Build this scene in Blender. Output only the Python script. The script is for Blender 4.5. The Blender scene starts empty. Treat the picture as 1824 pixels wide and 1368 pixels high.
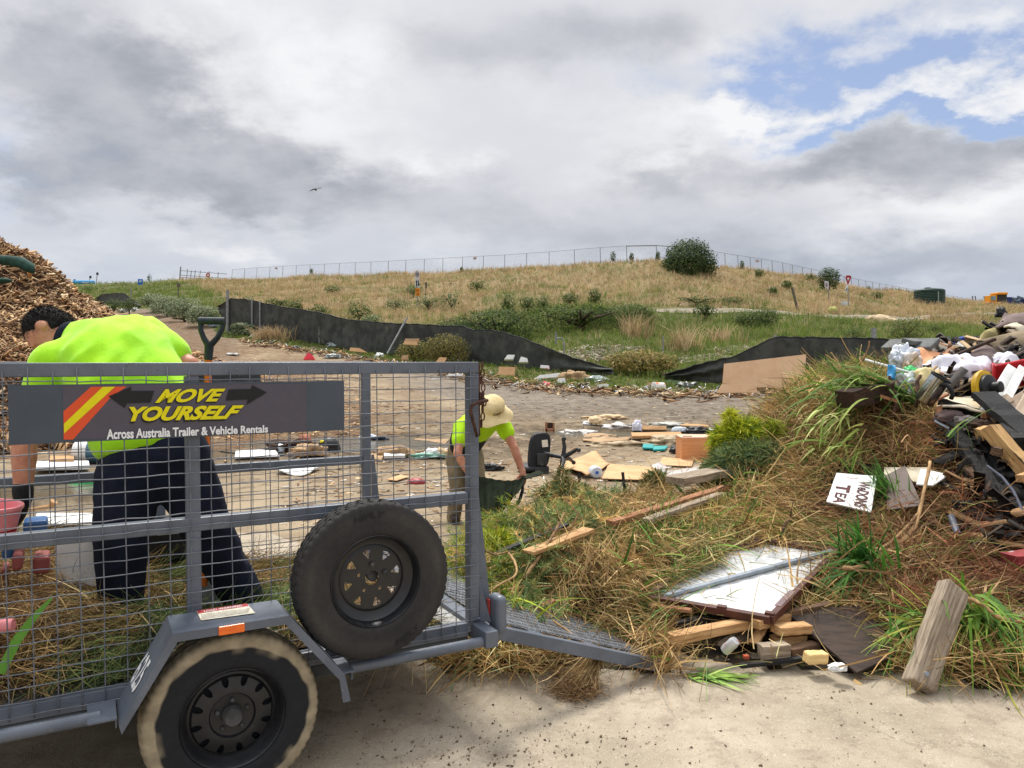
import bpy, bmesh, math, random
import numpy as np
from mathutils import Vector, Matrix, noise as mnoise
R = math.radians
rng = np.random.default_rng(7)
random.seed(7)
SC = bpy.context.scene
COL = SC.collection

# ------------------------------------------------------------------ camera
EYE = 1.65
FPX = 1370.0                       # focal length in pixels of the 1824-wide photograph
PITCH = math.atan(44 / FPX)        # the horizon sits 44 px above the picture centre
cam_d = bpy.data.cameras.new('camera'); cam = bpy.data.objects.new('camera', cam_d); COL.objects.link(cam)
cam_d.sensor_width = 36; cam_d.lens = 36 * FPX / 1824; cam_d.clip_end = 3000; cam_d.clip_start = .05
cam.location = (0, 0, EYE); cam.rotation_euler = (math.pi / 2 - PITCH, 0, 0)
SC.camera = cam
SC.view_settings.view_transform = 'Standard'; SC.view_settings.look = 'None'
SC.view_settings.exposure = 0.0; SC.view_settings.gamma = 1
SC.cycles.max_bounces = 6; SC.cycles.transparent_max_bounces = 16

def srgb(r, g, b):
    f = lambda c: (c / 12.92 if c <= .04045 else ((c + .055) / 1.055) ** 2.4)
    return (f(r / 255), f(g / 255), f(b / 255))

# ------------------------------------------------------------------ sun and sky
SUN_EL, SUN_AZ = R(58), R(-12)      # high, beyond the yard and a little to the left (shadow falls towards the viewer)
sd = bpy.data.lights.new('sun', 'SUN'); sd.energy = 3.9; sd.angle = R(14); sd.color = (1, .955, .88)
sun = bpy.data.objects.new('sun', sd); COL.objects.link(sun)
sdir = Vector((math.sin(SUN_AZ) * math.cos(SUN_EL), math.cos(SUN_AZ) * math.cos(SUN_EL), math.sin(SUN_EL)))
sun.rotation_euler = sdir.to_track_quat('Z', 'Y').to_euler(); sun.location = (0, 0, 30)

W = bpy.data.worlds.new('World'); SC.world = W; W.use_nodes = True
nt = W.node_tree; nt.nodes.clear()
class NG:
    """tiny node helper: every call returns an output socket"""
    def __init__(s, nt): s.nt = nt
    def n(s, t, **kw):
        nd = s.nt.nodes.new(t)
        for k, v in kw.items(): setattr(nd, k, v)
        return nd
    def put(s, sock, v):
        if isinstance(v, bpy.types.NodeSocket): s.nt.links.new(v, sock)
        elif v is not None:
            if isinstance(v, (tuple, list)) and len(v) == 3 and sock.type == 'RGBA': v = (*v, 1)
            sock.default_value = v
    def m(s, op, a, b=None, c=None, clamp=False):
        nd = s.n('ShaderNodeMath', operation=op, use_clamp=clamp)
        for i, v in enumerate((a, b, c)): s.put(nd.inputs[i], v)
        return nd.outputs[0]
    def vm(s, op, a, b=None):
        nd = s.n('ShaderNodeVectorMath', operation=op); s.put(nd.inputs[0], a); s.put(nd.inputs[1], b)
        return nd.outputs[0]
    def mix(s, f, a, b, bt='MIX'):
        nd = s.n('ShaderNodeMix', data_type='RGBA', blend_type=bt)
        s.put(nd.inputs[0], f); s.put(nd.inputs[6], a); s.put(nd.inputs[7], b)
        return nd.outputs[2]
    def noise(s, vec, scale, detail=4, rough=.55, out='Fac', dist=0):
        nd = s.n('ShaderNodeTexNoise'); s.put(nd.inputs['Vector'], vec)
        nd.inputs['Scale'].default_value = scale; nd.inputs['Detail'].default_value = detail
        nd.inputs['Roughness'].default_value = rough; nd.inputs['Distortion'].default_value = dist
        return nd.outputs[out]
    def ramp(s, f, lo, hi, a=0., b=1.):
        nd = s.n('ShaderNodeMapRange'); nd.interpolation_type = 'SMOOTHSTEP'
        s.put(nd.inputs[0], f)
        for i, v in zip((1, 2, 3, 4), (lo, hi, a, b)): nd.inputs[i].default_value = v
        return nd.outputs[0]
    def comb(s, x, y, z):
        nd = s.n('ShaderNodeCombineXYZ'); s.put(nd.inputs[0], x); s.put(nd.inputs[1], y); s.put(nd.inputs[2], z)
        return nd.outputs[0]
g = NG(nt)
tc = g.n('ShaderNodeTexCoord').outputs['Generated']
sx = g.n('ShaderNodeSeparateXYZ'); g.put(sx.inputs[0], tc); X, Y, Z = sx.outputs
az = g.m('ARCTAN2', X, Y); el = g.m('ARCSINE', Z)
# cloud deck coordinates: clouds shrink and flatten towards the horizon
zz = g.m('ADD', g.m('MAXIMUM', Z, 0.0), .34)
deck = g.comb(g.m('DIVIDE', X, zz), g.m('DIVIDE', Y, zz), 0)
wob = g.noise(deck, 2.6, 9, .6, 'Color')
wx = g.n('ShaderNodeSeparateColor'); g.put(wx.inputs[0], wob)
waz = g.m('ADD', az, g.m('MULTIPLY', g.m('SUBTRACT', wx.outputs[0], .5), .50))
wel = g.m('ADD', el, g.m('MULTIPLY', g.m('SUBTRACT', wx.outputs[1], .5), .20))
def blob(px, py, wpx, hpx, amp):
    """soft elliptical cloud patch at a compass bearing / elevation"""
    a0 = math.atan((px - 912) / FPX); e0 = math.atan((640 - py) / math.hypot(FPX, px - 912))
    a1 = wpx / FPX; e1 = hpx / FPX
    u = g.m('DIVIDE', g.m('SUBTRACT', waz, a0), a1); v = g.m('DIVIDE', g.m('SUBTRACT', wel, e0), e1)
    q = g.m('ADD', g.m('MULTIPLY', u, u), g.m('MULTIPLY', v, v))
    return g.m('MULTIPLY', g.m('POWER', 2.718, g.m('MULTIPLY', q, -1.)), amp)
def total(lst):
    t = None
    for b in lst:
        o = blob(*b); t = o if t is None else g.m('ADD', t, o)
    return t
dark = total([(170, 70, 150, 95, .9), (260, 190, 180, 95, 1.25), (370, 275, 170, 55, 1.25), (230, 330, 190, 45, .6), (30, 330, 70, 50, .6),
              (1040, 90, 260, 65, .8), (740, 50, 130, 65, .45), (1480, 300, 230, 45, .95), (1730, 235, 170, 35, .8), (1160, 300, 130, 45, .5),
              (960, 395, 420, 50, .55), (1560, 478, 460, 50, .85), (1240, 440, 320, 40, .5), (620, 340, 260, 45, .55), (420, 440, 300, 30, .3), (1560, 20, 200, 22, .3)])
lite = total([(520, 80, 190, 100, .8), (600, 230, 170, 70, .45), (1270, 215, 170, 28, 1.2), (1190, 275, 120, 26, .7), (1780, 330, 180, 50, .85), (1380, 330, 120, 26, .5),
              (80, 200, 70, 60, .3), (740, 315, 60, 20, .8), (370, 450, 60, 26, .6), (1260, 95, 100, 40, .5), (1720, 175, 190, 26, .9), (1750, 70, 170, 40, .6)])
gap = total([(1400, 150, 230, 36, 1.15), (1640, 90, 240, 70, .55), (1520, 40, 180, 34, .9), (1640, 120, 210, 30, .75), (1570, 210, 210, 16, 1.1), (1680, 198, 130, 14, .5),
             (-900, 100, 500, 120, .8), (3300, 60, 500, 100, .8)])
n1 = g.noise(deck, 3.4, 9, .58); n2 = g.noise(deck, 1.2, 8, .6); n3 = g.noise(deck, 7.5, 9, .6)
sky = g.n('ShaderNodeTexSky', sky_type='NISHITA'); sky.sun_disc = False
sky.sun_elevation = SUN_EL; sky.sun_rotation = SUN_AZ; sky.air_density = 1.0; sky.dust_density = .6; sky.ozone_density = 2.2
blue = g.mix(.30, g.vm('MULTIPLY', sky.outputs[0], (.088, .094, .112)), srgb(222, 230, 242))
hz = g.ramp(el, .02, .21, 1, 0)
cl = g.mix(hz, srgb(221, 223, 229), srgb(192, 201, 216))
cl = g.mix(g.m('MULTIPLY', g.ramp(n1, .44, .72), .55), cl, srgb(238, 240, 243))
cl = g.mix(g.m('MULTIPLY', lite, g.ramp(n3, .3, .6, .45, 1.2), clamp=True), cl, srgb(247, 248, 250))
dk = g.m('MULTIPLY', g.m('MULTIPLY', g.ramp(dark, .08, 1.15), g.ramp(n1, .25, .62, .62, 1.05)), g.ramp(n3, .3, .7, 1.0, .66))
cl = g.mix(g.m('ADD', dk, g.m('MULTIPLY', g.ramp(n2, .55, .85), .12), clamp=True), cl, g.mix(hz, srgb(168, 172, 181), srgb(166, 177, 194)))
gp = g.m('MULTIPLY', gap, g.ramp(n3, .3, .66, 1.4, .45))
gp = g.ramp(g.m('SUBTRACT', gp, g.m('MULTIPLY', lite, .35)), .0, 1.2)
col = g.mix(gp, cl, blue)
# cloud deck overhead, out of view, brightened to add soft light from above
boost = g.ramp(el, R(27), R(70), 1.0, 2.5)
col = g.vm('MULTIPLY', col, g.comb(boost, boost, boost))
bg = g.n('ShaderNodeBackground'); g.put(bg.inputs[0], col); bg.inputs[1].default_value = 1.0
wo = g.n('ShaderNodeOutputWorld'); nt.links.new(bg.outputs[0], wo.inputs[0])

# ------------------------------------------------------------------ helpers: rays from the photograph to places
def ray(px, py):
    cx = (px - 912) / FPX; cy = (684 - py) / FPX
    c, s = math.cos(PITCH), math.sin(PITCH)
    return Vector((cx, c + cy * s, -s + cy * c))
def P(px, py, y):
    """the point at depth y seen at a pixel"""
    d = ray(px, py); t = y / d.y
    return Vector((d.x * t, y, EYE + d.z * t))
def PX(px, y): return (px - 912) / FPX * y

# ------------------------------------------------------------------ object helpers
def tag(o, label=None, cat=None, group=None, kind=None):
    if label: o['label'] = label
    if cat: o['category'] = cat
    if group: o['group'] = group
    if kind: o['kind'] = kind
    return o
def empty(name, loc, label=None, cat=None, group=None):
    o = bpy.data.objects.new(name, None); COL.objects.link(o); o.location = loc; o.empty_display_size = .2
    return tag(o, label, cat, group)
def wloc(o):
    l = Vector(o.location)
    while o.parent: o = o.parent; l += Vector(o.location)
    return l
def copy_tree(o, parent=None):
    c = o.copy(); COL.objects.link(c)
    if parent: c.parent = parent
    for ch in list(o.children): copy_tree(ch, c)
    return c

class MB:
    """collects world-space geometry and links it as one mesh object"""
    def __init__(s): s.v = []; s.f = []; s.c = []; s.mi = []; s.cur = (1, 1, 1); s.slot = 0
    def add(s, vs, fs, col=None):
        b = len(s.v); s.v.extend([tuple(v) for v in vs]); s.f.extend([tuple(i + b for i in f) for f in fs])
        s.c.extend([col or s.cur] * len(vs)); s.mi.extend([s.slot] * len(fs)); return s
    def box(s, c, size, M=None, col=None):
        x, y, z = (q / 2 for q in size); c = Vector(c)
        vs = [Vector((i * x, j * y, k * z)) for i in (-1, 1) for j in (-1, 1) for k in (-1, 1)]
        if M is not None: vs = [M @ v for v in vs]
        return s.add([v + c for v in vs], [(0, 1, 3, 2), (4, 6, 7, 5), (0, 4, 5, 1), (2, 3, 7, 6), (0, 2, 6, 4), (1, 5, 7, 3)], col)
    def beam(s, p0, p1, w, h, up=(0, 0, 1), col=None):
        p0, p1 = Vector(p0), Vector(p1); M = frame(p1 - p0, up)
        return s.box((p0 + p1) / 2, ((p1 - p0).length, w, h), M, col)
    def tube(s, pts, rad, seg=8, cap=True, col=None):
        pts = [Vector(p) for p in pts]; n = len(pts)
        rad = [rad] * n if not hasattr(rad, '__len__') else rad
        ref = None; vs = []
        for i, p in enumerate(pts):
            t = (pts[min(i + 1, n - 1)] - pts[max(i - 1, 0)]).normalized()
            if ref is None: ref = t.orthogonal().normalized()
            ref = (ref - t * ref.dot(t)); ref = ref.normalized() if ref.length > 1e-6 else t.orthogonal().normalized()
            b = t.cross(ref)
            for k in range(seg):
                a = 2 * math.pi * k / seg; vs.append(p + (ref * math.cos(a) + b * math.sin(a)) * rad[i])
        fs = [(i * seg + k, i * seg + (k + 1) % seg, (i + 1) * seg + (k + 1) % seg, (i + 1) * seg + k) for i in range(n - 1) for k in range(seg)]
        if cap: fs += [tuple(range(seg))[::-1], tuple((n - 1) * seg + k for k in range(seg))]
        return s.add(vs, fs, col)
    def lathe(s, prof, c, axis=(0, 0, 1), seg=32, col=None, close=False):
        c = Vector(c); a = Vector(axis).normalized(); u = a.orthogonal().normalized(); w = a.cross(u); n = len(prof); vs = []
        for r, z in prof:
            for k in range(seg):
                t = 2 * math.pi * k / seg; vs.append(c + a * z + (u * math.cos(t) + w * math.sin(t)) * r)
        fs = [(i * seg + k, i * seg + (k + 1) % seg, (i + 1) * seg + (k + 1) % seg, (i + 1) * seg + k) for i in range(n - 1) for k in range(seg)]
        if not close:
            if prof[0][0] > 1e-5: fs.append(tuple(range(seg))[::-1])
            if prof[-1][0] > 1e-5: fs.append(tuple((n - 1) * seg + k for k in range(seg)))
        return s.add(vs, fs, col)
    def slab(s, pts, th, nrm=None, col=None):
        """flat polygon with real thickness, grown downwards along its normal"""
        pts = [Vector(p) for p in pts]; n = len(pts)
        if nrm is None:
            nrm = Vector((0, 0, 0))
            for i in range(n): nrm += pts[i].cross(pts[(i + 1) % n])
            nrm.normalize()
        d = Vector(nrm) * th
        vs = pts + [p - d for p in pts]
        fs = [tuple(range(n)), tuple(range(2 * n - 1, n - 1, -1))] + [(i, n + i, n + (i + 1) % n, (i + 1) % n) for i in range(n)]
        return s.add(vs, fs, col)
    def build(s, name, m, parent=None, bevel=0, smooth=False, origin=None, seg=2):
        me = bpy.data.meshes.new(name); V = np.array(s.v, dtype=float)
        if origin is None:
            if parent is not None: origin = wloc(parent)
            else: lo, hi = V.min(0), V.max(0); origin = Vector(((lo[0] + hi[0]) / 2, (lo[1] + hi[1]) / 2, lo[2]))
        V = V - np.array(origin)
        me.from_pydata(V.tolist(), [], s.f); me.update()
        ca = me.color_attributes.new('Col', 'FLOAT_COLOR', 'POINT')
        ca.data.foreach_set('color', np.c_[np.array(s.c, dtype=float), np.ones(len(s.c))].ravel())
        for mm in (m if isinstance(m, (list, tuple)) else [m]): me.materials.append(mm)
        me.polygons.foreach_set('material_index', s.mi)
        o = bpy.data.objects.new(name, me); COL.objects.link(o)
        if parent is not None: o.parent = parent; o.location = Vector(origin) - wloc(parent)
        else: o.location = origin
        bm = bmesh.new(); bm.from_mesh(me); bmesh.ops.recalc_face_normals(bm, faces=bm.faces); bm.to_mesh(me); bm.free()
        if smooth: me.polygons.foreach_set('use_smooth', [True] * len(me.polygons))
        if smooth == 'auto':
            o.modifiers.new('es', 'EDGE_SPLIT').split_angle = R(38)
        if bevel:
            b = o.modifiers.new('bevel', 'BEVEL'); b.width = bevel; b.segments = seg; b.limit_method = 'ANGLE'; b.angle_limit = R(40)
        return o
def frame(xdir, up=(0, 0, 1)):
    x = Vector(xdir).normalized(); u = Vector(up)
    y = u.cross(x)
    if y.length < 1e-5: y = Vector((0, 1, 0)).cross(x)
    y.normalize(); z = x.cross(y)
    return Matrix((x, y, z)).transposed()
def npmesh(name, V, F, m, col=None, parent=None, smooth=False, origin=(0, 0, 0)):
    """fast mesh from numpy arrays; F is (n,3) or (n,4)"""
    me = bpy.data.meshes.new(name); V = np.asarray(V, np.float32) - np.array(origin, np.float32); F = np.asarray(F, np.int32); k = F.shape[1]
    me.vertices.add(len(V)); me.vertices.foreach_set('co', V.ravel())
    me.loops.add(F.size); me.loops.foreach_set('vertex_index', F.ravel())
    me.polygons.add(len(F)); me.polygons.foreach_set('loop_start', np.arange(0, F.size, k, dtype=np.int32))
    me.update(calc_edges=True)
    if col is not None:
        ca = me.color_attributes.new('Col', 'FLOAT_COLOR', 'POINT')
        ca.data.foreach_set('color', np.c_[col, np.ones(len(col))].astype(np.float32).ravel())
    if smooth: me.polygons.foreach_set('use_smooth', [True] * len(F))
    me.materials.append(m)
    o = bpy.data.objects.new(name, me); COL.objects.link(o)
    if parent is not None: o.parent = parent; o.location = Vector(origin) - wloc(parent)
    else: o.location = origin
    return o

# ------------------------------------------------------------------ materials
MATS = {}
def mat(name, c1, c2=None, scale=6, rough=.75, metal=0, bump=0, bscale=30, stretch=(1, 1, 1), ramp=(.38, .62), attr=False,
        speck=None, spec=.35, var=.25, coat=0, trans=0, detail=6, sheen=0):
    if name in MATS: return MATS[name]
    m = bpy.data.materials.new(name); m.use_nodes = True; nt = m.node_tree; g = NG(nt)
    b = nt.nodes['Principled BSDF']
    co = g.n('ShaderNodeTexCoord').outputs['Object']
    mp = g.n('ShaderNodeMapping'); g.put(mp.inputs[0], co); mp.inputs['Scale'].default_value = stretch; co = mp.outputs[0]
    nz = g.noise(co, scale, detail, .6)
    if attr:
        c = g.n('ShaderNodeAttribute', attribute_name='Col').outputs['Color']
        k = g.ramp(nz, .25, .75, 1 - var, 1 + var); c = g.vm('MULTIPLY', c, g.comb(k, k, k))
    else:
        c = g.mix(g.ramp(nz, *ramp), c1, c2 if c2 is not None else tuple(q * (1 - var) for q in c1))
    if speck:
        for (sc, ss, lo, hi, amt) in (speck if isinstance(speck, list) else [speck]):
            f = g.ramp(g.noise(co, ss, 5, .6), lo, hi, 0, amt); c = g.mix(f, c, sc)
    g.put(b.inputs['Base Color'], c)
    b.inputs['Roughness'].default_value = rough; b.inputs['Metallic'].default_value = metal
    b.inputs['Specular IOR Level'].default_value = spec
    if coat: b.inputs['Coat Weight'].default_value = coat
    if trans: b.inputs['Transmission Weight'].default_value = trans
    if sheen: b.inputs['Sheen Weight'].default_value = sheen
    if bump:
        bn = g.n('ShaderNodeBump'); bn.inputs['Strength'].default_value = min(1, bump); bn.inputs['Distance'].default_value = .02 * max(1, bump)
        g.put(bn.inputs['Height'], g.noise(co, bscale, 6, .65)); nt.links.new(bn.outputs[0], b.inputs['Normal'])
    MATS[name] = m; return m
def leafmat(name, var=.3, trans=.25, rough=.7):
    """thin plant matter: colour from the mesh, some light passes through"""
    if name in MATS: return MATS[name]
    m = bpy.data.materials.new(name); m.use_nodes = True; nt = m.node_tree; g = NG(nt); nt.nodes.clear()
    c = g.n('ShaderNodeAttribute', attribute_name='Col').outputs['Color']
    nz = g.noise(g.n('ShaderNodeTexCoord').outputs['Object'], 9, 3); k = g.ramp(nz, .25, .75, 1 - var, 1 + var)
    c = g.vm('MULTIPLY', c, g.comb(k, k, k))
    d = g.n('ShaderNodeBsdfPrincipled'); g.put(d.inputs['Base Color'], c); d.inputs['Roughness'].default_value = rough; d.inputs['Specular IOR Level'].default_value = .25
    t = g.n('ShaderNodeBsdfTranslucent'); g.put(t.inputs[0], c)
    mx = g.n('ShaderNodeMixShader'); mx.inputs[0].default_value = trans
    nt.links.new(d.outputs[0], mx.inputs[1]); nt.links.new(t.outputs[0], mx.inputs[2])
    o = g.n('ShaderNodeOutputMaterial'); nt.links.new(mx.outputs[0], o.inputs[0])
    MATS[name] = m; return m
# ------------------------------------------------------------------ terrain: a flat yard, a green bank and the dry hill behind
def zy(py, D): return EYE + (640 - py) / FPX * D
PROF = {   # bearing (as photo column) : [(depth, height)]
 -500: [(8, 0), (16, .3), (30, 1.8), (46, 3.6), (85, 7.5), (170, zy(508, 170)), (260, 18)],
 60:   [(8, 0), (16, .3), (30, 1.7), (46, 3.5), (85, 8.0), (170, zy(506, 170)), (260, 18)],
 200:  [(8, 0), (16, .25), (30, 1.6), (46, 3.4), (80, zy(553, 80)), (165, zy(503, 165)), (260, 19)],
 320:  [(8, 0), (16, .2), (30, 1.5), (46, 3.4), (70, zy(545, 70)), (100, zy(520, 100)), (150, zy(498, 150)), (250, 17)],
 405:  [(8, 0), (16, .2), (30, 1.3), (46, zy(592, 46)), (60, zy(553, 60)), (90, zy(522, 90)), (140, zy(497, 140)), (240, 16)],
 560:  [(8, 0), (16, .17), (30, 1.1), (41, zy(612, 41)), (55, zy(564, 55)), (80, zy(530, 80)), (122, zy(493, 122)), (220, 15)],
 700:  [(8, 0), (16, .15), (28, .9), (37, zy(631, 37)), (48, zy(588, 48)), (70, zy(545, 70)), (110, zy(488, 110)), (200, 14)],
 820:  [(8, 0), (16, .12), (26, .62), (34, zy(645, 34)), (44, zy(602, 44)), (66, zy(546, 66)), (103, zy(483, 103)), (190, 14)],
 930:  [(8, 0), (16, .1), (25, .52), (31, zy(657, 31)), (38, zy(622, 38)), (50, zy(574, 50)), (65, zy(540, 65)), (97, zy(476, 97)), (180, 13.5)],
 1060: [(8, 0), (16, .1), (25, .55), (29, zy(668, 29)), (33, zy(643, 33)), (42, zy(588, 42)), (52, zy(554, 52)), (58, zy(550, 58)), (75, zy(510, 75)), (88, zy(469, 88)), (180, 12.5)],
 1180: [(8, 0), (16, .1), (25, .55), (28, zy(678, 28)), (33, zy(647, 33)), (42, zy(596, 42)), (50, zy(557, 50)), (56, zy(553, 56)), (70, zy(503, 70)), (85, zy(463, 85)), (180, 12)],
 1290: [(8, 0), (16, .1), (25, .56), (28, zy(676, 28)), (33, zy(638, 33)), (42, zy(596, 42)), (51, zy(559, 51)), (57, zy(555, 57)), (72, zy(512, 72)), (90, zy(474, 90)), (180, 12)],
 1450: [(8, 0), (16, .1), (25, .57), (29, zy(665, 29)), (34, zy(628, 34)), (43, zy(592, 43)), (53, zy(563, 53)), (60, zy(558, 60)), (78, zy(527, 78)), (101, zy(491, 101)), (190, 12.5)],
 1600: [(8, 0), (16, .1), (25, .55), (33, zy(632, 33)), (45, zy(597, 45)), (58, zy(572, 58)), (66, zy(567, 66)), (90, zy(546, 90)), (125, zy(518, 125)), (200, 13)],
 1720: [(8, 0), (16, .1), (25, .52), (35, zy(622, 35)), (50, zy(592, 50)), (70, zy(565, 70)), (100, zy(550, 100)), (150, zy(536, 150)), (220, 13)],
 1830: [(8, 0), (16, .1), (25, .5), (35, zy(622, 35)), (50, zy(592, 50)), (75, zy(562, 75)), (110, zy(548, 110)), (170, zy(545, 170)), (240, 13)],
 2500: [(8, 0), (16, .1), (25, .5), (35, 2.1), (50, 3.5), (75, 6), (110, 9), (170, 13.4), (240, 13)],
}
RG = np.concatenate([np.linspace(0, 8, 9), np.geomspace(8.3, 320, 260), [450, 800]])
PA = []; PZ = []
for px in sorted(PROF):
    a = math.atan((px - 912) / FPX); pr = [(d / math.cos(a), z) for d, z in PROF[px]]
    rr = [0] + [p[0] for p in pr] + [pr[-1][0] * 1.5, 900]; z_ = [0] + [p[1] for p in pr] + [6, 4]
    z = np.interp(RG, rr, z_)
    k = np.array([1, 2, 3, 2, 1.]); k /= k.sum(); zp = np.pad(z, 2, 'edge'); z = np.convolve(zp, k, 'valid')
    PA.append(a); PZ.append(z)
PA = np.array(PA); PZ = np.array(PZ)
AG = np.linspace(PA[0], PA[-1], 400); TG = np.array([np.interp(AG, PA, PZ[:, j]) for j in range(len(RG))]).T
for _ in range(12): TG[1:-1] = (TG[:-2] + 2 * TG[1:-1] + TG[2:]) / 4
def vnoise(x, y, s=1., seed=0):
    """cheap smooth noise, about -1..1"""
    t = 0; k = seed * 1.7
    for i, (a, b, w) in enumerate(((1.0, .3, 1), (-.55, 1.25, .8), (1.9, -1.1, .5), (2.6, 2.9, .35), (-4.3, 3.1, .25), (5.9, 6.3, .18))):
        t = t + w * np.sin(a * x * s + b * y * s + k * (i + 1.3) + 1.7 * np.sin(.7 * b * x * s - .9 * a * y * s + k))
    return t / 2
BOWL = []
def H(x, y):
    x = np.asarray(x, float); y = np.asarray(y, float)
    a = np.arctan2(x, y); r = np.hypot(x, y); ac = np.clip(a, AG[0], AG[-1])
    fi = (ac - AG[0]) / (AG[1] - AG[0]); i = np.clip(fi.astype(int), 0, len(AG) - 2); fa = fi - i
    j = np.clip(np.searchsorted(RG, r) - 1, 0, len(RG) - 2); fr = np.clip((r - RG[j]) / (RG[j + 1] - RG[j]), 0, 1)
    z = (TG[i, j] * (1 - fr) + TG[i, j + 1] * fr) * (1 - fa) + (TG[i + 1, j] * (1 - fr) + TG[i + 1, j + 1] * fr) * fa
    fade = np.clip((np.abs(a) - 1.0) / .9, 0, 1); z = z * (1 - fade * .85)
    amp = np.clip((r - 20) / 60, 0, 1)
    for (bx, by, ba, bb, bz) in BOWL:
        q = np.hypot((x - bx) / ba, (y - by) / bb); w = np.clip((1.7 - q) / .5, 0, 1); w = w * w * (3 - 2 * w)
        tgt = bz + np.clip(q - 1, -.6, 1) * .15 + .014 * vnoise(x, y, 2.3, 17); z = z * (1 - w) + tgt * w
    z = z + amp * (.28 * vnoise(x, y, .22) + .12 * vnoise(x, y, .8, 3)) + np.clip((r - 9) / 8, 0, 1) * .012 * vnoise(x, y, 1.1, 5)
    return z
def Hs(x, y): return float(H(np.array([x]), np.array([y]))[0])
def G(px, py):
    """where the ray through a pixel meets the ground"""
    d = ray(px, py); t = np.concatenate([np.linspace(2, 30, 900), np.linspace(30, 260, 2500)])
    z = EYE + d.z * t - H(d.x * t, d.y * t); k = np.argmax(z < 0) if (z < 0).any() else len(t) - 1
    t = t[k]; x, y = d.x * t, d.y * t
    return Vector((x, y, Hs(x, y)))
def Gd(px, D):
    x = PX(px, D); return Vector((x, D, Hs(x, D)))

FENCE = np.array([(-300, 110), (60, 105), (150, 98), (240, 80), (330, 60), (395, 47), (405, 45.5), (560, 40.5), (700, 36.5), (830, 33.5), (940, 30.8), (1060, 28.8), (1200, 27.2),
                  (1380, 25.8), (1600, 25), (1824, 24), (2600, 22)], float)
def fence_d(px): return np.interp(px, FENCE[:, 0], FENCE[:, 1])
sstep = lambda x, a, b: (lambda t: t * t * (3 - 2 * t))(np.clip((x - a) / (b - a), 0, 1))
def zones(x, y):
    """grass, dryness, chips, road (0..1) at a place"""
    yy = np.maximum(y, .5); px = np.clip(912 + FPX * x / yy, -800, 2700); D = np.where(y > .5, y, 0)
    fd = fence_d(px); nz = vnoise(x, y, .9, 2); n2 = vnoise(x, y, .25, 9)
    verge = np.interp(px, [250, 395, 470, 560, 700, 830, 930, 1060, 1200, 1300, 1420, 1500, 2600], [3, 2.5, 3.5, 3.5, 3, 4.5, 4.2, 3.2, 2.4, 1.4, .6, .5, 1])
    gr = sstep(D - (fd - verge) + .7 * nz, -.3, .5)
    slope = D / fd
    dry = sstep(slope + .10 * n2 + .07 * nz, np.interp(px, [0, 300, 420, 560, 800, 900, 1300, 1500, 2600], [2.0, 2.0, 1.35, 1.1, 1.15, 1.8, 2.0, 1.9, 1.7]),
                np.interp(px, [0, 300, 420, 560, 800, 900, 1300, 1500, 2600], [2.8, 2.8, 1.8, 1.45, 1.6, 2.5, 2.3, 2.6, 2.6]))
    dry = np.clip(dry * (1 - .5 * sstep(vnoise(x, y, .5, 4), .3, .9)), 0, 1)
    chip = sstep(px + 60 * nz + 8 * (D - 16), 840, 520) * sstep(D, 11, 14.5) * (1 - gr)
    road = sstep(D, fd - verge - 9 + nz, fd - verge - 6) * (1 - gr) * sstep(px, 150, 500) * sstep(px + 30 * nz, 640, 800)
    road = np.maximum(road, sstep(px, 220, 250) * sstep(px, 445, 400) * sstep(D, 30, 34) * (1 - gr))
    return gr, dry, chip, road
PUD = [  # puddles: centre pixel, half width and half depth in metres
    (640, 791, 2.0, 1.25), (392, 812, 1.05, .5), (1100, 772, 2.0, .75), (1185, 762, 1.3, .4), (110, 870, 1.0, .7)]
pc = [G(p[0], p[1]) for p in PUD]
BOWL += [(c.x, c.y, p[2] * 1.05, p[3] * 1.05, c.z) for p, c in zip(PUD, pc)]
ths = np.concatenate([np.radians(np.arange(-180, -46, 6.)), np.radians(np.linspace(-44, 44, 300)), np.radians(np.arange(46, 180, 6.))])
rs = np.concatenate([[.4, 1.2, 2.2], np.linspace(3, 9, 13), np.geomspace(9.4, 110, 190), np.geomspace(113, 260, 40), [320, 450, 700, 1100]])
TH, RR = np.meshgrid(ths, rs); gx = RR * np.sin(TH); gy = RR * np.cos(TH); gz = H(gx, gy)
nth = len(ths); V = np.c_[gx.ravel(), gy.ravel(), gz.ravel()]; V = np.r_[V, [[0, 0, 0]]]
ii, jj = np.meshgrid(np.arange(len(rs) - 1), np.arange(nth), indexing='ij'); j2 = (jj + 1) % nth
F = np.c_[(ii * nth + jj).ravel(), (ii * nth + j2).ravel(), ((ii + 1) * nth + j2).ravel(), ((ii + 1) * nth + jj).ravel()][:, ::-1]
c0 = len(V) - 1
gr, dry, chip, road = zones(V[:, 0], V[:, 1])
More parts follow.
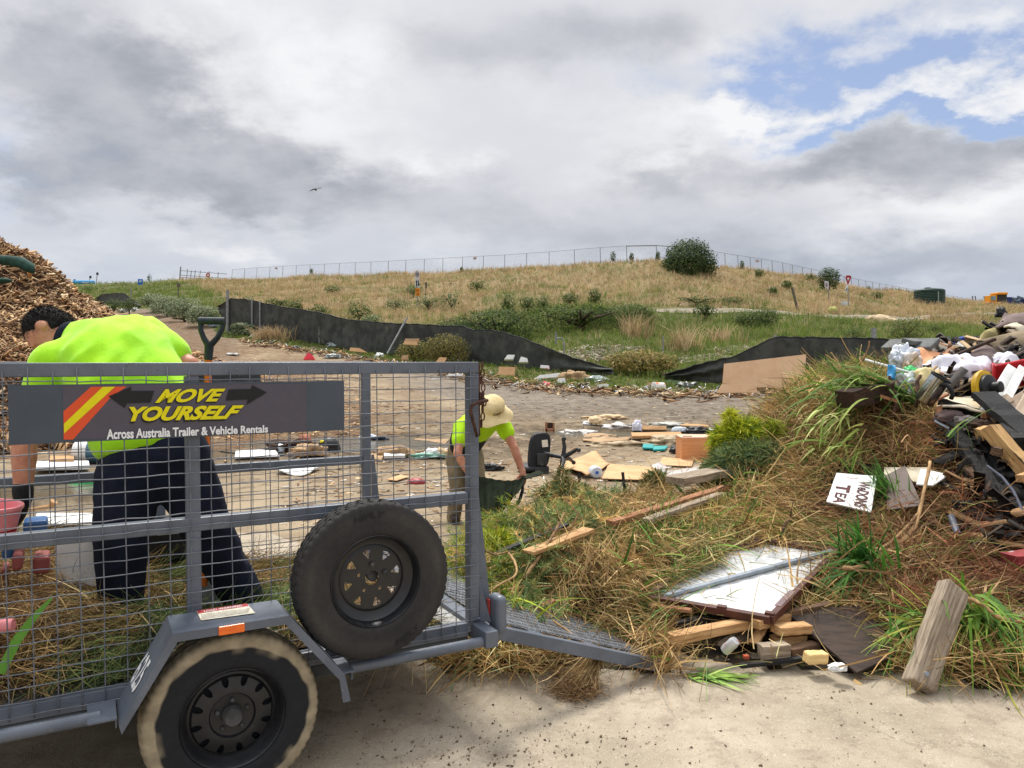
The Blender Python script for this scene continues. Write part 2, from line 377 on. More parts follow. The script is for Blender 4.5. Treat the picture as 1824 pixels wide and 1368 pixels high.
def ground_mat():
    m = bpy.data.materials.new('yard_and_hill'); m.use_nodes = True; nt = m.node_tree; g = NG(nt); b = nt.nodes['Principled BSDF']
    co = g.n('ShaderNodeTexCoord').outputs['Object']
    z = g.n('ShaderNodeSeparateColor'); g.put(z.inputs[0], g.n('ShaderNodeAttribute', attribute_name='zone').outputs['Color'])
    rd = g.n('ShaderNodeAttribute', attribute_name='Col').outputs['Color']
    rs_ = g.n('ShaderNodeSeparateColor'); g.put(rs_.inputs[0], rd)
    nA = g.noise(co, .55, 8, .62); nB = g.noise(co, 3.2, 8, .65); nC = g.noise(co, 16, 6, .65); nD = g.noise(co, 70, 4, .6)
    dirt = g.mix(g.ramp(nA, .35, .65), srgb(161, 145, 120), srgb(132, 114, 92))
    dirt = g.mix(g.ramp(nB, .5, .72, 0, .8), dirt, srgb(91, 78, 62))
    dirt = g.mix(g.ramp(nC, .56, .74, 0, .55), dirt, srgb(80, 68, 54))
    dirt = g.mix(g.ramp(nD, .58, .75, 0, .5), dirt, srgb(187, 175, 154))
    roadc = g.mix(g.ramp(nB, .4, .65), srgb(130, 120, 107), srgb(105, 95, 84))
    roadc = g.mix(g.ramp(nD, .55, .75, 0, .4), roadc, srgb(78, 70, 60))
    wet = g.mix(g.ramp(nB, .35, .62, .35, 1.0), dirt, srgb(70, 60, 47))
    chips = g.mix(g.ramp(nC, .38, .6), srgb(137, 104, 70), srgb(78, 57, 37))
    green = g.mix(g.ramp(nB, .35, .65), srgb(74, 80, 42), srgb(100, 100, 58))
    dryc = g.mix(g.ramp(nB, .35, .65), srgb(144, 124, 90), srgb(112, 100, 68))
    c = g.mix(rs_.outputs[0], dirt, roadc)
    c = g.mix(g.m('MULTIPLY', rs_.outputs[1], g.ramp(nA, .2, .55, .55, 1)), c, wet)
    c = g.mix(g.m('MULTIPLY', z.outputs[2], g.ramp(nB, .3, .6, .25, .9)), c, chips)
    c = g.mix(z.outputs[0], c, g.mix(z.outputs[1], green, dryc))
    g.put(b.inputs['Base Color'], c); b.inputs['Roughness'].default_value = .93; b.inputs['Specular IOR Level'].default_value = .15
    bn = g.n('ShaderNodeBump'); bn.inputs['Strength'].default_value = .6; bn.inputs['Distance'].default_value = .05
    g.put(bn.inputs['Height'], g.m('ADD', g.noise(co, 7, 8, .7), g.m('MULTIPLY', nD, .25))); nt.links.new(bn.outputs[0], b.inputs['Normal'])
    return m
wetv = np.zeros(len(V))
for (p, c) in zip(PUD, pc):
    q = ((V[:, 0] - c.x) / (p[2] * 1.9)) ** 2 + ((V[:, 1] - c.y) / (p[3] * 2.2)) ** 2
    wetv = np.maximum(wetv, np.exp(-q ** 2))
wetv = np.maximum(wetv, .45 * sstep(V[:, 1], 12, 14) * sstep(V[:, 1], 23, 19) * (V[:, 1] > 0))
go = npmesh('ground', V, F, ground_mat(), np.c_[road, wetv, wetv * 0], smooth=True)
zc = go.data.color_attributes.new('zone', 'FLOAT_COLOR', 'POINT'); zc.data.foreach_set('color', np.c_[gr, dry, chip, np.ones(len(V))].astype(np.float32).ravel())
tag(go, kind='structure')
# disc closing the centre of the sheet under the viewer
mb = MB(); mb.add([(rs[0] * math.sin(t), rs[0] * math.cos(t), 0) for t in ths] , [tuple(range(nth))])
o = mb.build('ground_centre', go.data.materials[0]); tag(o, kind='structure')

# concrete apron in the foreground
def concrete_mat():
    m = bpy.data.materials.new('dusty_concrete'); m.use_nodes = True; nt = m.node_tree; g = NG(nt); b = nt.nodes['Principled BSDF']
    co = g.n('ShaderNodeTexCoord').outputs['Object']
    nA = g.noise(co, .9, 8, .65); nB = g.noise(co, 5, 8, .68); nC = g.noise(co, 30, 6, .7); nD = g.noise(co, 160, 3, .6)
    c = g.mix(g.ramp(nA, .33, .68), srgb(181, 167, 147), srgb(156, 145, 124))
    c = g.mix(g.ramp(nB, .45, .70, 0, .8), c, srgb(139, 126, 109))
    c = g.mix(g.ramp(nB, .45, .2, 0, .5), c, srgb(197, 186, 166))
    c = g.mix(g.ramp(nC, .55, .72, 0, .6), c, srgb(114, 101, 86))
    c = g.mix(g.ramp(nD, .57, .70, 0, .6), c, srgb(98, 88, 75))
    c = g.mix(g.ramp(g.noise(co, 110, 3, .6), .60, .70, 0, .6), c, srgb(209, 202, 191))
    vn = g.n('ShaderNodeTexVoronoi', feature='DISTANCE_TO_EDGE'); g.put(vn.inputs['Vector'], g.vm('ADD', co, g.vm('MULTIPLY', g.noise(co, 2.2, 6, .7, 'Color'), (.9, .9, .9)))); vn.inputs['Scale'].default_value = .42
    c = g.mix(g.ramp(vn.outputs['Distance'], .0, .006, .4, 0), c, srgb(97, 86, 73))
    g.put(b.inputs['Base Color'], c); b.inputs['Roughness'].default_value = .88; b.inputs['Specular IOR Level'].default_value = .25
    bn = g.n('ShaderNodeBump'); bn.inputs['Strength'].default_value = .6; bn.inputs['Distance'].default_value = .014
    g.put(bn.inputs['Height'], g.m('ADD', nB, g.m('MULTIPLY', nD, .5))); nt.links.new(bn.outputs[0], b.inputs['Normal'])
    return m
mb = MB(); pts = []
for i in range(60):
    t = i / 59; x = -9 + 18 * t; pts.append((x, 6.9 + .28 * math.sin(x * 1.7) + .15 * math.sin(x * 5.1 + 1) + .1 * math.sin(x * 11), .006))
mb.add([(-9, -6, .006), (9, -6, .006)] + pts[::-1], [tuple(range(62))])
tag(mb.build('concrete_apron', concrete_mat(), origin=(0, 0, 0)), kind='structure')
# puddles
def water_mat():
    m = bpy.data.materials.new('muddy_water'); m.use_nodes = True; nt = m.node_tree; g = NG(nt); b = nt.nodes['Principled BSDF']
    co = g.n('ShaderNodeTexCoord').outputs['Object']
    g.put(b.inputs['Base Color'], g.mix(g.noise(co, 1.4, 5), srgb(104, 96, 78), srgb(80, 74, 60))); b.inputs['Roughness'].default_value = .15; b.inputs['Specular IOR Level'].default_value = 1.0
    bn = g.n('ShaderNodeBump'); bn.inputs['Strength'].default_value = .3; bn.inputs['Distance'].default_value = .03
    g.put(bn.inputs['Height'], g.noise(co, 5, 3)); nt.links.new(bn.outputs[0], b.inputs['Normal'])
    return m
wm = water_mat()
for k, (p, c) in enumerate(zip(PUD, pc)):
    pts = []
    for i in range(72):
        t = 2 * math.pi * i / 72; q = 1 + .28 * math.sin(2 * t + k) + .17 * math.sin(5 * t + 2 * k) + .10 * math.sin(9 * t + k) + .06 * math.sin(17 * t)
        pts.append((c.x + p[2] * 1.35 * math.cos(t), c.y + p[3] * 1.35 * math.sin(t)))
    z = c.z - .004
    mb = MB(); mb.add([(x, y, z) for x, y in pts], [tuple(range(72))])
    tag(mb.build('puddle_water', wm), kind='structure')
# gravel service road at the foot of the hill
mb = MB(); vs = []
cols = np.linspace(1085, 2300, 90)
for px in cols:
    d0 = np.interp(px, [1060, 1180, 1290, 1450, 1600, 1720, 2300], [52, 50.4, 51, 53, 58, 66, 90]); d1 = d0 + np.interp(px, [1060, 1180, 1600, 2300], [3, 5.2, 6.5, 7])
    for k in range(4):
        D = d0 + (d1 - d0) * k / 3; q = Gd(px, D); vs.append((q.x, q.y, q.z + .045))
mb.add(vs, [(i * 4 + k, i * 4 + 4 + k, i * 4 + 5 + k, i * 4 + k + 1) for i in range(89) for k in range(3)])
tag(mb.build('service_road', mat('gravel_road', srgb(150, 138, 118), srgb(122, 114, 104), 1.4, .95, bump=.4, bscale=8)), kind='structure')
# ------------------------------------------------------------------ vegetation
def blades(base, hgt, wid, col, k=5, lean=.5, spread=.12, tipcol=1.25, curl=.5):
    """numpy tufts: base (n,3); returns V,F,C of bent tapering blades (quad + tip triangle, as 4-gons)"""
    n = len(base); N = n * k
    b = np.repeat(base, k, 0); h = np.repeat(hgt, k) * rng.uniform(.55, 1.15, N); w = np.repeat(wid, k) * rng.uniform(.7, 1.2, N)
    c = np.repeat(col, k, 0) * rng.uniform(.72, 1.25, (N, 1))
    a = rng.uniform(0, 2 * np.pi, N); d = np.c_[np.cos(a), np.sin(a), np.zeros(N)]; s = np.c_[-np.sin(a), np.cos(a), np.zeros(N)]
    ln = rng.uniform(.05, 1, N) * lean
    p0 = b + d * (rng.uniform(0, 1, N) * np.repeat(hgt, k) * spread)[:, None]; p0[:, 2] -= .03 * h
    ra = rng.uniform(0, np.pi, N); s = s * np.cos(ra)[:, None] + d * np.sin(ra)[:, None]
    mid = p0 + d * (h * ln * .35)[:, None]; mid[:, 2] += h * .6
    tip = p0 + d * (h * ln * (1 + curl * .3))[:, None]; tip[:, 2] += h * (1 - .35 * ln * curl)
    W = w[:, None] / 2
    V = np.stack([p0 - s * W, p0 + s * W, mid + s * W * .75, mid - s * W * .75, tip + s * W * .12, tip - s * W * .12], 1).reshape(-1, 3)
    q = np.arange(N)[:, None] * 6
    F = np.concatenate([q + np.array([[0, 1, 2, 3]]), q + np.array([[3, 2, 4, 5]])])
    C = np.repeat(c, 6, 0); C[4::6] *= tipcol; C[5::6] *= tipcol
    return V, F, np.clip(C, 0, 1)
def cat(lst):
    V = []; F = []; C = []; o = 0
    for v, f, c in lst: V.append(v); F.append(f + o); C.append(c); o += len(v)
    return np.concatenate(V), np.concatenate(F), np.concatenate(C)
GREEN = np.array([srgb(104, 124, 54), srgb(124, 138, 70), srgb(86, 108, 48), srgb(140, 144, 86), srgb(112, 134, 54)])
DRYC = np.array([srgb(192, 166, 128), srgb(172, 146, 110), srgb(204, 182, 144), srgb(156, 134, 100), srgb(176, 156, 114)])
GREY = np.array([srgb(132, 142, 112), srgb(110, 124, 92), srgb(150, 156, 128)])
def scatter_polar(n, px0, px1, d0, d1):
    """uniform by picture width and by log depth, so that far grass is not wasted"""
    px = rng.uniform(px0, px1, n); D = np.exp(rng.uniform(np.log(d0), np.log(d1), n)); x = (px - 912) / FPX * D
    return px, x, D
gm = leafmat('grass_blades', .25, .3)
# hill and bank grass
parts = []
for n, d0, d1, hh in ((26000, 24, 45, .42), (60000, 40, 135, .5), (12000, 90, 185, .75)):
    px, x, D = scatter_polar(int(n * 1.32), -200, 2360, d0, d1)
    gr, dry, ch, rd = zones(x, D); rdd = np.interp(px, [1060, 1180, 1290, 1450, 1600, 1720, 2300], [52, 50.4, 51, 53, 58, 66, 90])
    onroad = (px > 1085) & (D > rdd - .2) & (D < rdd + 6.2)
    k = (rng.uniform(0, 1, len(px)) < gr) & (gr > .35) & ~onroad; px, x, D, dry = px[k], x[k], D[k], dry[k]; z = H(x, D); m = len(x)
    lush = sstep(vnoise(x, D, .35, 11), .1, .7)
    olive = sstep(vnoise(x, D, .42, 33) + .5 * vnoise(x, D, 1.3, 34), .25, 1.0); pick = rng.uniform(0, 1, m) < (dry * .80 + .05) * (1 - .72 * olive)
    col = np.where(pick[:, None], DRYC[rng.integers(0, 5, m)], GREEN[rng.integers(0, 5, m)])
    patch = (1 + .16 * vnoise(x, D, .6, 21))[:, None]; col = col * patch
    far = np.clip(D / 60, .6, 2.4)
    hgt = hh * rng.uniform(.5, 1.3, m) * np.where(pick, 1.15, .8 + .35 * lush) * np.where(D < fence_d(px) + .6, .5, 1)
    parts.append(blades(np.c_[x, D, z], hgt, .014 + .013 * far, col, 5, .75, .35))
V_, F_, C_ = cat(parts)
tag(npmesh('hill_grass', V_, F_, gm, C_), 'mixed dry straw and green grass covering the bank and hill behind the yard', 'grass', kind='stuff')

def leafy(center, rad, n, size, col, lump=.35, seed=0, low=-.8, shell=.55, up=.3):
    """leaf-sized faces spread through a lumpy crown"""
    r_ = np.random.default_rng(seed); d = r_.normal(size=(n, 3)); d /= np.linalg.norm(d, axis=1)[:, None]
    d[:, 2] = np.where(d[:, 2] < low, -d[:, 2] * .4, d[:, 2])
    lumps = r_.normal(size=(14, 3)); lumps /= np.linalg.norm(lumps, axis=1)[:, None]
    ang = (d @ lumps.T).max(1); env = 1 - lump + lump * np.clip((ang - .55) / .42, 0, 1)
    q = shell + (1 - shell) * r_.uniform(0, 1, n) ** .6; q *= r_.uniform(.9, 1.12, n)
    p = np.array(center) + d * np.array(rad) * (env * q)[:, None]
    nr = d + r_.normal(size=(n, 3)) * .55; nr[:, 2] += up; nr /= np.linalg.norm(nr, axis=1)[:, None]
    t = np.cross(nr, r_.normal(size=(n, 3))); t /= np.linalg.norm(t, axis=1)[:, None]; bt = np.cross(nr, t)
    s = size * r_.uniform(.55, 1.4, n)[:, None]; l = s * .5; w = s * .26
    V = np.stack([p - t * l, p + bt * w, p + t * l, p - bt * w], 1).reshape(-1, 3)
    F = np.arange(n * 4).reshape(-1, 4)
    c = np.array(col)[r_.integers(0, len(col), n)] * r_.uniform(.75, 1.25, (n, 1))
    return V, F, np.repeat(np.clip(c, 0, 1), 4, 0)
lm = leafmat('shrub_leaves', .3, .3)
bark = mat('bark', srgb(92, 76, 60), srgb(60, 48, 38), 14, .9, bump=.6)
def shrub(name, label, base, w, h, col, n, size, seed, cat_='shrub', group=None, lump=.55, trunk_h=.06, d=None, low=-.8):
    e = empty(name, base, label, cat_, group)
    c = base + Vector((0, 0, h * (.46 + trunk_h * .3)))
    V, F, C = leafy(c, (w / 2, (d or w) / 2, h * .52), n, size, col, lump, seed, low)
    npmesh('crown', V, F, lm, C, e, origin=base)
    r_ = random.Random(seed); mb = MB(); rt = max(.02, w * .028)
    top = c + Vector((0, 0, -.05 * h)); mb.tube([base + Vector((0, 0, -.15)), base.lerp(top, .5), top], [rt * 1.4, rt, rt * .6], 7)
    for k in range(7):
        a = 2 * math.pi * k / 7 + r_.random(); q = base.lerp(top, .25 + .5 * r_.random())
        t = c + Vector((math.cos(a) * w * .32, math.sin(a) * w * .32, h * r_.uniform(-.1, .3))); mb.tube([q, q.lerp(t, .5) + Vector((0, 0, .06 * h)), t], [rt * .6, rt * .4, rt * .2], 5)
    mb.build('trunk', bark, e, smooth=True)
    return e
DKG = [srgb(58, 78, 40), srgb(44, 62, 32), srgb(76, 94, 50), srgb(92, 108, 62)]
MDG = [srgb(92, 108, 54), srgb(110, 122, 66), srgb(72, 92, 44)]
GRG = [srgb(140, 150, 116), srgb(116, 130, 94), srgb(160, 166, 134), srgb(96, 112, 78)]
b = Gd(1224, 78); b.z = zy(513, 78) - .1
shrub('round_tree', 'large dense round dark green tree standing alone on the hill slope', b, 5.7, 4.9, DKG, 15000, .20, 11, 'tree', lump=.42, trunk_h=.1, low=-.6)
b = Gd(1474, 84); shrub('pointed_tree', 'small dark pointed tree behind a road sign on the right hillside', b, 2.5, 2.9, DKG, 2600, .16, 13, 'tree', lump=.3, trunk_h=.2)
b = Gd(1612, 36); b.z = zy(622, 36); shrub('olive_bush', 'olive green bush just behind the right black fence cloth', b, 1.9, 1.5, MDG + [srgb(130, 122, 80)], 2600, .075, 17, 'bush', trunk_h=.3)
b = Gd(1520, 40); shrub('green_bush', 'low green bush between the gravel road and the right fence', b, 1.3, .8, MDG, 900, .08, 19, 'bush')
b = Gd(1664, 44); shrub('green_bush', 'small green bush right of the olive bush behind the fence', b, 1.2, .9, MDG, 800, .09, 20, 'bush')
for px, D, w, h, s, lab in ((1330, 44, 2.2, 1.2, 23, 'dark green bush on the bank below the gravel road, left of the fence post'), (1362, 45, 1.9, 1.3, 24, 'taller dark green bush beside another on the bank below the gravel road')):
    shrub('bank_bush', lab, Gd(px, D), w, h, DKG + MDG, 1600, .1, s, 'bush')
b = Gd(880, 44); b.z = zy(606, 40) ; b = Gd(885, 38.5)
shrub('spreading_bush', 'wide dark green bush rising over the middle of the black fence cloth', b, 4.6, 2.1, DKG + MDG, 5200, .12, 27, 'bush', d=2.5)
b = Gd(812, 43); shrub('spreading_bush', 'mid green bush left of the wide bush behind the fence cloth', b, 2.6, 1.2, DKG + MDG, 2000, .11, 28, 'bush')
b = Gd(1035, 42); shrub('tangled_bush', 'broad low tangle of green shrubs on the bank above the fence gap', b, 6.5, 1.7, MDG + DKG[:1], 5200, .13, 29, 'bush', d=3)
b = Gd(1120, 45); shrub('tangled_bush', 'bright green bushy mound on the bank below the road end', b, 4.4, 1.3, MDG, 3000, .13, 30, 'bush', d=2.5)
for i, (px, D, w, h) in enumerate(((330, 52, 2.6, 1.7), (300, 58, 2.8, 1.6), (362, 49, 2.4, 1.4), (275, 64, 2.6, 1.6), (432, 43.6, 1.5, .8))):
    lab = ['largest silvery shrub beside the dirt road left of the fence end', 'silvery shrub behind the largest one on the left roadside', 'low silvery shrub touching the tall fence post at the fence end',
           'small grey green shrub furthest left on the roadside', 'small silvery shrub in front of the fence cloth near the spade handle'][i]
    shrub('silvery_shrub', lab, Gd(px, D), w, h, GRG, 2400, .14, 40 + i, 'shrub', 'silvery shrubs along the left roadside', trunk_h=.1)
hs = [(440, 62, 1.9, 1.3), (528, 58, 1.7, 1.1), (497, 60, 2.2, 1.2), (570, 52, 1.5, 1.2), (550, 49, 1.4, 1.1), (640, 50, 2.2, 1.6), (662, 47, 1.7, 1.1), (706, 62, 2.3, 1.3), (763, 60, 2.4, 1.6), (803, 62, 1.9, 2.0), (737, 74, 2.2, 1.4),
      (905, 58, 1.5, 1.4), (940, 57, 1.4, 1.4), (968, 56, 1.2, 1.3), (1015, 60, 1.6, 1.2), (1060, 58, 1.3, 1.5), (1130, 48, 1.6, 1.0), (1255, 48, 1.6, 1.2), (1400, 78, 1.2, 1.0), (1440, 92, 1.8, 1.1), (1350, 85, 1.4, 1.2), (1560, 90, 1.6, 1.2), (592, 82, 1.8, 1.2), (850, 78, 2, 1.2), (1375, 70, 1.1, .8),
      (1240, 58, 3.8, .9), (1300, 60, 2.6, .8), (205, 70, 1.8, 1.5), (232, 62, 1.4, 1.4), (160, 120, 2.2, 1.2)]
for i, (px, D, w, h) in enumerate(hs):
    c = GRG + MDG if i in (0, 6, 7, 8, 9) else MDG + DKG[:1]
    shrub('hill_bush', 'small leafy bush dotted among the long grass of the hill and bank', Gd(px, D), w, h, c, 700, .13, 60 + i, 'bush', 'small bushes in the long grass of the hill', lump=.72)
# little saplings on the skyline
for i, (px, D, h) in enumerate(((1091, 87, 1.5), (1124, 86, 1.2), (823, 103, 1.0), (556, 122, 1.4), (268, 156, 2.2), (1170, 84, 1.3), (1320, 91, 1.3), (1545, 116, 1.4))):
    shrub('sapling', 'thin sapling standing up on the skyline of the hill', Gd(px, D), h * .5, h, DKG + MDG, 240, .16, 95 + i, 'sapling', 'saplings on the hill skyline')
# brown weedy bushes in front of the fence cloth
b = Gd(795, 32.5); shrub('weedy_bush', 'brown green weedy bush in front of the fence cloth holding thrown cardboard', b, 2.2, 1.35, [srgb(120, 116, 58), srgb(100, 98, 52), srgb(140, 128, 74)], 3200, .09, 120, 'bush', lump=.3, d=1.4, trunk_h=.05)
b = Gd(738, 33.5); shrub('weedy_bush', 'smaller brown weedy bush by the foot of the leaning pole', b, 1.7, 1.1, [srgb(120, 116, 58), srgb(100, 108, 52), srgb(140, 128, 74)], 1800, .09, 121, 'bush', lump=.3, d=1.2, trunk_h=.05)
b = Gd(1145, 29.5); shrub('straw_tussock', 'tan and green tussock bulging in the gap of the fence cloth', b, 3.2, 1.0, [srgb(168, 148, 92), srgb(120, 122, 60), srgb(150, 128, 78)], 3600, .12, 122, 'tussock', lump=.3, d=1.8, trunk_h=.0)
# tall straw clumps on the bank
for i, (px, D, h, lab) in enumerate(((1225, 36, 2.0, 'tall pale straw grass clump above the gap in the fence'), (1128, 40, 2.1, 'thin tall straw stalks on the green bank'), (1290, 38, 1.4, 'straw grass clump behind the right end of the fence gap'), (487, 41.5, .9, 'tan dry grass clump in front of the left fence cloth'))):
    q = Gd(px, D); n = 22 if i < 3 else 60; h *= .7 if i < 3 else 1; base = np.c_[q.x + rng.normal(0, .55 if i != 1 else .35, n), q.y + rng.normal(0, .4, n), np.full(n, q.z)]
    V_, F_, C_ = blades(base, np.full(n, h), np.full(n, .03), DRYC[rng.integers(0, 5, n)], 9, .8, .12)
    o = npmesh('straw_clump', V_, F_, gm, C_, origin=tuple(q)); tag(o, lab, 'grass clump')
# ------------------------------------------------------------------ caged box trailer; local axes: s along its side (0 = rear corner, minus = forward), w across (0 = near cage side), z up
TO = Vector((-.184, 3.5, 0)); TU = Vector((.8746, .4848, 0)); TV = Vector((-.4848, .8746, 0))
def T(s, w, z): return TO + TU * s + TV * w + Vector((0, 0, z))
def TP(px, py, w):
    """where a pixel ray meets the upright plane at offset w: returns (s, z)"""
    d = ray(px, py); o = TO + TV * w
    det = d.x * -TU.y + TU.x * d.y; t = (o.x * -TU.y + TU.x * o.y) / det
    q = Vector((d.x * t, d.y * t, 0)) - o
    return q.dot(TU), EYE + d.z * t
TM = Matrix((TU, TV, Vector((0, 0, 1)))).transposed()
paint = mat('grey_trailer_paint', srgb(96, 103, 114), srgb(82, 89, 100), 5, .42, bump=.08, bscale=60, spec=.5,
            speck=[(srgb(52, 42, 36), 24, .66, .71, .85), (srgb(156, 158, 158), 70, .66, .72, .5), (srgb(110, 84, 62), 9, .64, .76, .6)])
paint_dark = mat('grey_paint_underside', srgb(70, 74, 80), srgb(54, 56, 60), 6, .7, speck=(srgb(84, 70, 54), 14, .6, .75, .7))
wirem = mat('painted_wire', srgb(112, 116, 124), srgb(92, 96, 104), 12, .5, speck=(srgb(96, 66, 46), 30, .66, .74, .8))
rusty = mat('rusty_steel', srgb(92, 60, 44), srgb(60, 40, 32), 22, .85, bump=.4, bscale=60, speck=(srgb(130, 84, 54), 40, .6, .7, .6))
blackp = mat('black_plastic', srgb(34, 35, 37), srgb(26, 27, 29), 10, .5)
TR = empty('cage_trailer', T(-1.2, .75, 0), 'grey caged box trailer with a side sign board and its rear ramp lowered', 'trailer')
def tb(mb, s0, s1, w0, w1, z0, z1):
    c = T((s0 + s1) / 2, (w0 + w1) / 2, (z0 + z1) / 2); return mb.box(c, (abs(s1 - s0), abs(w1 - w0), abs(z1 - z0)), TM)
FR = -2.6; WD = 1.518
for w in (0, WD):
    m_ = MB(); tb(m_, FR, .025, w - .025, w + .025, 1.588, 1.638); m_.build('top_rail', paint, TR, bevel=.004)
    m_ = MB(); tb(m_, FR, -.027, w - .024, w + .024, .995, 1.047); m_.build('mid_rail', paint, TR, bevel=.004)
    for s in (0, -1.185, FR + .03):
        m_ = MB(); tb(m_, s - .0255, s + .0255, w - .0255 + (.004 if s != 0 else 0), w + .0215, .455, 1.586); m_.build('cage_post', paint, TR, bevel=.004)
    m_ = MB(); tb(m_, FR, -.027, w - .022, w + .022, .388, .45); m_.build('lower_rail', paint, TR, bevel=.004)
    # welded wire panel on the outside of the frame
    m_ = MB(); wo = -.031 if w == 0 else WD + .031; r_ = random.Random(3 + int(w))
    ns = int((0 - FR) / .0735)
    for k in range(ns + 1):
        s = -.02 - k * .0735; n = 14
        if s < FR: break
        zt = 1.622 if k % 2 else 1.607
        m_.tube([T(s + r_.uniform(-.0012, .0012), wo + r_.uniform(-.002, .002), .40 + (zt - .40) * i / n) for i in range(n + 1)], .0022, 6)
    z = .415
    while z < 1.60:
        n = 40; m_.tube([T(FR + (.018 - FR) * i / n, wo - .005 * (1 if w == 0 else -1), z + r_.uniform(-.003, .003)) for i in range(n + 1)], .0021, 6); z += .0503
    m_.build('wire_panel', wirem, TR, smooth=True)
m_ = MB(); tb(m_, FR - .025, FR + .025, .027, WD - .027, 1.588, 1.638); tb(m_, FR - .025, FR + .025, .027, WD - .027, .995, 1.047); m_.build('front_frame', paint, TR, bevel=.004)
m_ = MB(); tb(m_, FR, .02, -.020, WD + .02, .405, .425)
m_.build('floor', mat('checker_plate', srgb(176, 176, 174), srgb(150, 148, 142), 9, .5, metal=.3, bump=.5, bscale=120, speck=(srgb(96, 78, 58), 12, .6, .72, .6)), TR)
m_ = MB(); tb(m_, FR, -.03, -.020, 0, .34, .386); tb(m_, FR, -.03, WD, WD + .02, .34, .386)
for s in (-.5, -1.0, -1.5, -2.0, -2.5): tb(m_, s - .03, s + .03, 0.002, WD - .002, .33, .402)
tb(m_, FR - 1.4, FR, .7, .8, .34, .42)
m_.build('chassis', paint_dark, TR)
m_ = MB(); tb(m_, -.012, .05, -.165, WD + .165, .372, .446); m_.build('rear_crossmember', paint, TR, bevel=.005)
# outer tube rails either side of the mudguard, with the little brackets they are welded to
for sg, w in ((1, -.13), (-1, WD + .13)):
    m_ = MB(); m_.tube([T(-.615, w, .395), T(-.014, w, .395)], .0225, 14); m_.build('side_tube', paint, TR, smooth='auto')
    m_ = MB(); m_.tube([T(FR, w, .40), T(-1.51, w, .40)], .0225, 14); m_.build('side_tube', paint, TR, smooth='auto')
    m_ = MB()
    for s0, s1 in ((-.70, -.616), (-1.55, -1.46)):
        m_ = MB(); a, b_ = (w - .09 * sg, w + .105 * sg); tb(m_, s0, s1, min(a, b_) + .02, max(a, b_), .405, .411); tb(m_, s1 - .005, s1, min(a, b_) + .05, max(a, b_), .365, .405); m_.build('tube_bracket', paint, TR)
# rear corner gusset, ramp hinge block and tail light
m_ = MB(); m_.slab([T(.028, .024, 1.05), T(.028, .024, .448), T(.115, .024, .448), T(.045, .024, 1.05)], .006); m_.slab([T(.028, -.024, .62), T(.028, -.024, .448), T(.07, -.06, .448)], .005)
m_.build('corner_gusset', paint, TR)
m_ = MB(); m_.slab([T(.028, WD - .024, 1.05), T(.028, WD - .024, .448), T(.115, WD - .024, .448), T(.045, WD - .024, 1.05)], .006); m_.build('corner_gusset', paint, TR)
for w0 in (-.115, WD + .02):
    m_ = MB(); tb(m_, .072, .128, w0, w0 + .1, .40, .575); g_ = m_.build('tail_light_guard', paint, TR, bevel=.025, seg=4)
    m_ = MB(); tb(m_, .060, .071, w0 + .065, w0 + .092, .45, .55); m_.build('tail_light', mat('red_lens', srgb(150, 34, 28), srgb(130, 26, 22), 20, .2, spec=.6), g_, bevel=.004)
# ramp
RA = Vector((.075, 0, .40)); RB = Vector((1.066, 0, .045))
def TRmp(t, w, h=0): q = RA.lerp(RB, t); d = (RB - RA).normalized(); return T(q.x - d.z * -h * 0, w, q.z + h)
m_ = MB()
for w in (-.035, .74, WD + .035): m_.beam(TRmp(0, w), TRmp(1, w), .045, .06)
for t in (0.02, .33, .66, .98): m_.beam(TRmp(t, 0, -.008), TRmp(t, WD, -.008), .04, .035)
rmp = m_.build('ramp', paint, TR, bevel=.003)
m_ = MB(); n = 26
for i in range(n + 1):
    for dd in (-1, 1):
        pts = []
        for j in range(0, 41):
            w = WD * j / 40; t = (i + .5 + dd * .42 * (1 if j % 2 else -1)) / (n + 1); pts.append(TRmp(min(.99, max(.01, t)), w, .036 + .002 * (j % 2)))
        m_.tube(pts, .0022, 4)
m_.build('expanded_mesh', mat('galvanised_mesh', srgb(128, 132, 138), srgb(100, 102, 104), 14, .5, metal=.2), rmp)
# rusty latch bar and chain on the rear post
m_ = MB(); W_ = -.06
pl = [TP(x, y, W_) for x, y in ((869, 713), (850, 717), (840, 723), (838, 732), (843, 752), (850, 778))]
m_.tube([T(s, W_, z) for s, z in pl], .0075, 10); m_.build('latch_bar', rusty, TR, smooth=True)
m_ = MB(); tb(m_, .027, .05, -.03, .02, 1.44, 1.50); tb(m_, .026, .034, -.02, .02, 1.30, 1.63)
for k in range(9):
    z = 1.62 - k * .033; c = T(.043 + .006 * (k % 2), -.022 + .01 * math.sin(k), z)
    m_.tube([c + Vector((math.cos(a) * .008 * (1 if k % 2 else .4), math.sin(a) * .008 * (.4 if k % 2 else 1), math.sin(a) * .018)) for a in [2 * math.pi * i / 10 for i in range(11)]], .0034, 5, cap=False)
m_.build('latch_chain', rusty, TR)

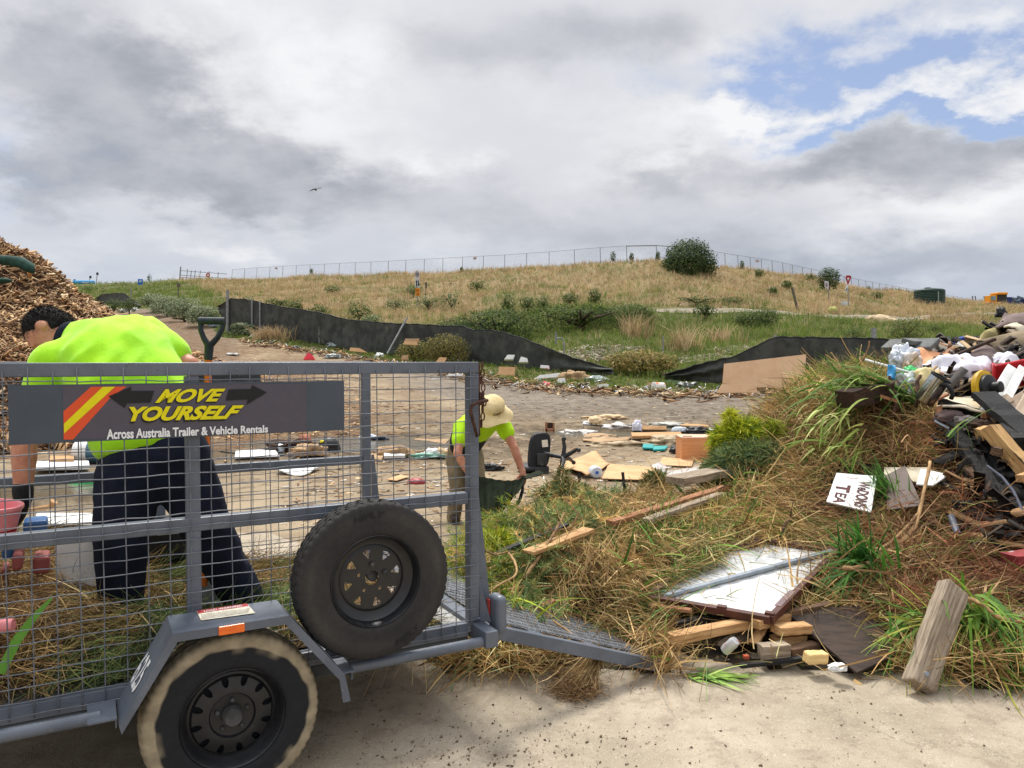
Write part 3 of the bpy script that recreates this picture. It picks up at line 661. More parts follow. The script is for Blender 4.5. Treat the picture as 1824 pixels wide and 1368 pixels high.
# ---- lettering helper: text outlines as thin raised vinyl
def text_geo(txt, bold=0.0, shear=0, extr=0.0, spacing=1.0):
    cu = bpy.data.curves.new('t', 'FONT'); cu.body = txt; cu.offset = bold; cu.shear = shear; cu.extrude = extr; cu.space_character = spacing; cu.resolution_u = 4
    ob = bpy.data.objects.new('t', cu); COL.objects.link(ob); dg = bpy.context.evaluated_depsgraph_get(); dg.update()
    me = ob.evaluated_get(dg).to_mesh(); V = [tuple(v.co) for v in me.vertices]; F = [tuple(p.vertices) for p in me.polygons]
    ob.evaluated_get(dg).to_mesh_clear(); bpy.data.objects.remove(ob); bpy.data.curves.remove(cu)
    a = np.array(V); lo, hi = a.min(0), a.max(0); a[:, :2] = (a[:, :2] - lo[:2]) / (hi[:2] - lo[:2]); return a, F
def quad_text(mb, txt, quad, fn, **k):
    """map a text's bounding box on a picture quad (bl, br, tr, tl), then on a surface"""
    a, F = text_geo(txt, **k); bl, br, tr, tl = [np.array(q, float) for q in quad]; vs = []
    for x, y, z in a:
        p = bl * (1 - x) * (1 - y) + br * x * (1 - y) + tr * x * y + tl * (1 - x) * y; vs.append(fn(p[0], p[1]))
    mb.add(vs, F); return mb
# ---- sign boards
SW = -.040
def onsign(off): return lambda x, y: (lambda sz: T(sz[0], SW - off, sz[1]))(TP(x, y, SW - off))
signbase = mat('sign_board_grey', srgb(70, 78, 88), srgb(64, 72, 82), 4, .5, speck=(srgb(120, 122, 124), 60, .74, .8, .5))
m_ = MB(); tb(m_, -1.768, -.604, SW, SW + .004, 1.358, 1.562); sgn = m_.build('sign_board', signbase, TR)
m_ = MB(); tb(m_, -1.83, -.63, WD + .036, WD + .040, 1.36, 1.562); m_.build('sign_board', signbase, TR)
def poly(name, pts, m, off, parent=sgn):
    f = onsign(off); b_ = MB(); b_.add([f(x, y) for x, y in pts], [tuple(range(len(pts)))]); return b_.build(name, m, parent)
vin = lambda n, c: mat(n, c, tuple(q * .93 for q in c), 30, .45)
vorange, vyellow, vblack, vpurple, vwhite = vin('orange_vinyl', srgb(216, 80, 38)), vin('yellow_vinyl', srgb(222, 210, 0)), vin('black_vinyl', srgb(20, 21, 24)), vin('purple_grey_vinyl', srgb(80, 76, 86)), vin('white_vinyl', srgb(226, 228, 230))
poly('sign_panel_print', [(112, 686.5), (546, 683.5), (546, 768.5), (112, 783.5)], vpurple, .0012)
poly('orange_stripe', [(162, 689), (226, 688.5), (199, 706), (130, 783), (113.5, 783), (113, 733)], vorange, .0022)
poly('yellow_stripe', [(183, 689), (205, 688.7), (114.2, 772), (113.6, 755)], vyellow, .0032)
poly('arrow', [(193, 706), (234.5, 688.8), (232.5, 696.5), (274.5, 696.3), (268, 717), (226, 718.5), (222, 727)], vblack, .0042)
poly('arrow', [(407.5, 694), (447, 693), (449, 686), (475.5, 699), (439, 721), (441, 711.5), (402, 713.5)], vblack, .0042)
f3 = onsign(.0055); f2 = onsign(.0045)
m_ = MB(); quad_text(m_, 'MOVE', [(274, 720.5), (393, 717.5), (400, 693), (283, 694)], f2, bold=.045, shear=.32); quad_text(m_, 'YOURSELF', [(229, 754.5), (420, 749), (431.5, 722.5), (228, 726.5)], f2, bold=.05, shear=.32); m_.build('lettering_shadow', vblack, sgn)
m_ = MB(); quad_text(m_, 'MOVE', [(276, 718), (395, 715), (402, 692), (285, 693)], f3, bold=.042, shear=0.32); quad_text(m_, 'YOURSELF', [(231, 751), (424, 746), (435, 721.5), (230, 724.5)], f3, bold=.046, shear=0.32); m_.build('lettering', vyellow, sgn)
m_ = MB(); quad_text(m_, 'Across Australia Trailer & Vehicle Rentals', [(190, 783), (477.5, 770.5), (477.5, 757), (190, 764.5)], f3, bold=.032); m_.build('small_lettering', vwhite, sgn)

# ---- wheels
def tyre(mb, c, axis, R_, hw, rim_r, nseg=168, dust=None, seed=0):
    """c: centre, axis: outward direction; lathe with tread blocks; dust(colour mix by radius)"""
    a = Vector(axis).normalized(); up = Vector((0, 0, 1)); x = up.cross(a).normalized(); y = a.cross(x)
    prof = [(-hw * .80, rim_r), (-hw * .96, rim_r + .03), (-hw * 1.0, (rim_r + R_) / 2), (-hw * .95, R_ - .035), (-hw * .82, R_ - .012)]
    tread = [(-hw * .80, R_ - .004), (-hw * .5, R_), (-hw * .47, R_ - .009), (-hw * .40, R_ - .009), (-hw * .37, R_), (-hw * .06, R_), (-hw * .04, R_ - .009), (hw * .04, R_ - .009), (hw * .06, R_), (hw * .37, R_), (hw * .40, R_ - .009), (hw * .47, R_ - .009), (hw * .5, R_), (hw * .80, R_ - .004)]
    side = [(hw * .86, R_ - .008), (hw * .93, R_ - .018), (hw * .955, R_ - .030), (hw * .962, R_ - .033), (hw * .985, R_ - .042), (hw * .988, R_ - .046), (hw * .99, R_ - .050), (hw * .992, R_ - .054), (hw * .994, R_ - .058), (hw * .997, R_ - .064), (hw * 1.0, (rim_r + R_) / 2 + .01), (hw * 1.0, (rim_r + R_) / 2 - .012), (hw * .985, rim_r + .034), (hw * .99, rim_r + .028), (hw * .96, rim_r + .016), (hw * .90, rim_r + .004), (hw * .80, rim_r - .002)]
    P_ = prof + tread + side; n = len(P_); vs = []; cs = []; r_ = random.Random(seed)
    for i, (w, r) in enumerate(P_):
        istread = len(prof) <= i < len(prof) + len(tread) + 2
        for k in range(nseg):
            t = 2 * math.pi * k / nseg; rr = r; row = 0 if abs(w) < hw * .25 else 1 if abs(w) < hw * .48 else 2
            if istread and (k + row * 2 + (1 if w > 0 else 0)) % (3 if row == 2 else 4) == 0: rr -= .0045
            vs.append(c + a * w + (x * math.cos(t) + y * math.sin(t)) * rr); cs.append(dust(w / hw, r, t))
    fs = [(i * nseg + k, i * nseg + (k + 1) % nseg, (i + 1) * nseg + (k + 1) % nseg, (i + 1) * nseg + k) for i in range(n - 1) for k in range(nseg)]
    b = len(mb.v); mb.v += [tuple(v) for v in vs]; mb.c += cs; mb.f += [tuple(i + b for i in f) for f in fs]; mb.mi += [0] * len(fs)
rubber = mat('tyre_rubber', None, attr=True, scale=40, rough=.82, var=.12, bump=.15, bscale=90, spec=.3) if False else mat('tyre_rubber', (0, 0, 0), attr=True, scale=40, rough=.82, var=.14, bump=.15, bscale=90, spec=.3)
RUB = np.array(srgb(33, 34, 37)); MUDC = np.array(srgb(164, 150, 124)); GRYR = np.array(srgb(78, 74, 68))
def dust_road(w, r, t):
    edge = .266 + .006 * math.sin(3 * t + 1) + .003 * math.sin(11 * t) + .002 * math.sin(23 * t + 2)
    k = min(1, max(0, (r - edge) / .008))
    k *= .85 + .15 * math.sin(17 * t) * math.sin(5 * t); 
    if r > .308: k *= .8
    return tuple(RUB * (1 - k) + MUDC * k)
def dust_spare(w, r, t):
    k = .62 * (.5 + .5 * math.exp(-((r - .268) / .022) ** 2)) * (.75 + .25 * math.sin(2 * t + .6) + .1 * math.sin(7 * t)) if r > .20 and r < .305 else .28
    return tuple(RUB * (1 - k * .75) + np.array(srgb(86, 80, 72)) * k * .75)
steel_black = mat('black_painted_steel', srgb(30, 31, 34), srgb(22, 23, 26), 18, .38, spec=.5, bump=.08, bscale=50, speck=[(srgb(150, 138, 116), 26, .70, .76, .55), (srgb(84, 76, 66), 7, .62, .8, .3)])
OUT = -TV                                                # outward from the near side
def cut(o, cutters):
    """boolean holes, applied"""
    for c_ in cutters:
        md = o.modifiers.new('b', 'BOOLEAN'); md.operation = 'DIFFERENCE'; md.object = c_; md.solver = 'EXACT'
    dg = bpy.context.evaluated_depsgraph_get(); dg.update(); me = bpy.data.meshes.new_from_object(o.evaluated_get(dg))
    o.modifiers.clear(); o.data = me
    for c_ in cutters: bpy.data.objects.remove(c_)
def prism(pts, depth, axis):
    mb = MB(); d = Vector(axis).normalized() * depth; n = len(pts)
    mb.add([p - d for p in pts] + [p + d for p in pts], [tuple(range(n))[::-1], tuple(range(n, 2 * n))] + [(i, (i + 1) % n, n + (i + 1) % n, n + i) for i in range(n)])
    return mb.build('cutter', steel_black, origin=(0, 0, 0))
def wheel(name, s, wface, z, R_, slots, parent, dust, axis=OUT, label=None):
    hw = .085 if slots == 'oval' else .072; a = Vector(axis); c = T(s, wface, z) - a * hw; x = Vector((0, 0, 1)).cross(a).normalized(); y = a.cross(x)
    e = bpy.data.objects.new(name, None); COL.objects.link(e); e.parent = parent; e.location = c - wloc(parent); e.empty_display_size = .1
    if label: e['label'] = label
    mb = MB(); tyre(mb, c, a, R_, hw, .187, dust=dust); mb.build('tyre', rubber, e, smooth='auto')
    pt = lambda r, t, h: c + a * h + (x * math.cos(t) + y * math.sin(t)) * r
    mb = MB()
    if slots == 'oval': prof = [(.190, hw * .84), (.184, hw * .92), (.178, hw * .84), (.170, hw * .5), (.158, hw * .28), (.150, hw * .30), (.142, hw * .40), (.118, hw * .46), (.100, hw * .52), (.084, hw * .50), (.078, hw * .38), (.066, hw * .36), (.0, hw * .36)]
    else: prof = [(.190, hw * .84), (.184, hw * .92), (.178, hw * .80), (.172, hw * .3), (.150, hw * .05), (.138, hw * .02), (.128, hw * .10), (.120, hw * .10), (.03, hw * .10)]
    back = [(r, h - .006) for r, h in prof[::-1]]; back = [(max(r, 0.0), h) for r, h in back]
    mb.lathe(prof + (back if slots == 'oval' else back), c, a, 72, close=True)
    rim = mb.build('rim', steel_black, e, origin=c); cs = []
    if slots == 'oval':
        for k in range(12):
            t0 = 2 * math.pi * (k + .35) / 12; cs.append(prism([pt(.130 + .021 * math.sin(q) , t0 + .095 * math.cos(q), .03) for q in [2 * math.pi * i / 14 for i in range(14)]], .06, a))
    else:
        for k in range(8):
            t0 = 2 * math.pi * (k + .3) / 8; cs.append(prism([pt(.116, t0 - .21, 0), pt(.120, t0 - .05, 0), pt(.116, t0 + .12, 0), pt(.080, t0 - .16 + .10, 0)], .05, a))
        for k in range(5):
            t0 = 2 * math.pi * (k + .25) / 5; cs.append(prism([pt(.057, t0, 0) + (x * math.cos(q) + y * math.sin(q)) * .0075 for q in [2 * math.pi * i / 10 for i in range(10)]], .05, a))
    cut(rim, cs); rim.data.polygons.foreach_set('use_smooth', [True] * len(rim.data.polygons)); rim.modifiers.new('es', 'EDGE_SPLIT').split_angle = R(32)
    if slots == 'oval':
        mb = MB(); mb.lathe([(.036, 0), (.036, .030), (.030, .038), (.012, .040), (0, .040)], c + a * hw * .36, a, 24); mb.build('hub_cap', mat('dull_steel', srgb(84, 84, 84), srgb(60, 60, 60), 20, .6, metal=.3), e, smooth='auto')
        for k in range(5):
            mb = MB(); q = pt(.056, 2 * math.pi * k / 5 + .3, hw * .36); mb.lathe([(.0085, 0), (.0085, .012), (.004, .016), (0, .016)], q, a, 6); mb.build('wheel_nut', mat('dull_steel', (0, 0, 0)), e)
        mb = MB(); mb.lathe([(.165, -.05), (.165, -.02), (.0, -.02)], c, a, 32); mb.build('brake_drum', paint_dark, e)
    else:
        for t0 in (.25, 1.25): mb = MB(); q = pt(.057, 2 * math.pi * t0 / 5, hw * .10); mb.lathe([(.011, 0), (.011, .012), (.004, .016), (0, .016)], q, a, 6); mb.build('wheel_nut', mat('dull_steel', (0, 0, 0)), e)
        mb = MB(); mb.lathe([(.024, -.04), (.024, -.02), (0, -.02)], c + x * .012, a, 16); mb.build('spare_mount', mat('dull_steel', (0, 0, 0)), e)
    return e, c, x, y
wheel('wheel', -1.075, -.205, .318, .318, 'oval', TR, dust_road, label='muddy road wheel with a dark steel rim')
sp, sc_, sx_, sy_ = wheel('spare_wheel', -.523, -.205, .755, .320, 'tri', TR, dust_spare, label='dusty spare wheel mounted upright on the cage side')
wheel('wheel', -1.075, WD + .205, .318, .318, 'oval', TR, dust_road, axis=TV)
# tyre lettering bent round the sidewall
def arc_text(mb, txt, c, x, y, a, r0, h, t_mid, width, lift, flip=1, **k):
    A, F = text_geo(txt, **k); vs = []
    for u, v, _ in A:
        t = t_mid - flip * (u - .5) * width / r0; r = r0 + flip * (v - .5) * h
        bulge = .985 + .018 * math.exp(-((r - .255) / .03) ** 2)
        vs.append(c + a * (.072 * bulge + lift) + (x * math.cos(t) + y * math.sin(t)) * r)
    mb.add(vs, F)
ym = math.pi / 2 if sy_.z > 0 else -math.pi / 2
# make text read left to right for a viewer outside: 'x' must point to the viewer's right
fl = 1 if sx_.dot(TU) > 0 else -1
mb = MB(); arc_text(mb, 'HIFLY', sc_, sx_ * fl, Vector((0, 0, 1)), Vector(OUT), .272, .026, math.pi / 2 + .12, .135, .0035, bold=.02, shear=.25)
rbl = mat('raised_rubber', srgb(30, 30, 32), srgb(24, 24, 26), 30, .7); mb.build('tyre_lettering', rbl, sp); mb = MB()
arc_text(mb, 'HIFLY', sc_, sx_ * fl, Vector((0, 0, 1)), Vector(OUT), .272, .024, -math.pi / 2 + .5, .12, .0035, flip=-1, bold=.02, shear=.25)
mb.build('tyre_lettering', rbl, sp)
# axle
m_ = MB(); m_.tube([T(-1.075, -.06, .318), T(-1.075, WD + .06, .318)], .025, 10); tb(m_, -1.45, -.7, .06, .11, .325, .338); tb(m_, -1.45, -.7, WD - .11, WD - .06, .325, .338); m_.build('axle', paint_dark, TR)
# ---- mudguards
for near in (1, 0):
    wi, wo = (-.033, -.25) if near else (WD + .033, WD + .25)
    pr = [(-1.535, .40), (-1.455, .40), (-1.283, .690), (-.883, .690), (-.672, .425), (-.650, .315)]
    m_ = MB(); vs = []
    for (s, z) in pr[1:]: vs += [T(s, wi, z), T(s, wo, z)]
    th = .004
    n = len(pr) - 1; b0 = len(vs)
    vs2 = vs + [v - Vector((0, 0, th)) for v in vs]
    m_.add(vs2, [(2 * i, 2 * i + 2, 2 * i + 3, 2 * i + 1) for i in range(n - 1 - (1))] + [(b0 + 2 * i, b0 + 2 * i + 1, b0 + 2 * i + 3, b0 + 2 * i + 2) for i in range(n - 2)])
    # folded outer lip
    lip = .030; sg = -1 if near else 1; V1 = []; wl = wo + .002 * sg
    inn = [(-1.448, .372), (-1.268, .660), (-.897, .660), (-.694, .408), (-.680, .315)]
    for (s, z), (s2, z2) in zip(pr[1:], inn): V1 += [T(s, wl, z), T(s2, wl, z2), T(s, wl - .004 * sg, z), T(s2, wl - .004 * sg, z2)]
    fs = []
    for i in range(n - 1):
        a, b_ = 4 * i, 4 * i + 4; fs += [(a, b_, b_ + 1, a + 1), (a + 2, a + 3, b_ + 3, b_ + 2), (a, a + 2, b_ + 2, b_), (a + 1, b_ + 1, b_ + 3, a + 3)]
    m_.add(V1, fs + [(0, 1, 3, 2), (4 * n - 4, 4 * n - 2, 4 * n - 1, 4 * n - 3)])
    a, b_ = min(wi, wo), max(wi, wo)
    fd = m_.build('mudguard', paint, TR)
    if near:
        def onf(x, y):      # flat top of the mudguard
            d = ray(x, y); t = (.6935 - EYE) / d.z; return Vector((d.x * t, d.y * t, .6935))
        m_ = MB(); m_.add([onf(*q) for q in ((350, 1088), (440, 1075), (455, 1092), (358, 1105))], [(0, 1, 2, 3)]); st = m_.build('load_sticker', mat('old_sticker', srgb(226, 220, 202), srgb(206, 196, 172), 60, .6, speck=(srgb(120, 70, 50), 30, .68, .74, .7)), fd)
        onf2 = lambda x, y: onf(x, y) + Vector((0, 0, .0008))
        m_ = MB(); m_.add([onf2(*q) for q in ((351, 1088.2), (440, 1075.2), (443, 1079.5), (353, 1093))], [(0, 1, 2, 3)]); m_.build('sticker_band', vin('red_print', srgb(170, 44, 52)), st)
        onf3 = lambda x, y: onf(x, y) + Vector((0, 0, .0016))
        m_ = MB(); quad_text(m_, 'LOAD WARNING', [(364, 1091), (431, 1080.5), (430, 1077.6), (363, 1087.6)], onf3, bold=.01); m_.build('sticker_title', vwhite, st)
        m_ = MB()
        for i in range(5): y0 = 1094.5 + i * 1.9; m_.add([onf2(x, y) for x, y in ((358, y0 + .6), (446 - i, y0 - 11.5), (446 - i, y0 - 11), (358, y0 + 1.1))], [(0, 1, 2, 3)])
        m_.build('sticker_print', vin('grey_print', srgb(150, 146, 140)), st)
        m_ = MB(); sA, zA = TP(389, 1121, -.2545); sB, _ = TP(435.5, 1113, -.2545); tb(m_, sA, sB, -.262, -.2525, .660, .692); m_.build('reflector', mat('orange_reflector', srgb(240, 110, 10), srgb(226, 96, 6), 60, .25, spec=.7), fd, bevel=.003)
        # fleet number on the front slope: reads across the guard, upright towards the rear
        p0, p1 = Vector((-1.455, 0, .40)), Vector((-1.283, 0, .690)); nrm = Vector((-(p1.z - p0.z), 0, p1.x - p0.x)).normalized()
        A, F = text_geo('625', bold=.02); vs = []
        for uu, vv, _ in A:
            q = p0.lerp(p1, .27 + .36 * vv) + nrm * .0035; w = -.055 - .135 * uu; vs.append(T(q.x, w, q.z))
        m_ = MB(); m_.add(vs, F); m_.build('fleet_number', vwhite, fd)
        m_ = MB(); q0 = Vector((-.872, 0, .690)); q1 = Vector((-.70, 0, .462)); n2 = Vector((q0.z - q1.z, 0, q1.x - q0.x)).normalized() * .003
        m_.add([T(*(lambda a_: (a_.x, w, a_.z))(p + n2)) for p, w in ((q0.lerp(q1, .25), -.035), (q0.lerp(q1, .85), -.035), (q0.lerp(q1, .85), -.062), (q0.lerp(q1, .25), -.062))], [(0, 1, 2, 3)]); m_.build('yellow_sticker', vin('faded_yellow', srgb(190, 180, 60)), fd)
# ------------------------------------------------------------------ people: continuous bodies grown from overlapping volumes
def uvs(mb, c, r, M=None, seg=14, rings=9):
    c = Vector(c); r = r if hasattr(r, '__len__') else (r, r, r); vs = []; n = rings
    for i in range(1, n):
        a = math.pi * i / n
        for k in range(seg):
            t = 2 * math.pi * k / seg; v = Vector((math.sin(a) * math.cos(t) * r[0], math.sin(a) * math.sin(t) * r[1], math.cos(a) * r[2])); vs.append(c + (M @ v if M else v))
    top = Vector((0, 0, r[2])); vs += [c + (M @ top if M else top), c - (M @ top if M else top)]
    fs = [(i * seg + k, (i + 1) * seg + k, (i + 1) * seg + (k + 1) % seg, i * seg + (k + 1) % seg) for i in range(n - 2) for k in range(seg)]
    N = (n - 1) * seg; fs += [(N, k, (k + 1) % seg) for k in range(seg)] + [(N + 1, (n - 2) * seg + (k + 1) % seg, (n - 2) * seg + k) for k in range(seg)]
    return mb.add(vs, fs)
def limb(mb, pts, rad, seg=14):
    pts = [Vector(p) for p in pts]; mb.tube(pts, rad, seg)
    for p, r in zip(pts, rad): uvs(mb, p, r * .99)
    return mb
def loft(mb, secs, seg=22):
    """secs: (centre, side unit vector, half width, depth unit vector, half depth)"""
    vs = []
    for c, sv, rx, dv, ry in secs:
        for k in range(seg):
            t = 2 * math.pi * k / seg; ct, st = math.cos(t), math.sin(t)
            e = .8; f = lambda q: math.copysign(abs(q) ** e, q)
            vs.append(Vector(c) + Vector(sv) * rx * f(ct) + Vector(dv) * ry * f(st))
    n = len(secs)
    mb.add(vs, [(i * seg + k, i * seg + (k + 1) % seg, (i + 1) * seg + (k + 1) % seg, (i + 1) * seg + k) for i in range(n - 1) for k in range(seg)] + [tuple(range(seg))[::-1], tuple((n - 1) * seg + k for k in range(seg))])
    for c, sv, rx, dv, ry in (secs[0], secs[-1]):
        M = Matrix((Vector(sv), Vector(dv), Vector(sv).cross(Vector(dv)))).transposed(); uvs(mb, c, (rx * .97, ry * .97, min(rx, ry) * .5), M)
    return mb
def grow(mb, name, vox, m, parent, it=5, wrinkle=None, colfn=None, origin=None):
    o = mb.build(name, m, parent, origin=origin)
    md = o.modifiers.new('r', 'REMESH'); md.mode = 'VOXEL'; md.voxel_size = vox; md.adaptivity = 0
    sm = o.modifiers.new('s', 'SMOOTH'); sm.factor = .5; sm.iterations = it
    dg = bpy.context.evaluated_depsgraph_get(); dg.update(); me = bpy.data.meshes.new_from_object(o.evaluated_get(dg)); o.modifiers.clear(); o.data = me
    if not me.materials: me.materials.append(m)
    off = wloc(o)
    if wrinkle:
        amp, sc = wrinkle; nv = [v.normal.copy() for v in me.vertices]
        for v, n in zip(me.vertices, nv):
            p = v.co + off; q = Vector((p.x * sc, p.y * sc, p.z * sc * .55)); w = mnoise.noise(q + Vector((mnoise.noise(q * .5) * 2, 0, 0))); w = 1 - 2 * abs(w); w2 = mnoise.noise(q * 2.7)
            v.co += n * amp * (w * .8 + .3 * w2)
    if colfn:
        ca = me.color_attributes.new('Col', 'FLOAT_COLOR', 'POINT') if 'Col' not in me.color_attributes else me.color_attributes['Col']
        ca.data.foreach_set('color', np.array([(*colfn(v.co + off), 1) for v in me.vertices], np.float32).ravel())
    me.polygons.foreach_set('use_smooth', [True] * len(me.polygons))
    return o
def hand(mb, wrist, fwd, palm, size=.19, curl=.6, thumb_side=1, fat=1.0):
    """palm and five bent fingers; fwd = towards fingertips, palm = the way the palm faces"""
    f = Vector(fwd).normalized(); p = Vector(palm); p = (p - f * p.dot(f)).normalized(); sd = f.cross(p) * thumb_side
    L = size; c = Vector(wrist) + f * L * .27
    M = Matrix((sd, p, f)).transposed(); uvs(mb, c, (L * .22 * fat, L * .10 * fat, L * .30), M); limb(mb, [Vector(wrist) - f * .02, Vector(wrist) + f * L * .12], [.028 * fat, .029 * fat])
    for k, (o, ln) in enumerate(((.145, .42), (.05, .47), (-.045, .44), (-.135, .35))):
        b = Vector(wrist) + f * L * .50 + sd * o * L; pts = [b - f * L * .1, b]; d = f.copy(); a = curl * (.75 + .12 * k)
        for sgm in (.42, .32, .26):
            d = (Matrix.Rotation(a, 3, sd * -thumb_side) @ d) if False else (d * math.cos(a) + p * math.sin(a)).normalized(); pts.append(pts[-1] + d * ln * L * sgm)
            pp = p; p2 = (pp - d * pp.dot(d)); 
        limb(mb, pts, [.0095 * fat, .0095 * fat, .009 * fat, .0083 * fat, .007 * fat], 8)
    b = Vector(wrist) + f * L * .16 + sd * L * .20; limb(mb, [b, b + (f * .7 + sd * .6 + p * .4) * L * .2, b + (f * 1.1 + sd * .35 + p * .9) * L * .34], [.0115 * fat, .0105 * fat, .008 * fat], 8)
def skin_mat():
    m = mat('skin', srgb(196, 140, 112), srgb(180, 118, 92), 14, .55, bump=.06, bscale=120, spec=.4); m.node_tree.nodes['Principled BSDF'].inputs['Subsurface Weight'].default_value = .08
    return m
SKIN = skin_mat()
hiviz = mat('hi_vis_polyester', srgb(172, 236, 14), srgb(150, 218, 10), 5, .75, bump=.12, bscale=60, spec=.3, sheen=.2)
hiviz2 = mat('hi_vis_two_tone', (0, 0, 0), attr=True, scale=8, rough=.75, var=.08, spec=.25)
navy = mat('navy_work_cotton', srgb(26, 32, 48), srgb(18, 23, 36), 9, .9, bump=.15, bscale=70, spec=.2)
hairm = mat('dark_hair', srgb(26, 21, 19), srgb(15, 13, 12), 40, .7, bump=.5, bscale=90, spec=.4)
glovem = mat('black_glove', srgb(26, 26, 28), srgb(18, 18, 20), 30, .7, bump=.2, bscale=60)
khaki = mat('khaki_cotton', srgb(140, 126, 100), srgb(118, 106, 84), 7, .9, bump=.15, bscale=60, spec=.2, speck=(srgb(90, 80, 62), 5, .6, .75, .6))
leather = mat('brown_boot', srgb(66, 52, 40), srgb(44, 36, 30), 20, .7, bump=.2)

# ---- worker standing in the trailer, bent over with his back to us
p1 = empty('person', P(285, 1075, 3.3), 'worker in a plain hi-vis yellow shirt and navy trousers bending over in the trailer', 'person')
J = {k: P(*v) for k, v in dict(pel=(278, 826, 3.30), lhip=(232, 846, 3.25), lkn=(216, 955, 3.22), lan=(216, 1120, 3.28), rhip=(326, 846, 3.36), rkn=(372, 950, 3.42), ran=(437, 1072, 3.55), rto=(476, 1085, 3.62),
     waist=(262, 775, 3.30), mid=(232, 690, 3.36), up=(196, 618, 3.44), neck=(128, 604, 3.46), head=(86, 592, 3.48), lsh=(100, 648, 3.34), lel=(44, 775, 3.30), lwr=(41, 884, 3.28), rsh=(266, 604, 3.60), rel=(337, 652, 3.56), rwr=(322, 780, 3.80)).items()}
mb = MB()
hx = (J['rsh'] - J['lsh']).normalized()
hd = Vector((-.45, -.25, -.85)).normalized()                # the way the face looks: down and ahead
crown = (J['head'] - J['neck']).normalized()
hs_ = crown.cross(hd).normalized(); hd = hs_.cross(crown).normalized()
HM = Matrix((hs_, hd, crown)).transposed()
hc = J['head']
uvs(mb, hc, (.076, .094, .105), HM); uvs(mb, hc + hd * .035 - crown * .055, (.058, .062, .062), HM)     # skull and jaw
uvs(mb, hc + hd * .100 - crown * .022, (.013, .020, .022), HM)                                            # nose
for s in (-1, 1):
    uvs(mb, hc + hs_ * .080 * s - hd * .012 - crown * .018, (.011, .021, .031), HM)                        # ears
    uvs(mb, hc + hs_ * .033 * s + hd * .086 + crown * .008, (.016, .012, .010), HM)
uvs(mb, hc + hd * .086 - crown * .062, (.024, .012, .009), HM)
limb(mb, [J['up'].lerp(J['neck'], .5), J['neck'], hc - crown * .05], [.062, .060, .060])
limb(mb, [J['lsh'], J['lel'], J['lel'].lerp(J['lwr'], .35), J['lwr']], [.062, .050, .051, .033]); limb(mb, [J['rsh'], J['rel'], J['rel'].lerp(J['rwr'], .35), J['rwr']], [.060, .049, .048, .033])
hand(mb, J['lwr'], (-.18, .05, -1), (-.9, -.2, .1), .19, .55, 1); hand(mb, J['rwr'], (-.1, .1, -1), (-.7, .4, 0), .19, .6, -1)
limb(mb, [J['up'], J['mid'], J['waist'], J['pel']], [.085, .085, .09, .09])
grow(mb, 'body', .0075, SKIN, p1, 4)
mb = MB()                                                       # trimmed hair cap
uvs(mb, hc - hd * .022 + crown * .022, (.081, .092, .098), HM); uvs(mb, hc - hd * .035 - crown * .035, (.072, .070, .062), HM)
hair = grow(mb, 'hair', .006, hairm, p1, 3, wrinkle=(.003, 60))
hv = np.array([tuple(v.co + wloc(hair)) for v in hair.data.vertices]); hn = np.array([tuple(v.normal) for v in hair.data.vertices]); hk = rng.integers(0, len(hv), 5200); hv, hn = hv[hk], hn[hk]
ht_ = np.cross(hn, rng.normal(size=hn.shape)); hd_ = hn * .8 + np.array(-crown) * .55 + rng.normal(0, .3, hn.shape); hd_ /= np.linalg.norm(hd_, axis=1)[:, None]; ht_ /= np.linalg.norm(ht_, axis=1)[:, None]
hV = np.stack([hv - ht_ * .0014, hv + ht_ * .0014, hv + hd_ * (.012 + .008 * rng.uniform(size=(len(hv), 1)))], 1).reshape(-1, 3); npmesh('hair_ends', hV, np.arange(len(hV)).reshape(-1, 3), hairm, None, hair, origin=tuple(wloc(hair)))
mb = MB(); bx = Vector((.85, .35, .2)).normalized()
def sec(c, sv, rx, ax, ry): 
    sv = Vector(sv).normalized(); ax = Vector(ax).normalized(); dv = ax.cross(sv).normalized(); return (c, dv.cross(ax).normalized(), rx, dv, ry)
spn = lambda a, b_: (J[b_] - J[a]).normalized()
loft(mb, [sec(J['waist'].lerp(J['pel'], .25), (1, .25, .1), .212, spn('pel', 'waist'), .150), sec(J['waist'], (1, .25, .05), .215, spn('pel', 'waist'), .155), sec(J['mid'], hx + Vector((.3, 0, -.1)), .232, spn('waist', 'up'), .158), sec(J['up'].lerp(J['mid'], .35), hx, .240, spn('mid', 'neck'), .145),
          sec(J['up'].lerp(J['neck'], .15), hx, .215, spn('mid', 'neck'), .125), sec(J['up'].lerp(J['neck'], .55), hx, .135, spn('up', 'neck'), .095), sec(J['neck'], hx, .072, spn('up', 'neck'), .070)])
limb(mb, [J['lsh'].lerp(J['up'], .35), J['lsh'], J['lsh'].lerp(J['lel'], .62)], [.105, .100, .085]); limb(mb, [J['rsh'].lerp(J['up'], .35), J['rsh'], J['rsh'].lerp(J['rel'], .56)], [.108, .100, .080])
sh = grow(mb, 'shirt', .012, hiviz, p1, 7, wrinkle=(.013, 5.5))
mb = MB(); cax = (hc - J['neck']).normalized(); mb.lathe([(.074, -.026), (.080, -.004), (.074, .016), (.064, .016), (.066, -.026)], J['neck'].lerp(hc, .12), cax, 26); mb.build('collar', navy, p1, smooth=True)
mb = MB()
pax = (J['waist'] - J['pel']).normalized()
loft(mb, [sec(J['pel'] - pax * .10, (1, .28, .05), .190, pax, .135), sec(J['pel'], (1, .28, .05), .222, pax, .155), sec(J['waist'].lerp(J['pel'], .35), (1, .28, .05), .205, pax, .148)])
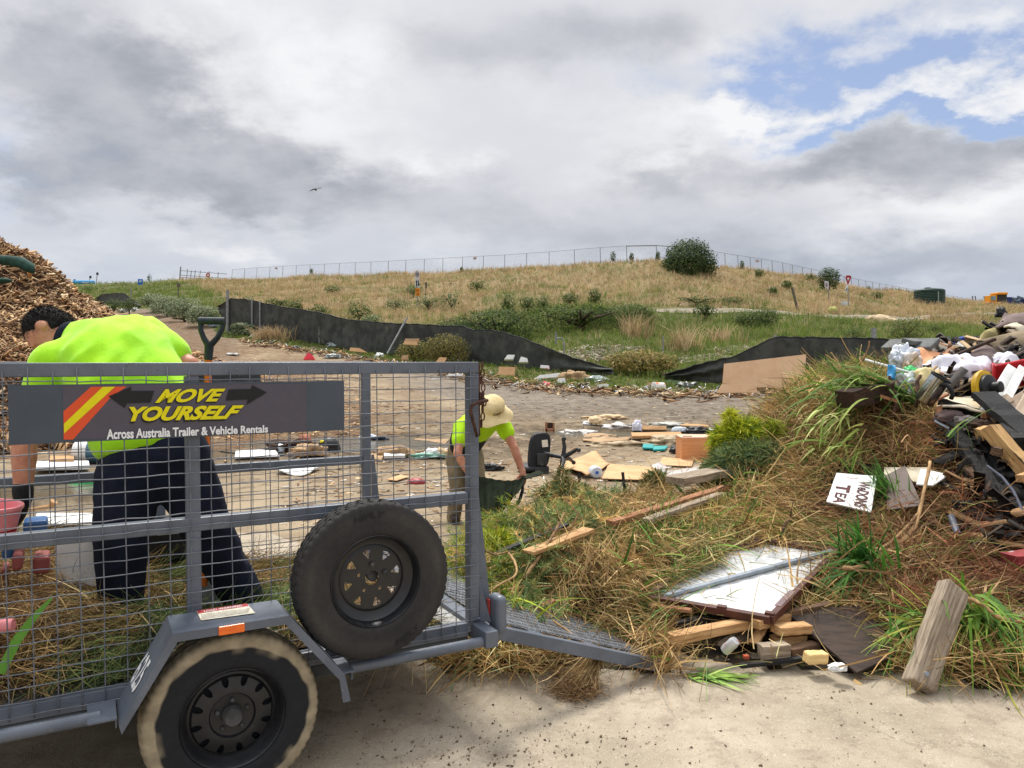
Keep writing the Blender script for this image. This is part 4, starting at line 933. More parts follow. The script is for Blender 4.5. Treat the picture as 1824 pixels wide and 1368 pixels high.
limb(mb, [J['lhip'], J['lhip'].lerp(J['lkn'], .5), J['lkn'], J['lkn'].lerp(J['lan'], .5), J['lan']], [.135, .118, .104, .092, .085]); limb(mb, [J['rhip'], J['rhip'].lerp(J['rkn'], .5), J['rkn'], J['rkn'].lerp(J['ran'], .5), J['ran']], [.135, .118, .102, .092, .088])
grow(mb, 'trousers', .012, navy, p1, 5, wrinkle=(.010, 11))
mb = MB(); limb(mb, [J['ran'], J['ran'] + Vector((.0, .02, -.07))], [.06, .05]); limb(mb, [J['ran'] + Vector((.01, .02, -.07)), J['rto']], [.05, .04]); grow(mb, 'boot', .008, leather, p1, 3)
mb = MB(); limb(mb, [J['lan'], J['lan'] + Vector((-.05, .15, -.05))], [.06, .045]); grow(mb, 'boot', .008, leather, p1, 3)
for wr, f, pn, ts in (('lwr', (-.18, .05, -1), (-.9, -.2, .1), 1), ('rwr', (-.1, .1, -1), (-.7, .4, 0), -1)):
    mb = MB(); hand(mb, J[wr], f, pn, .195, .55, ts, 1.22); limb(mb, [J[wr] + Vector((0, 0, .035)), J[wr]], [.042, .040]); grow(mb, 'glove', .006, glovem, p1, 2)

# ---- worker in a bucket hat stooping over the garden bag
p2 = empty('person', Vector((PX(828, 7.75), 7.75, 0)), 'worker in a cream bucket hat and two-tone hi-vis shirt stooping to hold a green bag', 'person')
K = {k: P(*v) for k, v in dict(pel=(828, 806, 7.85), lhip=(812, 815, 7.85), lkn=(815, 868, 7.75), lan=(808, 922, 7.80), rhip=(843, 812, 7.80), rkn=(851, 866, 7.62), ran=(849, 924, 7.75),
     waist=(829, 790, 7.78), mid=(840, 768, 7.62), up=(858, 749, 7.45), neck=(868, 742, 7.30), head=(876, 732, 7.20), rsh=(893, 752, 7.40), rel=(916, 798, 7.25), rwr=(931, 842, 7.22), lsh=(822, 762, 7.35), lel=(815, 808, 7.15), lwr=(840, 851, 7.15)).items()}
mb = MB(); crown = Vector((.16, -.62, .70)).normalized(); hd = Vector((.1, -.75, -.65)); hs_ = crown.cross(hd).normalized(); hd = hs_.cross(crown).normalized(); HM = Matrix((hs_, hd, crown)).transposed(); hc = K['head']
uvs(mb, hc, (.075, .092, .105), HM); uvs(mb, hc + hd * .035 - crown * .06, (.056, .06, .06), HM); uvs(mb, hc + hd * .1 - crown * .022, (.012, .018, .02), HM)
for s in (-1, 1):
    uvs(mb, hc + hs_ * .08 * s - crown * .018, (.010, .02, .03), HM); uvs(mb, hc + hs_ * .032 * s + hd * .086 + crown * .006, (.015, .01, .009), HM)
uvs(mb, hc + hd * .086 - crown * .062, (.022, .01, .008), HM)
limb(mb, [K['up'], K['neck'], hc - crown * .05], [.065, .058, .056])
limb(mb, [K['rsh'], K['rel'], K['rel'].lerp(K['rwr'], .3), K['rwr']], [.052, .042, .041, .027]); limb(mb, [K['lsh'], K['lel'], K['lel'].lerp(K['lwr'], .3), K['lwr']], [.052, .042, .041, .027])
hand(mb, K['rwr'], (.05, -.1, -1), (-.5, -.8, .1), .18, .75, 1, 1.05); hand(mb, K['lwr'], (.35, -.1, -1), (.5, -.8, .1), .18, .75, -1, 1.05)
limb(mb, [K['up'], K['mid'], K['waist'], K['pel']], [.10, .11, .11, .11])
grow(mb, 'body', .0075, SKIN, p2, 3)
mb = MB(); a2 = (K['up'] - K['waist']).normalized(); hx2 = (K['rsh'] - K['lsh']).normalized()
loft(mb, [sec(K['waist'].lerp(K['pel'], .5), (1, .1, 0), .165, a2, .125), sec(K['waist'], (1, .1, 0), .168, a2, .125), sec(K['mid'], hx2, .185, a2, .13), sec(K['up'].lerp(K['mid'], .3), hx2, .19, a2, .12), sec(K['up'], hx2, .15, a2, .10), sec(K['neck'], hx2, .07, (K['neck'] - K['up']).normalized(), .065)])
limb(mb, [K['rsh'].lerp(K['up'], .3), K['rsh'], K['rsh'].lerp(K['rel'], .42)], [.085, .082, .075]); limb(mb, [K['lsh'].lerp(K['up'], .3), K['lsh'], K['lsh'].lerp(K['lel'], .5)], [.085, .082, .075])
YEL, NAV = srgb(178, 226, 24), srgb(24, 28, 42)
def two_tone(p):
    t = (p - K['waist']).dot(a2) / (K['up'] - K['waist']).length
    side = (p - K['mid']).dot(hx2); arm = (p - K['lsh']).length < .2 or (p - K['rsh']).length < .2
    if (p - K['neck']).length < .085: return NAV
    return NAV if (t < .52 and not arm) else YEL
grow(mb, 'shirt', .010, hiviz2, p2, 5, wrinkle=(.006, 9), colfn=two_tone)
mb = MB(); pax = Vector((.1, -.15, 1)).normalized()
loft(mb, [sec(K['pel'] - pax * .08, (1, .1, 0), .165, pax, .12), sec(K['pel'], (1, .1, 0), .18, pax, .135), sec(K['waist'].lerp(K['pel'], .3), (1, .1, 0), .165, pax, .125)])
for a_ in 'lr': limb(mb, [K[a_ + 'hip'], K[a_ + 'hip'].lerp(K[a_ + 'kn'], .5), K[a_ + 'kn'], K[a_ + 'kn'].lerp(K[a_ + 'an'], .5), K[a_ + 'an']], [.105, .095, .08, .073, .07])
grow(mb, 'trousers', .011, khaki, p2, 4, wrinkle=(.008, 12))
for a_ in 'lr':
    q = K[a_ + 'an']; mb = MB(); limb(mb, [Vector((q.x, q.y, .14)), Vector((q.x, q.y, .055)), Vector((q.x + .03, q.y - .17, .042))], [.06, .052, .042]); grow(mb, 'boot', .009, leather, p2, 3)
# bucket hat
hatm = mat('stained_cream_cotton', srgb(226, 206, 158), srgb(206, 184, 136), 9, .9, bump=.12, bscale=50, spec=.2, speck=[(srgb(112, 84, 56), 24, .66, .70, .85), (srgb(160, 130, 90), 6, .58, .72, .5)])
mb = MB(); hb = hc + crown * .03
prof = [(.205, -.040), (.165, -.012), (.118, .012), (.112, .018), (.112, .055), (.106, .085), (.088, .105), (.05, .116), (0, .118)]; inn = [(max(r - .005, 0), z - .006) for r, z in prof[::-1]]
mb.lathe([(r, z) for r, z in prof + inn], hb, crown, 40, close=True)
vs = []
for v in mb.v:
    q = Vector(v) - hb; rr = (q - crown * q.dot(crown)).length; a_ = math.atan2(q.dot(hs_), q.dot(hd)); vs.append(tuple(Vector(v) + crown * (.022 * math.sin(2 * a_ + .6) + .010 * math.sin(5 * a_)) * max(0, (rr - .115) / .06)))
mb.v = vs; ht = mb.build('bucket_hat', hatm, p2, smooth='auto')
mb = MB(); A_, F_ = text_geo('CAT', bold=.035); vs = []
fr = (hd * .90 + hs_ * -.0 + Vector((.28, 0, 0))).normalized(); rt = crown.cross(fr).normalized(); rt = rt if rt.x > 0 else -rt
for u_, v_, _ in A_:
    t_ = (u_ - .5) * .078; d_ = (fr * math.cos(t_ / .112) + rt * math.sin(t_ / .112)); vs.append(hb + d_ * .1145 + crown * (.020 + .030 * v_))
mb.add(vs, F_); mb.build('hat_lettering', vblack, ht)
# garden bag held between the hands
bagm = mat('dark_green_bag_fabric', srgb(40, 48, 32), srgb(26, 32, 22), 6, .9, bump=.25, bscale=18, spec=.15)
gb = empty('garden_bag', Vector((PX(885, 7.1), 7.1, 0)), 'dark green collapsed garden bag held up by the worker in the hat', 'bag')
top = [(848, 846, 7.2), (853, 849, 7.18), (868, 851, 7.12), (888, 855, 7.05), (910, 856, 7.1), (924, 853, 7.15), (938, 850, 7.16)]; bot = [(846, 936, 7.1), (855, 938, 6.95), (866, 937, 6.9), (877, 931, 6.9), (889, 917, 6.95), (902, 899, 7.05), (913, 880, 7.12)]
mb = MB(); n, m_2 = 40, 26; vs = []
for j in range(m_2 + 1):
    for i in range(n + 1):
        q = i / n * (len(top) - 1); k = min(int(q), len(top) - 2); f = q - k
        a_ = P(*top[k]).lerp(P(*top[k + 1]), f); b_ = P(*bot[k]).lerp(P(*bot[k + 1]), f); t_ = j / m_2; p_ = a_.lerp(b_, t_)
        p_.y += -.20 * math.sin(math.pi * t_ * .8) + .035 * math.sin(i * .55 + 3 * t_) * t_ + .02 * math.sin(i * 1.3 - 5 * t_); vs.append(p_)
mb.add(vs, [(j * (n + 1) + i, j * (n + 1) + i + 1, (j + 1) * (n + 1) + i + 1, (j + 1) * (n + 1) + i) for j in range(m_2) for i in range(n)])
bo = mb.build('bag_cloth', bagm, gb, smooth=True); sl = bo.modifiers.new('s', 'SOLIDIFY'); sl.thickness = .006
mb = MB()
for pl in ([(932, 851, 7.13), (950, 846, 7.3), (965, 841, 7.4)],): 
    for q0, q1 in zip(pl, pl[1:]): mb.beam(P(*q0), P(*q1), .07, .008, (0, -.5, 1))
mb.build('bag_flap', bagm, gb)
mb = MB(); pl = [P(*q) for q in ((930, 858, 7.1), (931, 872, 7.05), (926, 890, 7.02), (918, 902, 7.0), (911, 904, 7.0), (905, 897, 7.02))]
for q0, q1 in zip(pl, pl[1:]): mb.beam(q0, q1, .030, .004, (0, -1, .2))
mb.build('strap', glovem, gb)
# ------------------------------------------------------------------ the tipped waste heap: ground shape
SAMP = [(900, 1060, 4.55), (960, 1120, 4.15), (1000, 1010, 4.8), (1060, 1120, 4.3), (1100, 945, 5.3), (1110, 1060, 4.55), (1160, 1100, 4.3), (1180, 1160, 4.06), (1100, 1170, 4.08), (950, 928, 6.2), (1080, 895, 6.5), (1200, 885, 6.6), (1180, 960, 5.2), (1250, 940, 5.5), (890, 960, 5.4), (1010, 945, 5.6),
        (1300, 1010, 4.9), (1400, 1020, 4.75), (1300, 1120, 4.15), (1420, 1150, 4.05), (1500, 1150, 4.05), (1380, 925, 5.7), (1450, 960, 5.2), (1330, 880, 6.4), (1360, 850, 6.6), (1420, 860, 6.1), (1400, 770, 6.9), (1450, 700, 7.0), (1480, 790, 6.4),
        (1560, 668, 6.9), (1560, 800, 6.1), (1520, 880, 5.7), (1600, 940, 5.3), (1560, 1010, 4.75), (1580, 1090, 4.35), (1660, 1010, 4.85), (1700, 920, 5.4), (1720, 850, 5.7), (1650, 760, 6.4), (1680, 830, 5.9), (1790, 960, 5.1), (1750, 1020, 4.8), (1700, 1080, 4.45), (1660, 1150, 4.1), (1760, 1130, 4.2), (1820, 1140, 4.2), (1830, 1040, 4.7), (1830, 1200, 3.9),
        (1700, 760, 6.3), (1760, 800, 6.0), (1824, 850, 5.8), (1824, 720, 6.8), (1640, 700, 7.1), (1720, 690, 7.5), (1790, 640, 8.3), (1824, 600, 8.8), (1620, 670, 7.9), (1700, 640, 8.5), (1900, 600, 8.8), (2000, 640, 8.5), (2000, 800, 6.5), (2000, 1000, 4.9), (2200, 900, 5.6)]
SP = [tuple(P(*q)) for q in SAMP] + [(x, y, 0) for x, y in ((.55, 3.62), (.85, 3.86), (1.1, 3.84), (1.35, 3.88), (1.6, 3.86), (1.95, 3.78), (2.3, 3.68), (2.8, 3.52), (3.6, 3.3), (5, 3.2), (-.3, 6.6), (-.55, 7.3), (.1, 7.5), (.6, 7.5), (1.1, 7.6), (1.6, 7.9), (2.0, 8.6), (2.3, 9.4), (3.0, 10.6), (4.2, 11.6), (6, 12), (.2, 3.5), (-.6, 5.6), (1.4, 8.2), (.3, 8.2), (-.8, 8), (1.7, 9.2), (2.2, 10.6), (.9, 3.4), (2, 3.2), (-.5, 9), (-.5, 10.5), (-1, 12), (.5, 9.5), (.5, 11), (1.3, 11), (-1.1, 6.3), (-1.1, 7.2), (1.6, 12.2), (1.2, 9.6), (2.2, 12), (-1, 9), (0, 12))]
SP += [tuple(T(s, w, .02)) for s, w in ((.1, .1), (.4, .1), (.7, .1), (.1, -.3), (.5, -.3))]
SP = np.array(SP)
def HP(x, y):
    x = np.atleast_1d(np.asarray(x, float)); y = np.atleast_1d(np.asarray(y, float)); out = np.zeros(len(x))
    for i in range(0, len(x), 20000):
        d2 = (x[i:i + 20000, None] - SP[:, 0]) ** 2 + ((y[i:i + 20000, None] - SP[:, 1]) * .85) ** 2
        w = np.exp(-d2 / (2 * .30 ** 2)) + 1e-4 / (d2 + .05) ** 2; out[i:i + 20000] = (w * SP[:, 2]).sum(1) / w.sum(1)
    return out
def HPs(x, y): return float(HP(x, y)[0])
xs = np.linspace(-1.2, 7, 190); ys = np.linspace(3.3, 12.4, 190); GX, GY = np.meshgrid(xs, ys)
CLN = 390; clx = rng.uniform(-1, 5.8, CLN); cly = rng.uniform(3.7, 8.4, CLN); clr = rng.uniform(.12, .27, CLN); cla = rng.uniform(0, np.pi, CLN); clb = rng.uniform(.7, 1.35, CLN); clh = rng.uniform(.03, .13, CLN); clh *= np.where(np.hypot(clx - 1.45, cly - 4.75) < .75, .15, 1) * np.where((clx > .3) & (clx < 2.4) & (cly > 5.2) & (cly < 7.4), .35, 1) * np.where(np.hypot(clx - 2.55, cly - 5.6) < .5, .3, 1); clp = rng.integers(0, 100, CLN)
def clump(x, y):
    """armfuls: index of the nearest one and how high it stands here"""
    x = x + .05 * vnoise(x, y, 9, 71); y = y + .05 * vnoise(x, y, 9, 72); k = np.zeros(len(x), int); q = np.zeros(len(x))
    for i in range(0, len(x), 40000):
        d = np.hypot(x[i:i + 40000, None] - clx, (y[i:i + 40000, None] - cly) * .8) / clr; k[i:i + 40000] = d.argmin(1); q[i:i + 40000] = d.min(1)
    return k, clh[k] * (np.clip(1 - q ** 2, -.6, 1) - .25)
hz_ = HP(GX.ravel(), GY.ravel()); hz_ = hz_ + clump(GX.ravel(), GY.ravel())[1] * np.clip(hz_ * 4, 0, 1); nzv = .065 * vnoise(GX.ravel(), GY.ravel(), 4.5, 1) + .035 * vnoise(GX.ravel(), GY.ravel(), 11, 2)
rampd = np.array([(Vector((a, b, 0)) - TO).dot(TU) for a, b in zip(GX.ravel(), GY.ravel())]); rampw = np.array([(Vector((a, b, 0)) - TO).dot(TV) for a, b in zip(GX.ravel(), GY.ravel())])
hz_ = hz_ - .085 + nzv * np.clip(hz_ * 3, 0, 1)
V = np.c_[GX.ravel(), GY.ravel(), hz_]; nx = len(xs)
ii, jj = np.meshgrid(np.arange(len(ys) - 1), np.arange(nx - 1), indexing='ij'); F = np.c_[(ii * nx + jj).ravel(), (ii * nx + jj + 1).ravel(), ((ii + 1) * nx + jj + 1).ravel(), ((ii + 1) * nx + jj).ravel()]
keep = (hz_[F] > .02).any(1) & (V[F][:, :, 0] > -1.1).all(1); F = F[keep]
heapm = mat('gap_shaded_waste', srgb(62, 50, 34), srgb(26, 21, 16), 7, .95, bump=.9, bscale=26, speck=[(srgb(104, 104, 52), 9, .58, .70, .7), (srgb(140, 118, 76), 22, .6, .7, .6)])  # core waste colour darkened so gaps between the stems look shaded
used = np.unique(F); rm = -np.ones(len(V), int); rm[used] = np.arange(len(used))
tag(npmesh('waste_heap', V[used], rm[F], heapm, smooth=True), 'brown core of the tipped green waste heap under its cut plants', 'waste heap', kind='stuff')

# ------------------------------------------------------------------ strands, straps and feathery cuttings
def strands(p, d, ln, wd, col, bend=.5, droop=.3, seg=4, taper=.35, endcol=1.0, flat=None):
    """curved ribbons: p (n,3) start, d (n,3) direction"""
    n = len(p); d = d / np.linalg.norm(d, axis=1)[:, None]; b = rng.normal(size=(n, 3)); b -= d * (b * d).sum(1)[:, None]; b /= np.linalg.norm(b, axis=1)[:, None]
    sv = np.cross(d, b) if flat is None else np.cross(d, flat); sv /= np.linalg.norm(sv, axis=1)[:, None] + 1e-9
    t = np.linspace(0, 1, seg + 1); k = bend * rng.uniform(-1, 1, n) if flat is None else bend * rng.uniform(.4, 1, n)
    bb = b if flat is None else -flat
    pts = p[:, None] + (d[:, None] * t[None, :, None] + bb[:, None] * (k[:, None] * t[None] ** 2)[:, :, None]) * ln[:, None, None]
    pts[:, :, 2] -= droop * ln[:, None] * t[None] ** 2 * rng.uniform(.2, 1, n)[:, None]
    w = wd[:, None] * (1 - (1 - taper) * t[None] ** 1.5) / 2
    L = pts - sv[:, None] * w[:, :, None]; Rr = pts + sv[:, None] * w[:, :, None]
    V = np.stack([L, Rr], 2).reshape(-1, 3); base = (np.arange(n) * (seg + 1) * 2)[:, None, None]; s = np.arange(seg)[None, :, None] * 2
    F = (base + s + np.array([0, 1, 3, 2])[None, None]).reshape(-1, 4)
    C = np.repeat(col, (seg + 1) * 2, 0).reshape(n, seg + 1, 2, 3) * (1 + (endcol - 1) * t)[None, :, None, None]
    return V, F, np.clip(C.reshape(-1, 3), 0, 1)
def pxy(x, y, z):
    c, s = math.cos(PITCH), math.sin(PITCH); zz = z - EYE; dep = y * c - zz * s; return 912 + FPX * x / dep, 684 - FPX * (y * s + zz * c) / dep
def rdir(n, up=.25, ax=None, k=0):
    d = rng.normal(size=(n, 3)); d[:, 2] *= up
    if ax is not None: d = d + np.array(ax) * k * np.where(rng.uniform(0, 1, (n, 1)) < .5, -1, 1)
    return d
wastem = leafmat('dry_cuttings', .25, .15, .8)
A_ = lambda *c: np.array([srgb(*q) for q in c])
STRAW = A_((190, 160, 108), (168, 136, 88), (206, 180, 130), (146, 116, 74), (120, 94, 60))
OLIVE = A_((122, 120, 64), (104, 104, 54), (146, 134, 82), (166, 144, 94), (98, 88, 54))
CONI = A_((84, 104, 62), (100, 122, 74), (116, 132, 80), (72, 90, 58), (138, 144, 86))
ROOT = A_((124, 76, 56), (144, 92, 66), (98, 62, 46), (160, 112, 80), (84, 56, 42))
BROWN = A_((136, 106, 76), (108, 82, 58), (158, 128, 92), (88, 68, 50), (172, 142, 102))
LIME = A_((150, 164, 40), (172, 176, 52), (118, 140, 40), (186, 180, 60))
STRAP = A_((86, 124, 46), (112, 148, 58), (66, 102, 40), (148, 166, 78), (98, 136, 44))
n = 215000
x = rng.uniform(-1.1, 5.8, n); y = rng.uniform(3.5, 9, n); z = HP(x, y)
ppx, ppy = pxy(x, y, z)
rs_ = (x - TO.x) * TU.x + (y - TO.y) * TU.y; rw_ = (x - TO.x) * TV.x + (y - TO.y) * TV.y
ok = (z > .06) & (ppx > 780) & (ppx < 2500) & ~((rs_ > -.1) & (rs_ < 1.0) & (rw_ > -.2) & (rw_ < .22 + .12 * np.sin(rs_ * 9))) & ~((rs_ < .05) & (rw_ < 1.6))
burnt = ((ppx > 1655 + (ppy - 700) * .32) & (ppy < 880)) | ((ppx > 1775) & (ppy < 960)) | ((ppy < 705) & (ppx > 1600)) ; ok &= ~burnt
# objects that must stay uncovered: the metal door panel, the boards
panel = np.array([(1165, 1062), (1370, 1100), (1486, 985), (1300, 972)], float)
def inpoly(px, py, poly):
    r = np.zeros(len(px), bool); j = len(poly) - 1
    for i in range(len(poly)):
        xi, yi = poly[i]; xj, yj = poly[j]; r ^= ((yi > py) != (yj > py)) & (px < (xj - xi) * (py - yi) / (yj - yi + 1e-9) + xi); j = i
    return r
for q in (panel, np.array([(1180, 1110), (1380, 1095), (1560, 1100), (1600, 1250), (1240, 1240)], float), np.array([(1470, 850), (1560, 830), (1690, 830), (1660, 880), (1560, 915), (1470, 910)], float), np.array([(1180, 870), (1345, 830), (1345, 870), (1200, 895)], float)):
    ok &= ~(inpoly(ppx, ppy, q) & (rng.uniform(0, 1, n) < .97))
x, y, z, ppx, ppy = x[ok], y[ok], z[ok], ppx[ok], ppy[ok]; n = len(x); ck, ch_ = clump(x, y); z = z + ch_; gap_ = rng.uniform(0, 1, n) < np.clip(.34 - ch_ * 7, .0, .9) * .85; x, y, z, ppx, ppy, ck = [q[~gap_] for q in (x, y, z, ppx, ppy, ck)]; n = len(x)
zone = np.full(n, 1); jx_ = rng.normal(0, 34, CLN)[ck]; jy_ = rng.normal(0, 22, CLN)[ck]                                    # 0 conifer 1 straw 2 mixed green 3 root 4 brown 5 olive
j1 = ppx + rng.normal(0, 10, n) + jx_; j2 = ppy + rng.normal(0, 8, n) + jy_
zone[(j1 < 1110) & (j2 < 960)] = 0; zone[(j1 < 985) & (j2 < 1115)] = 0; zone[(j1 > 1110) & (j1 < 1300) & (j2 > 940) & (j2 < 1090)] = 2
zone[(j1 > 1230) & (j1 < 1480) & (j2 > 860) & (j2 < 965)] = 5; zone[(j1 > 1270) & (j1 < 1410) & (j2 > 780) & (j2 < 870)] = 0
zone[(j1 > 1410) & (j2 < 720)] = 2; zone[(j1 > 1400) & (j1 < 1560) & (j2 > 720) & (j2 < 850)] = 5; zone[(j1 > 1540) & (j2 > 740) & (j2 < 860)] = 4
zone[(j1 > 1630) & (j2 > 830) & (j2 < 1010)] = 3; zone[(j1 > 1540) & (j2 > 965) & (j2 < 1130)] = 4; zone[(j1 > 1670) & (j2 > 1000) & (j2 < 1060)] = 3
zone[(j1 > 1450) & (j1 < 1640) & (j2 > 900) & (j2 < 1000)] = 4; zone[(j1 > 1150) & (j1 < 1260) & (j2 > 1080)] = 2
pals = [np.r_[CONI, CONI[:2], OLIVE[:3], STRAW[:2]], np.r_[STRAW, STRAW, BROWN[:2], OLIVE[:3], CONI[:1]], np.r_[OLIVE, STRAW[:4], STRAP[:1], CONI[:2]], np.r_[ROOT, ROOT, BROWN[:1]], np.r_[BROWN, ROOT[:2], OLIVE[:2], STRAW[3:]], np.r_[OLIVE, STRAW, STRAW[:2]]]
names = ['conifer_cuttings', 'straw_cuttings', 'mixed_cuttings', 'root_mass', 'brown_cuttings', 'olive_cuttings']
labs = ['feathery grey green conifer cuttings on the left of the heap and in its middle notch', 'tangled dry tan grass and roots tipped at the end of the ramp', 'green and tan cut weeds around the door panel and the heap top',
        'matted reddish brown root mass on the right of the heap', 'brown dead twigs and stalks across the right half of the heap', 'fine olive and straw stems across the middle of the heap']
gnorm = lambda: None
for zi in range(6):
    k = zone == zi; m = int(k.sum())
    if m < 10: continue
    p = np.c_[x[k], y[k], z[k] + rng.uniform(-.10, .055, m)]
    col = pals[zi][rng.integers(0, len(pals[zi]), m)] * rng.uniform(.8, 1.9, (m, 1)) * clb[ck[k]][:, None]; tanned = (clp[ck[k]] % 3 == 0) & (zi in (1, 2, 5)); col[tanned] = STRAW[rng.integers(0, 5, tanned.sum())] * rng.uniform(.8, 1.4, (tanned.sum(), 1))
    # clumps share a lie so that the heap reads as armfuls, not as even fuzz
    cang = cla[ck[k]] + np.pi * (rng.uniform(0, 1, m) < .5) + rng.normal(0, .55, m); d = np.c_[np.cos(cang), np.sin(cang), rng.normal(.2, .5, m)]
    if zi == 0:
        # feathery sprays: a stem with short side needles
        stem = rng.uniform(0, 1, m) < .17; ps = p[stem]; ds = d[stem]; ln = rng.uniform(.12, .30, len(ps)); cs = col[stem]
        lst = [strands(ps, ds, ln, np.full(len(ps), .006), cs * .8, .3, .2)]
        K_ = 26; t = rng.uniform(.1, 1, (len(ps), K_)); dn = ds / np.linalg.norm(ds, axis=1)[:, None]
        q = (ps[:, None] + dn[:, None] * (t * ln[:, None])[:, :, None]).reshape(-1, 3); q[:, 2] -= (.12 * ln[:, None] * t ** 2).ravel()
        dd = (dn[:, None] * .8 + rng.normal(size=(len(ps), K_, 3)) * .55).reshape(-1, 3); mm = len(q)
        cc = np.repeat(cs, K_, 0) * rng.uniform(.8, 1.3, (mm, 1)); lime = (pxy(q[:, 0], q[:, 1], q[:, 2])[0] < 915) & (rng.uniform(0, 1, mm) < .4); cc[lime] = LIME[rng.integers(0, 4, lime.sum())]
        lst.append(strands(q, dd, rng.uniform(.03, .075, mm), np.full(mm, .005), cc, .4, .1, 2)); Vv, Ff, Cc = cat(lst)
    else:
        fine = zi in (3,); p[:, 2] += (rng.uniform(0, .05, m) if zi in (3, 4) else 0); ln = rng.uniform(.09, .30, m) * (1.0 if not fine else .7); wdt = rng.uniform(.0028, .0072, m) * (1 if not fine else .75)
        thick = rng.uniform(0, 1, m) < .06; wdt[thick] *= 2.2; ln[thick] *= 1.5
        a = strands(p, d, ln, wdt, col, .75, .25, 4)
        lst = [a]
        if zi in (2, 5):
            s_ = rng.uniform(0, 1, m) < .035; ms = int(s_.sum()); lst.append(strands(p[s_] + [0, 0, .03], d[s_] + [0, 0, .4], rng.uniform(.15, .38, ms), rng.uniform(.008, .018, ms), STRAP[rng.integers(0, 5, ms)] * rng.uniform(.7, 1.2, (ms, 1)), .5, .45, 6, .15))
        Vv, Ff, Cc = cat(lst)
    tag(npmesh(names[zi], Vv, Ff, wastem, Cc), labs[zi], 'garden waste', kind='stuff')

def strap_plant(name, label, base, ax, n, ln, wd, spread=.5, droop=.6, pal=STRAP, jitter=.06, root=False, seed=1, cat_='plant'):
    r_ = np.random.default_rng(seed); base = Vector(base); p = np.array(base) + r_.normal(0, jitter, (n, 3)) * [1, 1, .4]
    d = np.array(ax)[None] / np.linalg.norm(ax) + r_.normal(0, spread, (n, 3)); up = np.zeros((n, 3)); up[:, 2] = 1; up += r_.normal(0, .35, (n, 3)); d /= np.linalg.norm(d, axis=1)[:, None]
    up -= d * (up * d).sum(1)[:, None]; up /= np.linalg.norm(up, axis=1)[:, None]
    Vv, Ff, Cc = strands(p, d, ln * r_.uniform(.55, 1.1, n), wd * r_.uniform(.6, 1.2, n), pal[r_.integers(0, len(pal), n)] * r_.uniform(.75, 1.25, (n, 1)), .25, droop, 7, .12, 1.1, flat=up)
    Vv[:, 2] = np.maximum(Vv[:, 2], .012 + .01 * np.abs(np.sin(Vv[:, 0] * 40)))
    o = npmesh(name, Vv, Ff, gm, Cc, origin=tuple(base)); return tag(o, label, cat_)
strap_plant('strappy_plant', 'clump of upright dark green strappy leaves beside the door panel corner', P(1545, 1005, 4.72), (-.45, -.1, 1), 90, .38, .020, .36, .35, A_((56, 100, 36), (72, 120, 42), (46, 84, 32), (96, 138, 56)), seed=3)
strap_plant('strappy_plant', 'arching green strappy leaves lying along the right edge of the door panel', P(1530, 1010, 4.65), (-.8, -.45, .05), 46, .36, .016, .34, .5, A_((64, 108, 40), (84, 128, 50), (50, 90, 36)), seed=4)
strap_plant('strappy_plant', 'large bundle of bright green strappy leaves behind the upright grey timber post', P(1735, 1085, 4.15), (.15, -.5, -.25), 150, .46, .022, .62, .5, np.r_[STRAP, A_((150, 178, 70), (130, 160, 62))], .10, seed=5)
strap_plant('strappy_plant', 'long green leaves fanning left from behind the grey timber post', P(1660, 1110, 4.12), (-.9, -.5, -.15), 46, .44, .018, .42, .3, np.r_[STRAP[:3], A_((158, 160, 66))], .08, seed=6)
strap_plant('strappy_plant', 'long green leaves trailing onto the concrete at the front right corner', P(1790, 1165, 3.95), (.5, -.7, -.3), 40, .5, .020, .5, .35, np.r_[STRAP[:3], A_((150, 150, 60), (120, 130, 50))], .08, seed=7)
strap_plant('strappy_plant', 'sheaf of long green leaves pointing up on top of the heap', P(1620, 715, 6.6), (-1, -.1, .62), 60, .85, .034, .16, .25, A_((96, 124, 54), (76, 108, 46), (122, 144, 76)), .05, seed=8)
strap_plant('strappy_plant', 'drooping green strappy foliage below the sheaf on the heap top', P(1540, 690, 6.7), (-.8, -.5, .15), 110, .5, .030, .4, .5, np.r_[STRAP, OLIVE[:2]], .16, seed=9)
strap_plant('strappy_plant', 'pale yellow green cut leaves beside the rotten log', P(1490, 735, 6.4), (-.8, -.5, .05), 40, .36, .026, .30, .3, A_((176, 184, 104), (148, 164, 78), (196, 196, 128), (120, 144, 60)), .14, seed=10)
strap_plant('strappy_plant', 'pale green strappy leaves lying across the middle of the heap', P(1500, 790, 6.15), (-.8, -.4, .0), 18, .34, .024, .3, .25, A_((168, 176, 96), (140, 156, 70), (112, 138, 56)), .14, seed=11)
strap_plant('strappy_plant', 'green leaves standing between the painted sign and the brown panel', P(1585, 890, 5.55), (-.35, .0, 1), 46, .36, .018, .2, .15, A_((84, 128, 56), (110, 152, 72), (70, 108, 48)), .05, seed=12)
strap_plant('strappy_plant', 'pair of green leaves poking up left of the painted sign', P(1518, 850, 5.8), (-.35, 0, 1), 5, .30, .018, .22, .1, STRAP[:2], .02, seed=13)
strap_plant('strappy_plant', 'pale green leek like plant lying on the concrete by the ramp end', P(1245, 1210, 3.93), (.75, -.3, .1), 22, .30, .020, .4, .35, A_((150, 180, 84), (120, 158, 66), (172, 190, 110), (90, 130, 50)), .03, seed=14)
strap_plant('strappy_plant', 'long pale leek leaf pointing right along the concrete edge', P(1262, 1206, 3.9), (1, .05, .06), 5, .27, .026, .06, .1, A_((150, 180, 84), (130, 166, 70)), .015, seed=15)
strap_plant('strappy_plant', 'two tall bright leaves leaning over the burnt timber', P(1688, 778, 5.85), (.62, 0, .72), 3, .46, .022, .10, .15, STRAP[:2], .02, seed=16)
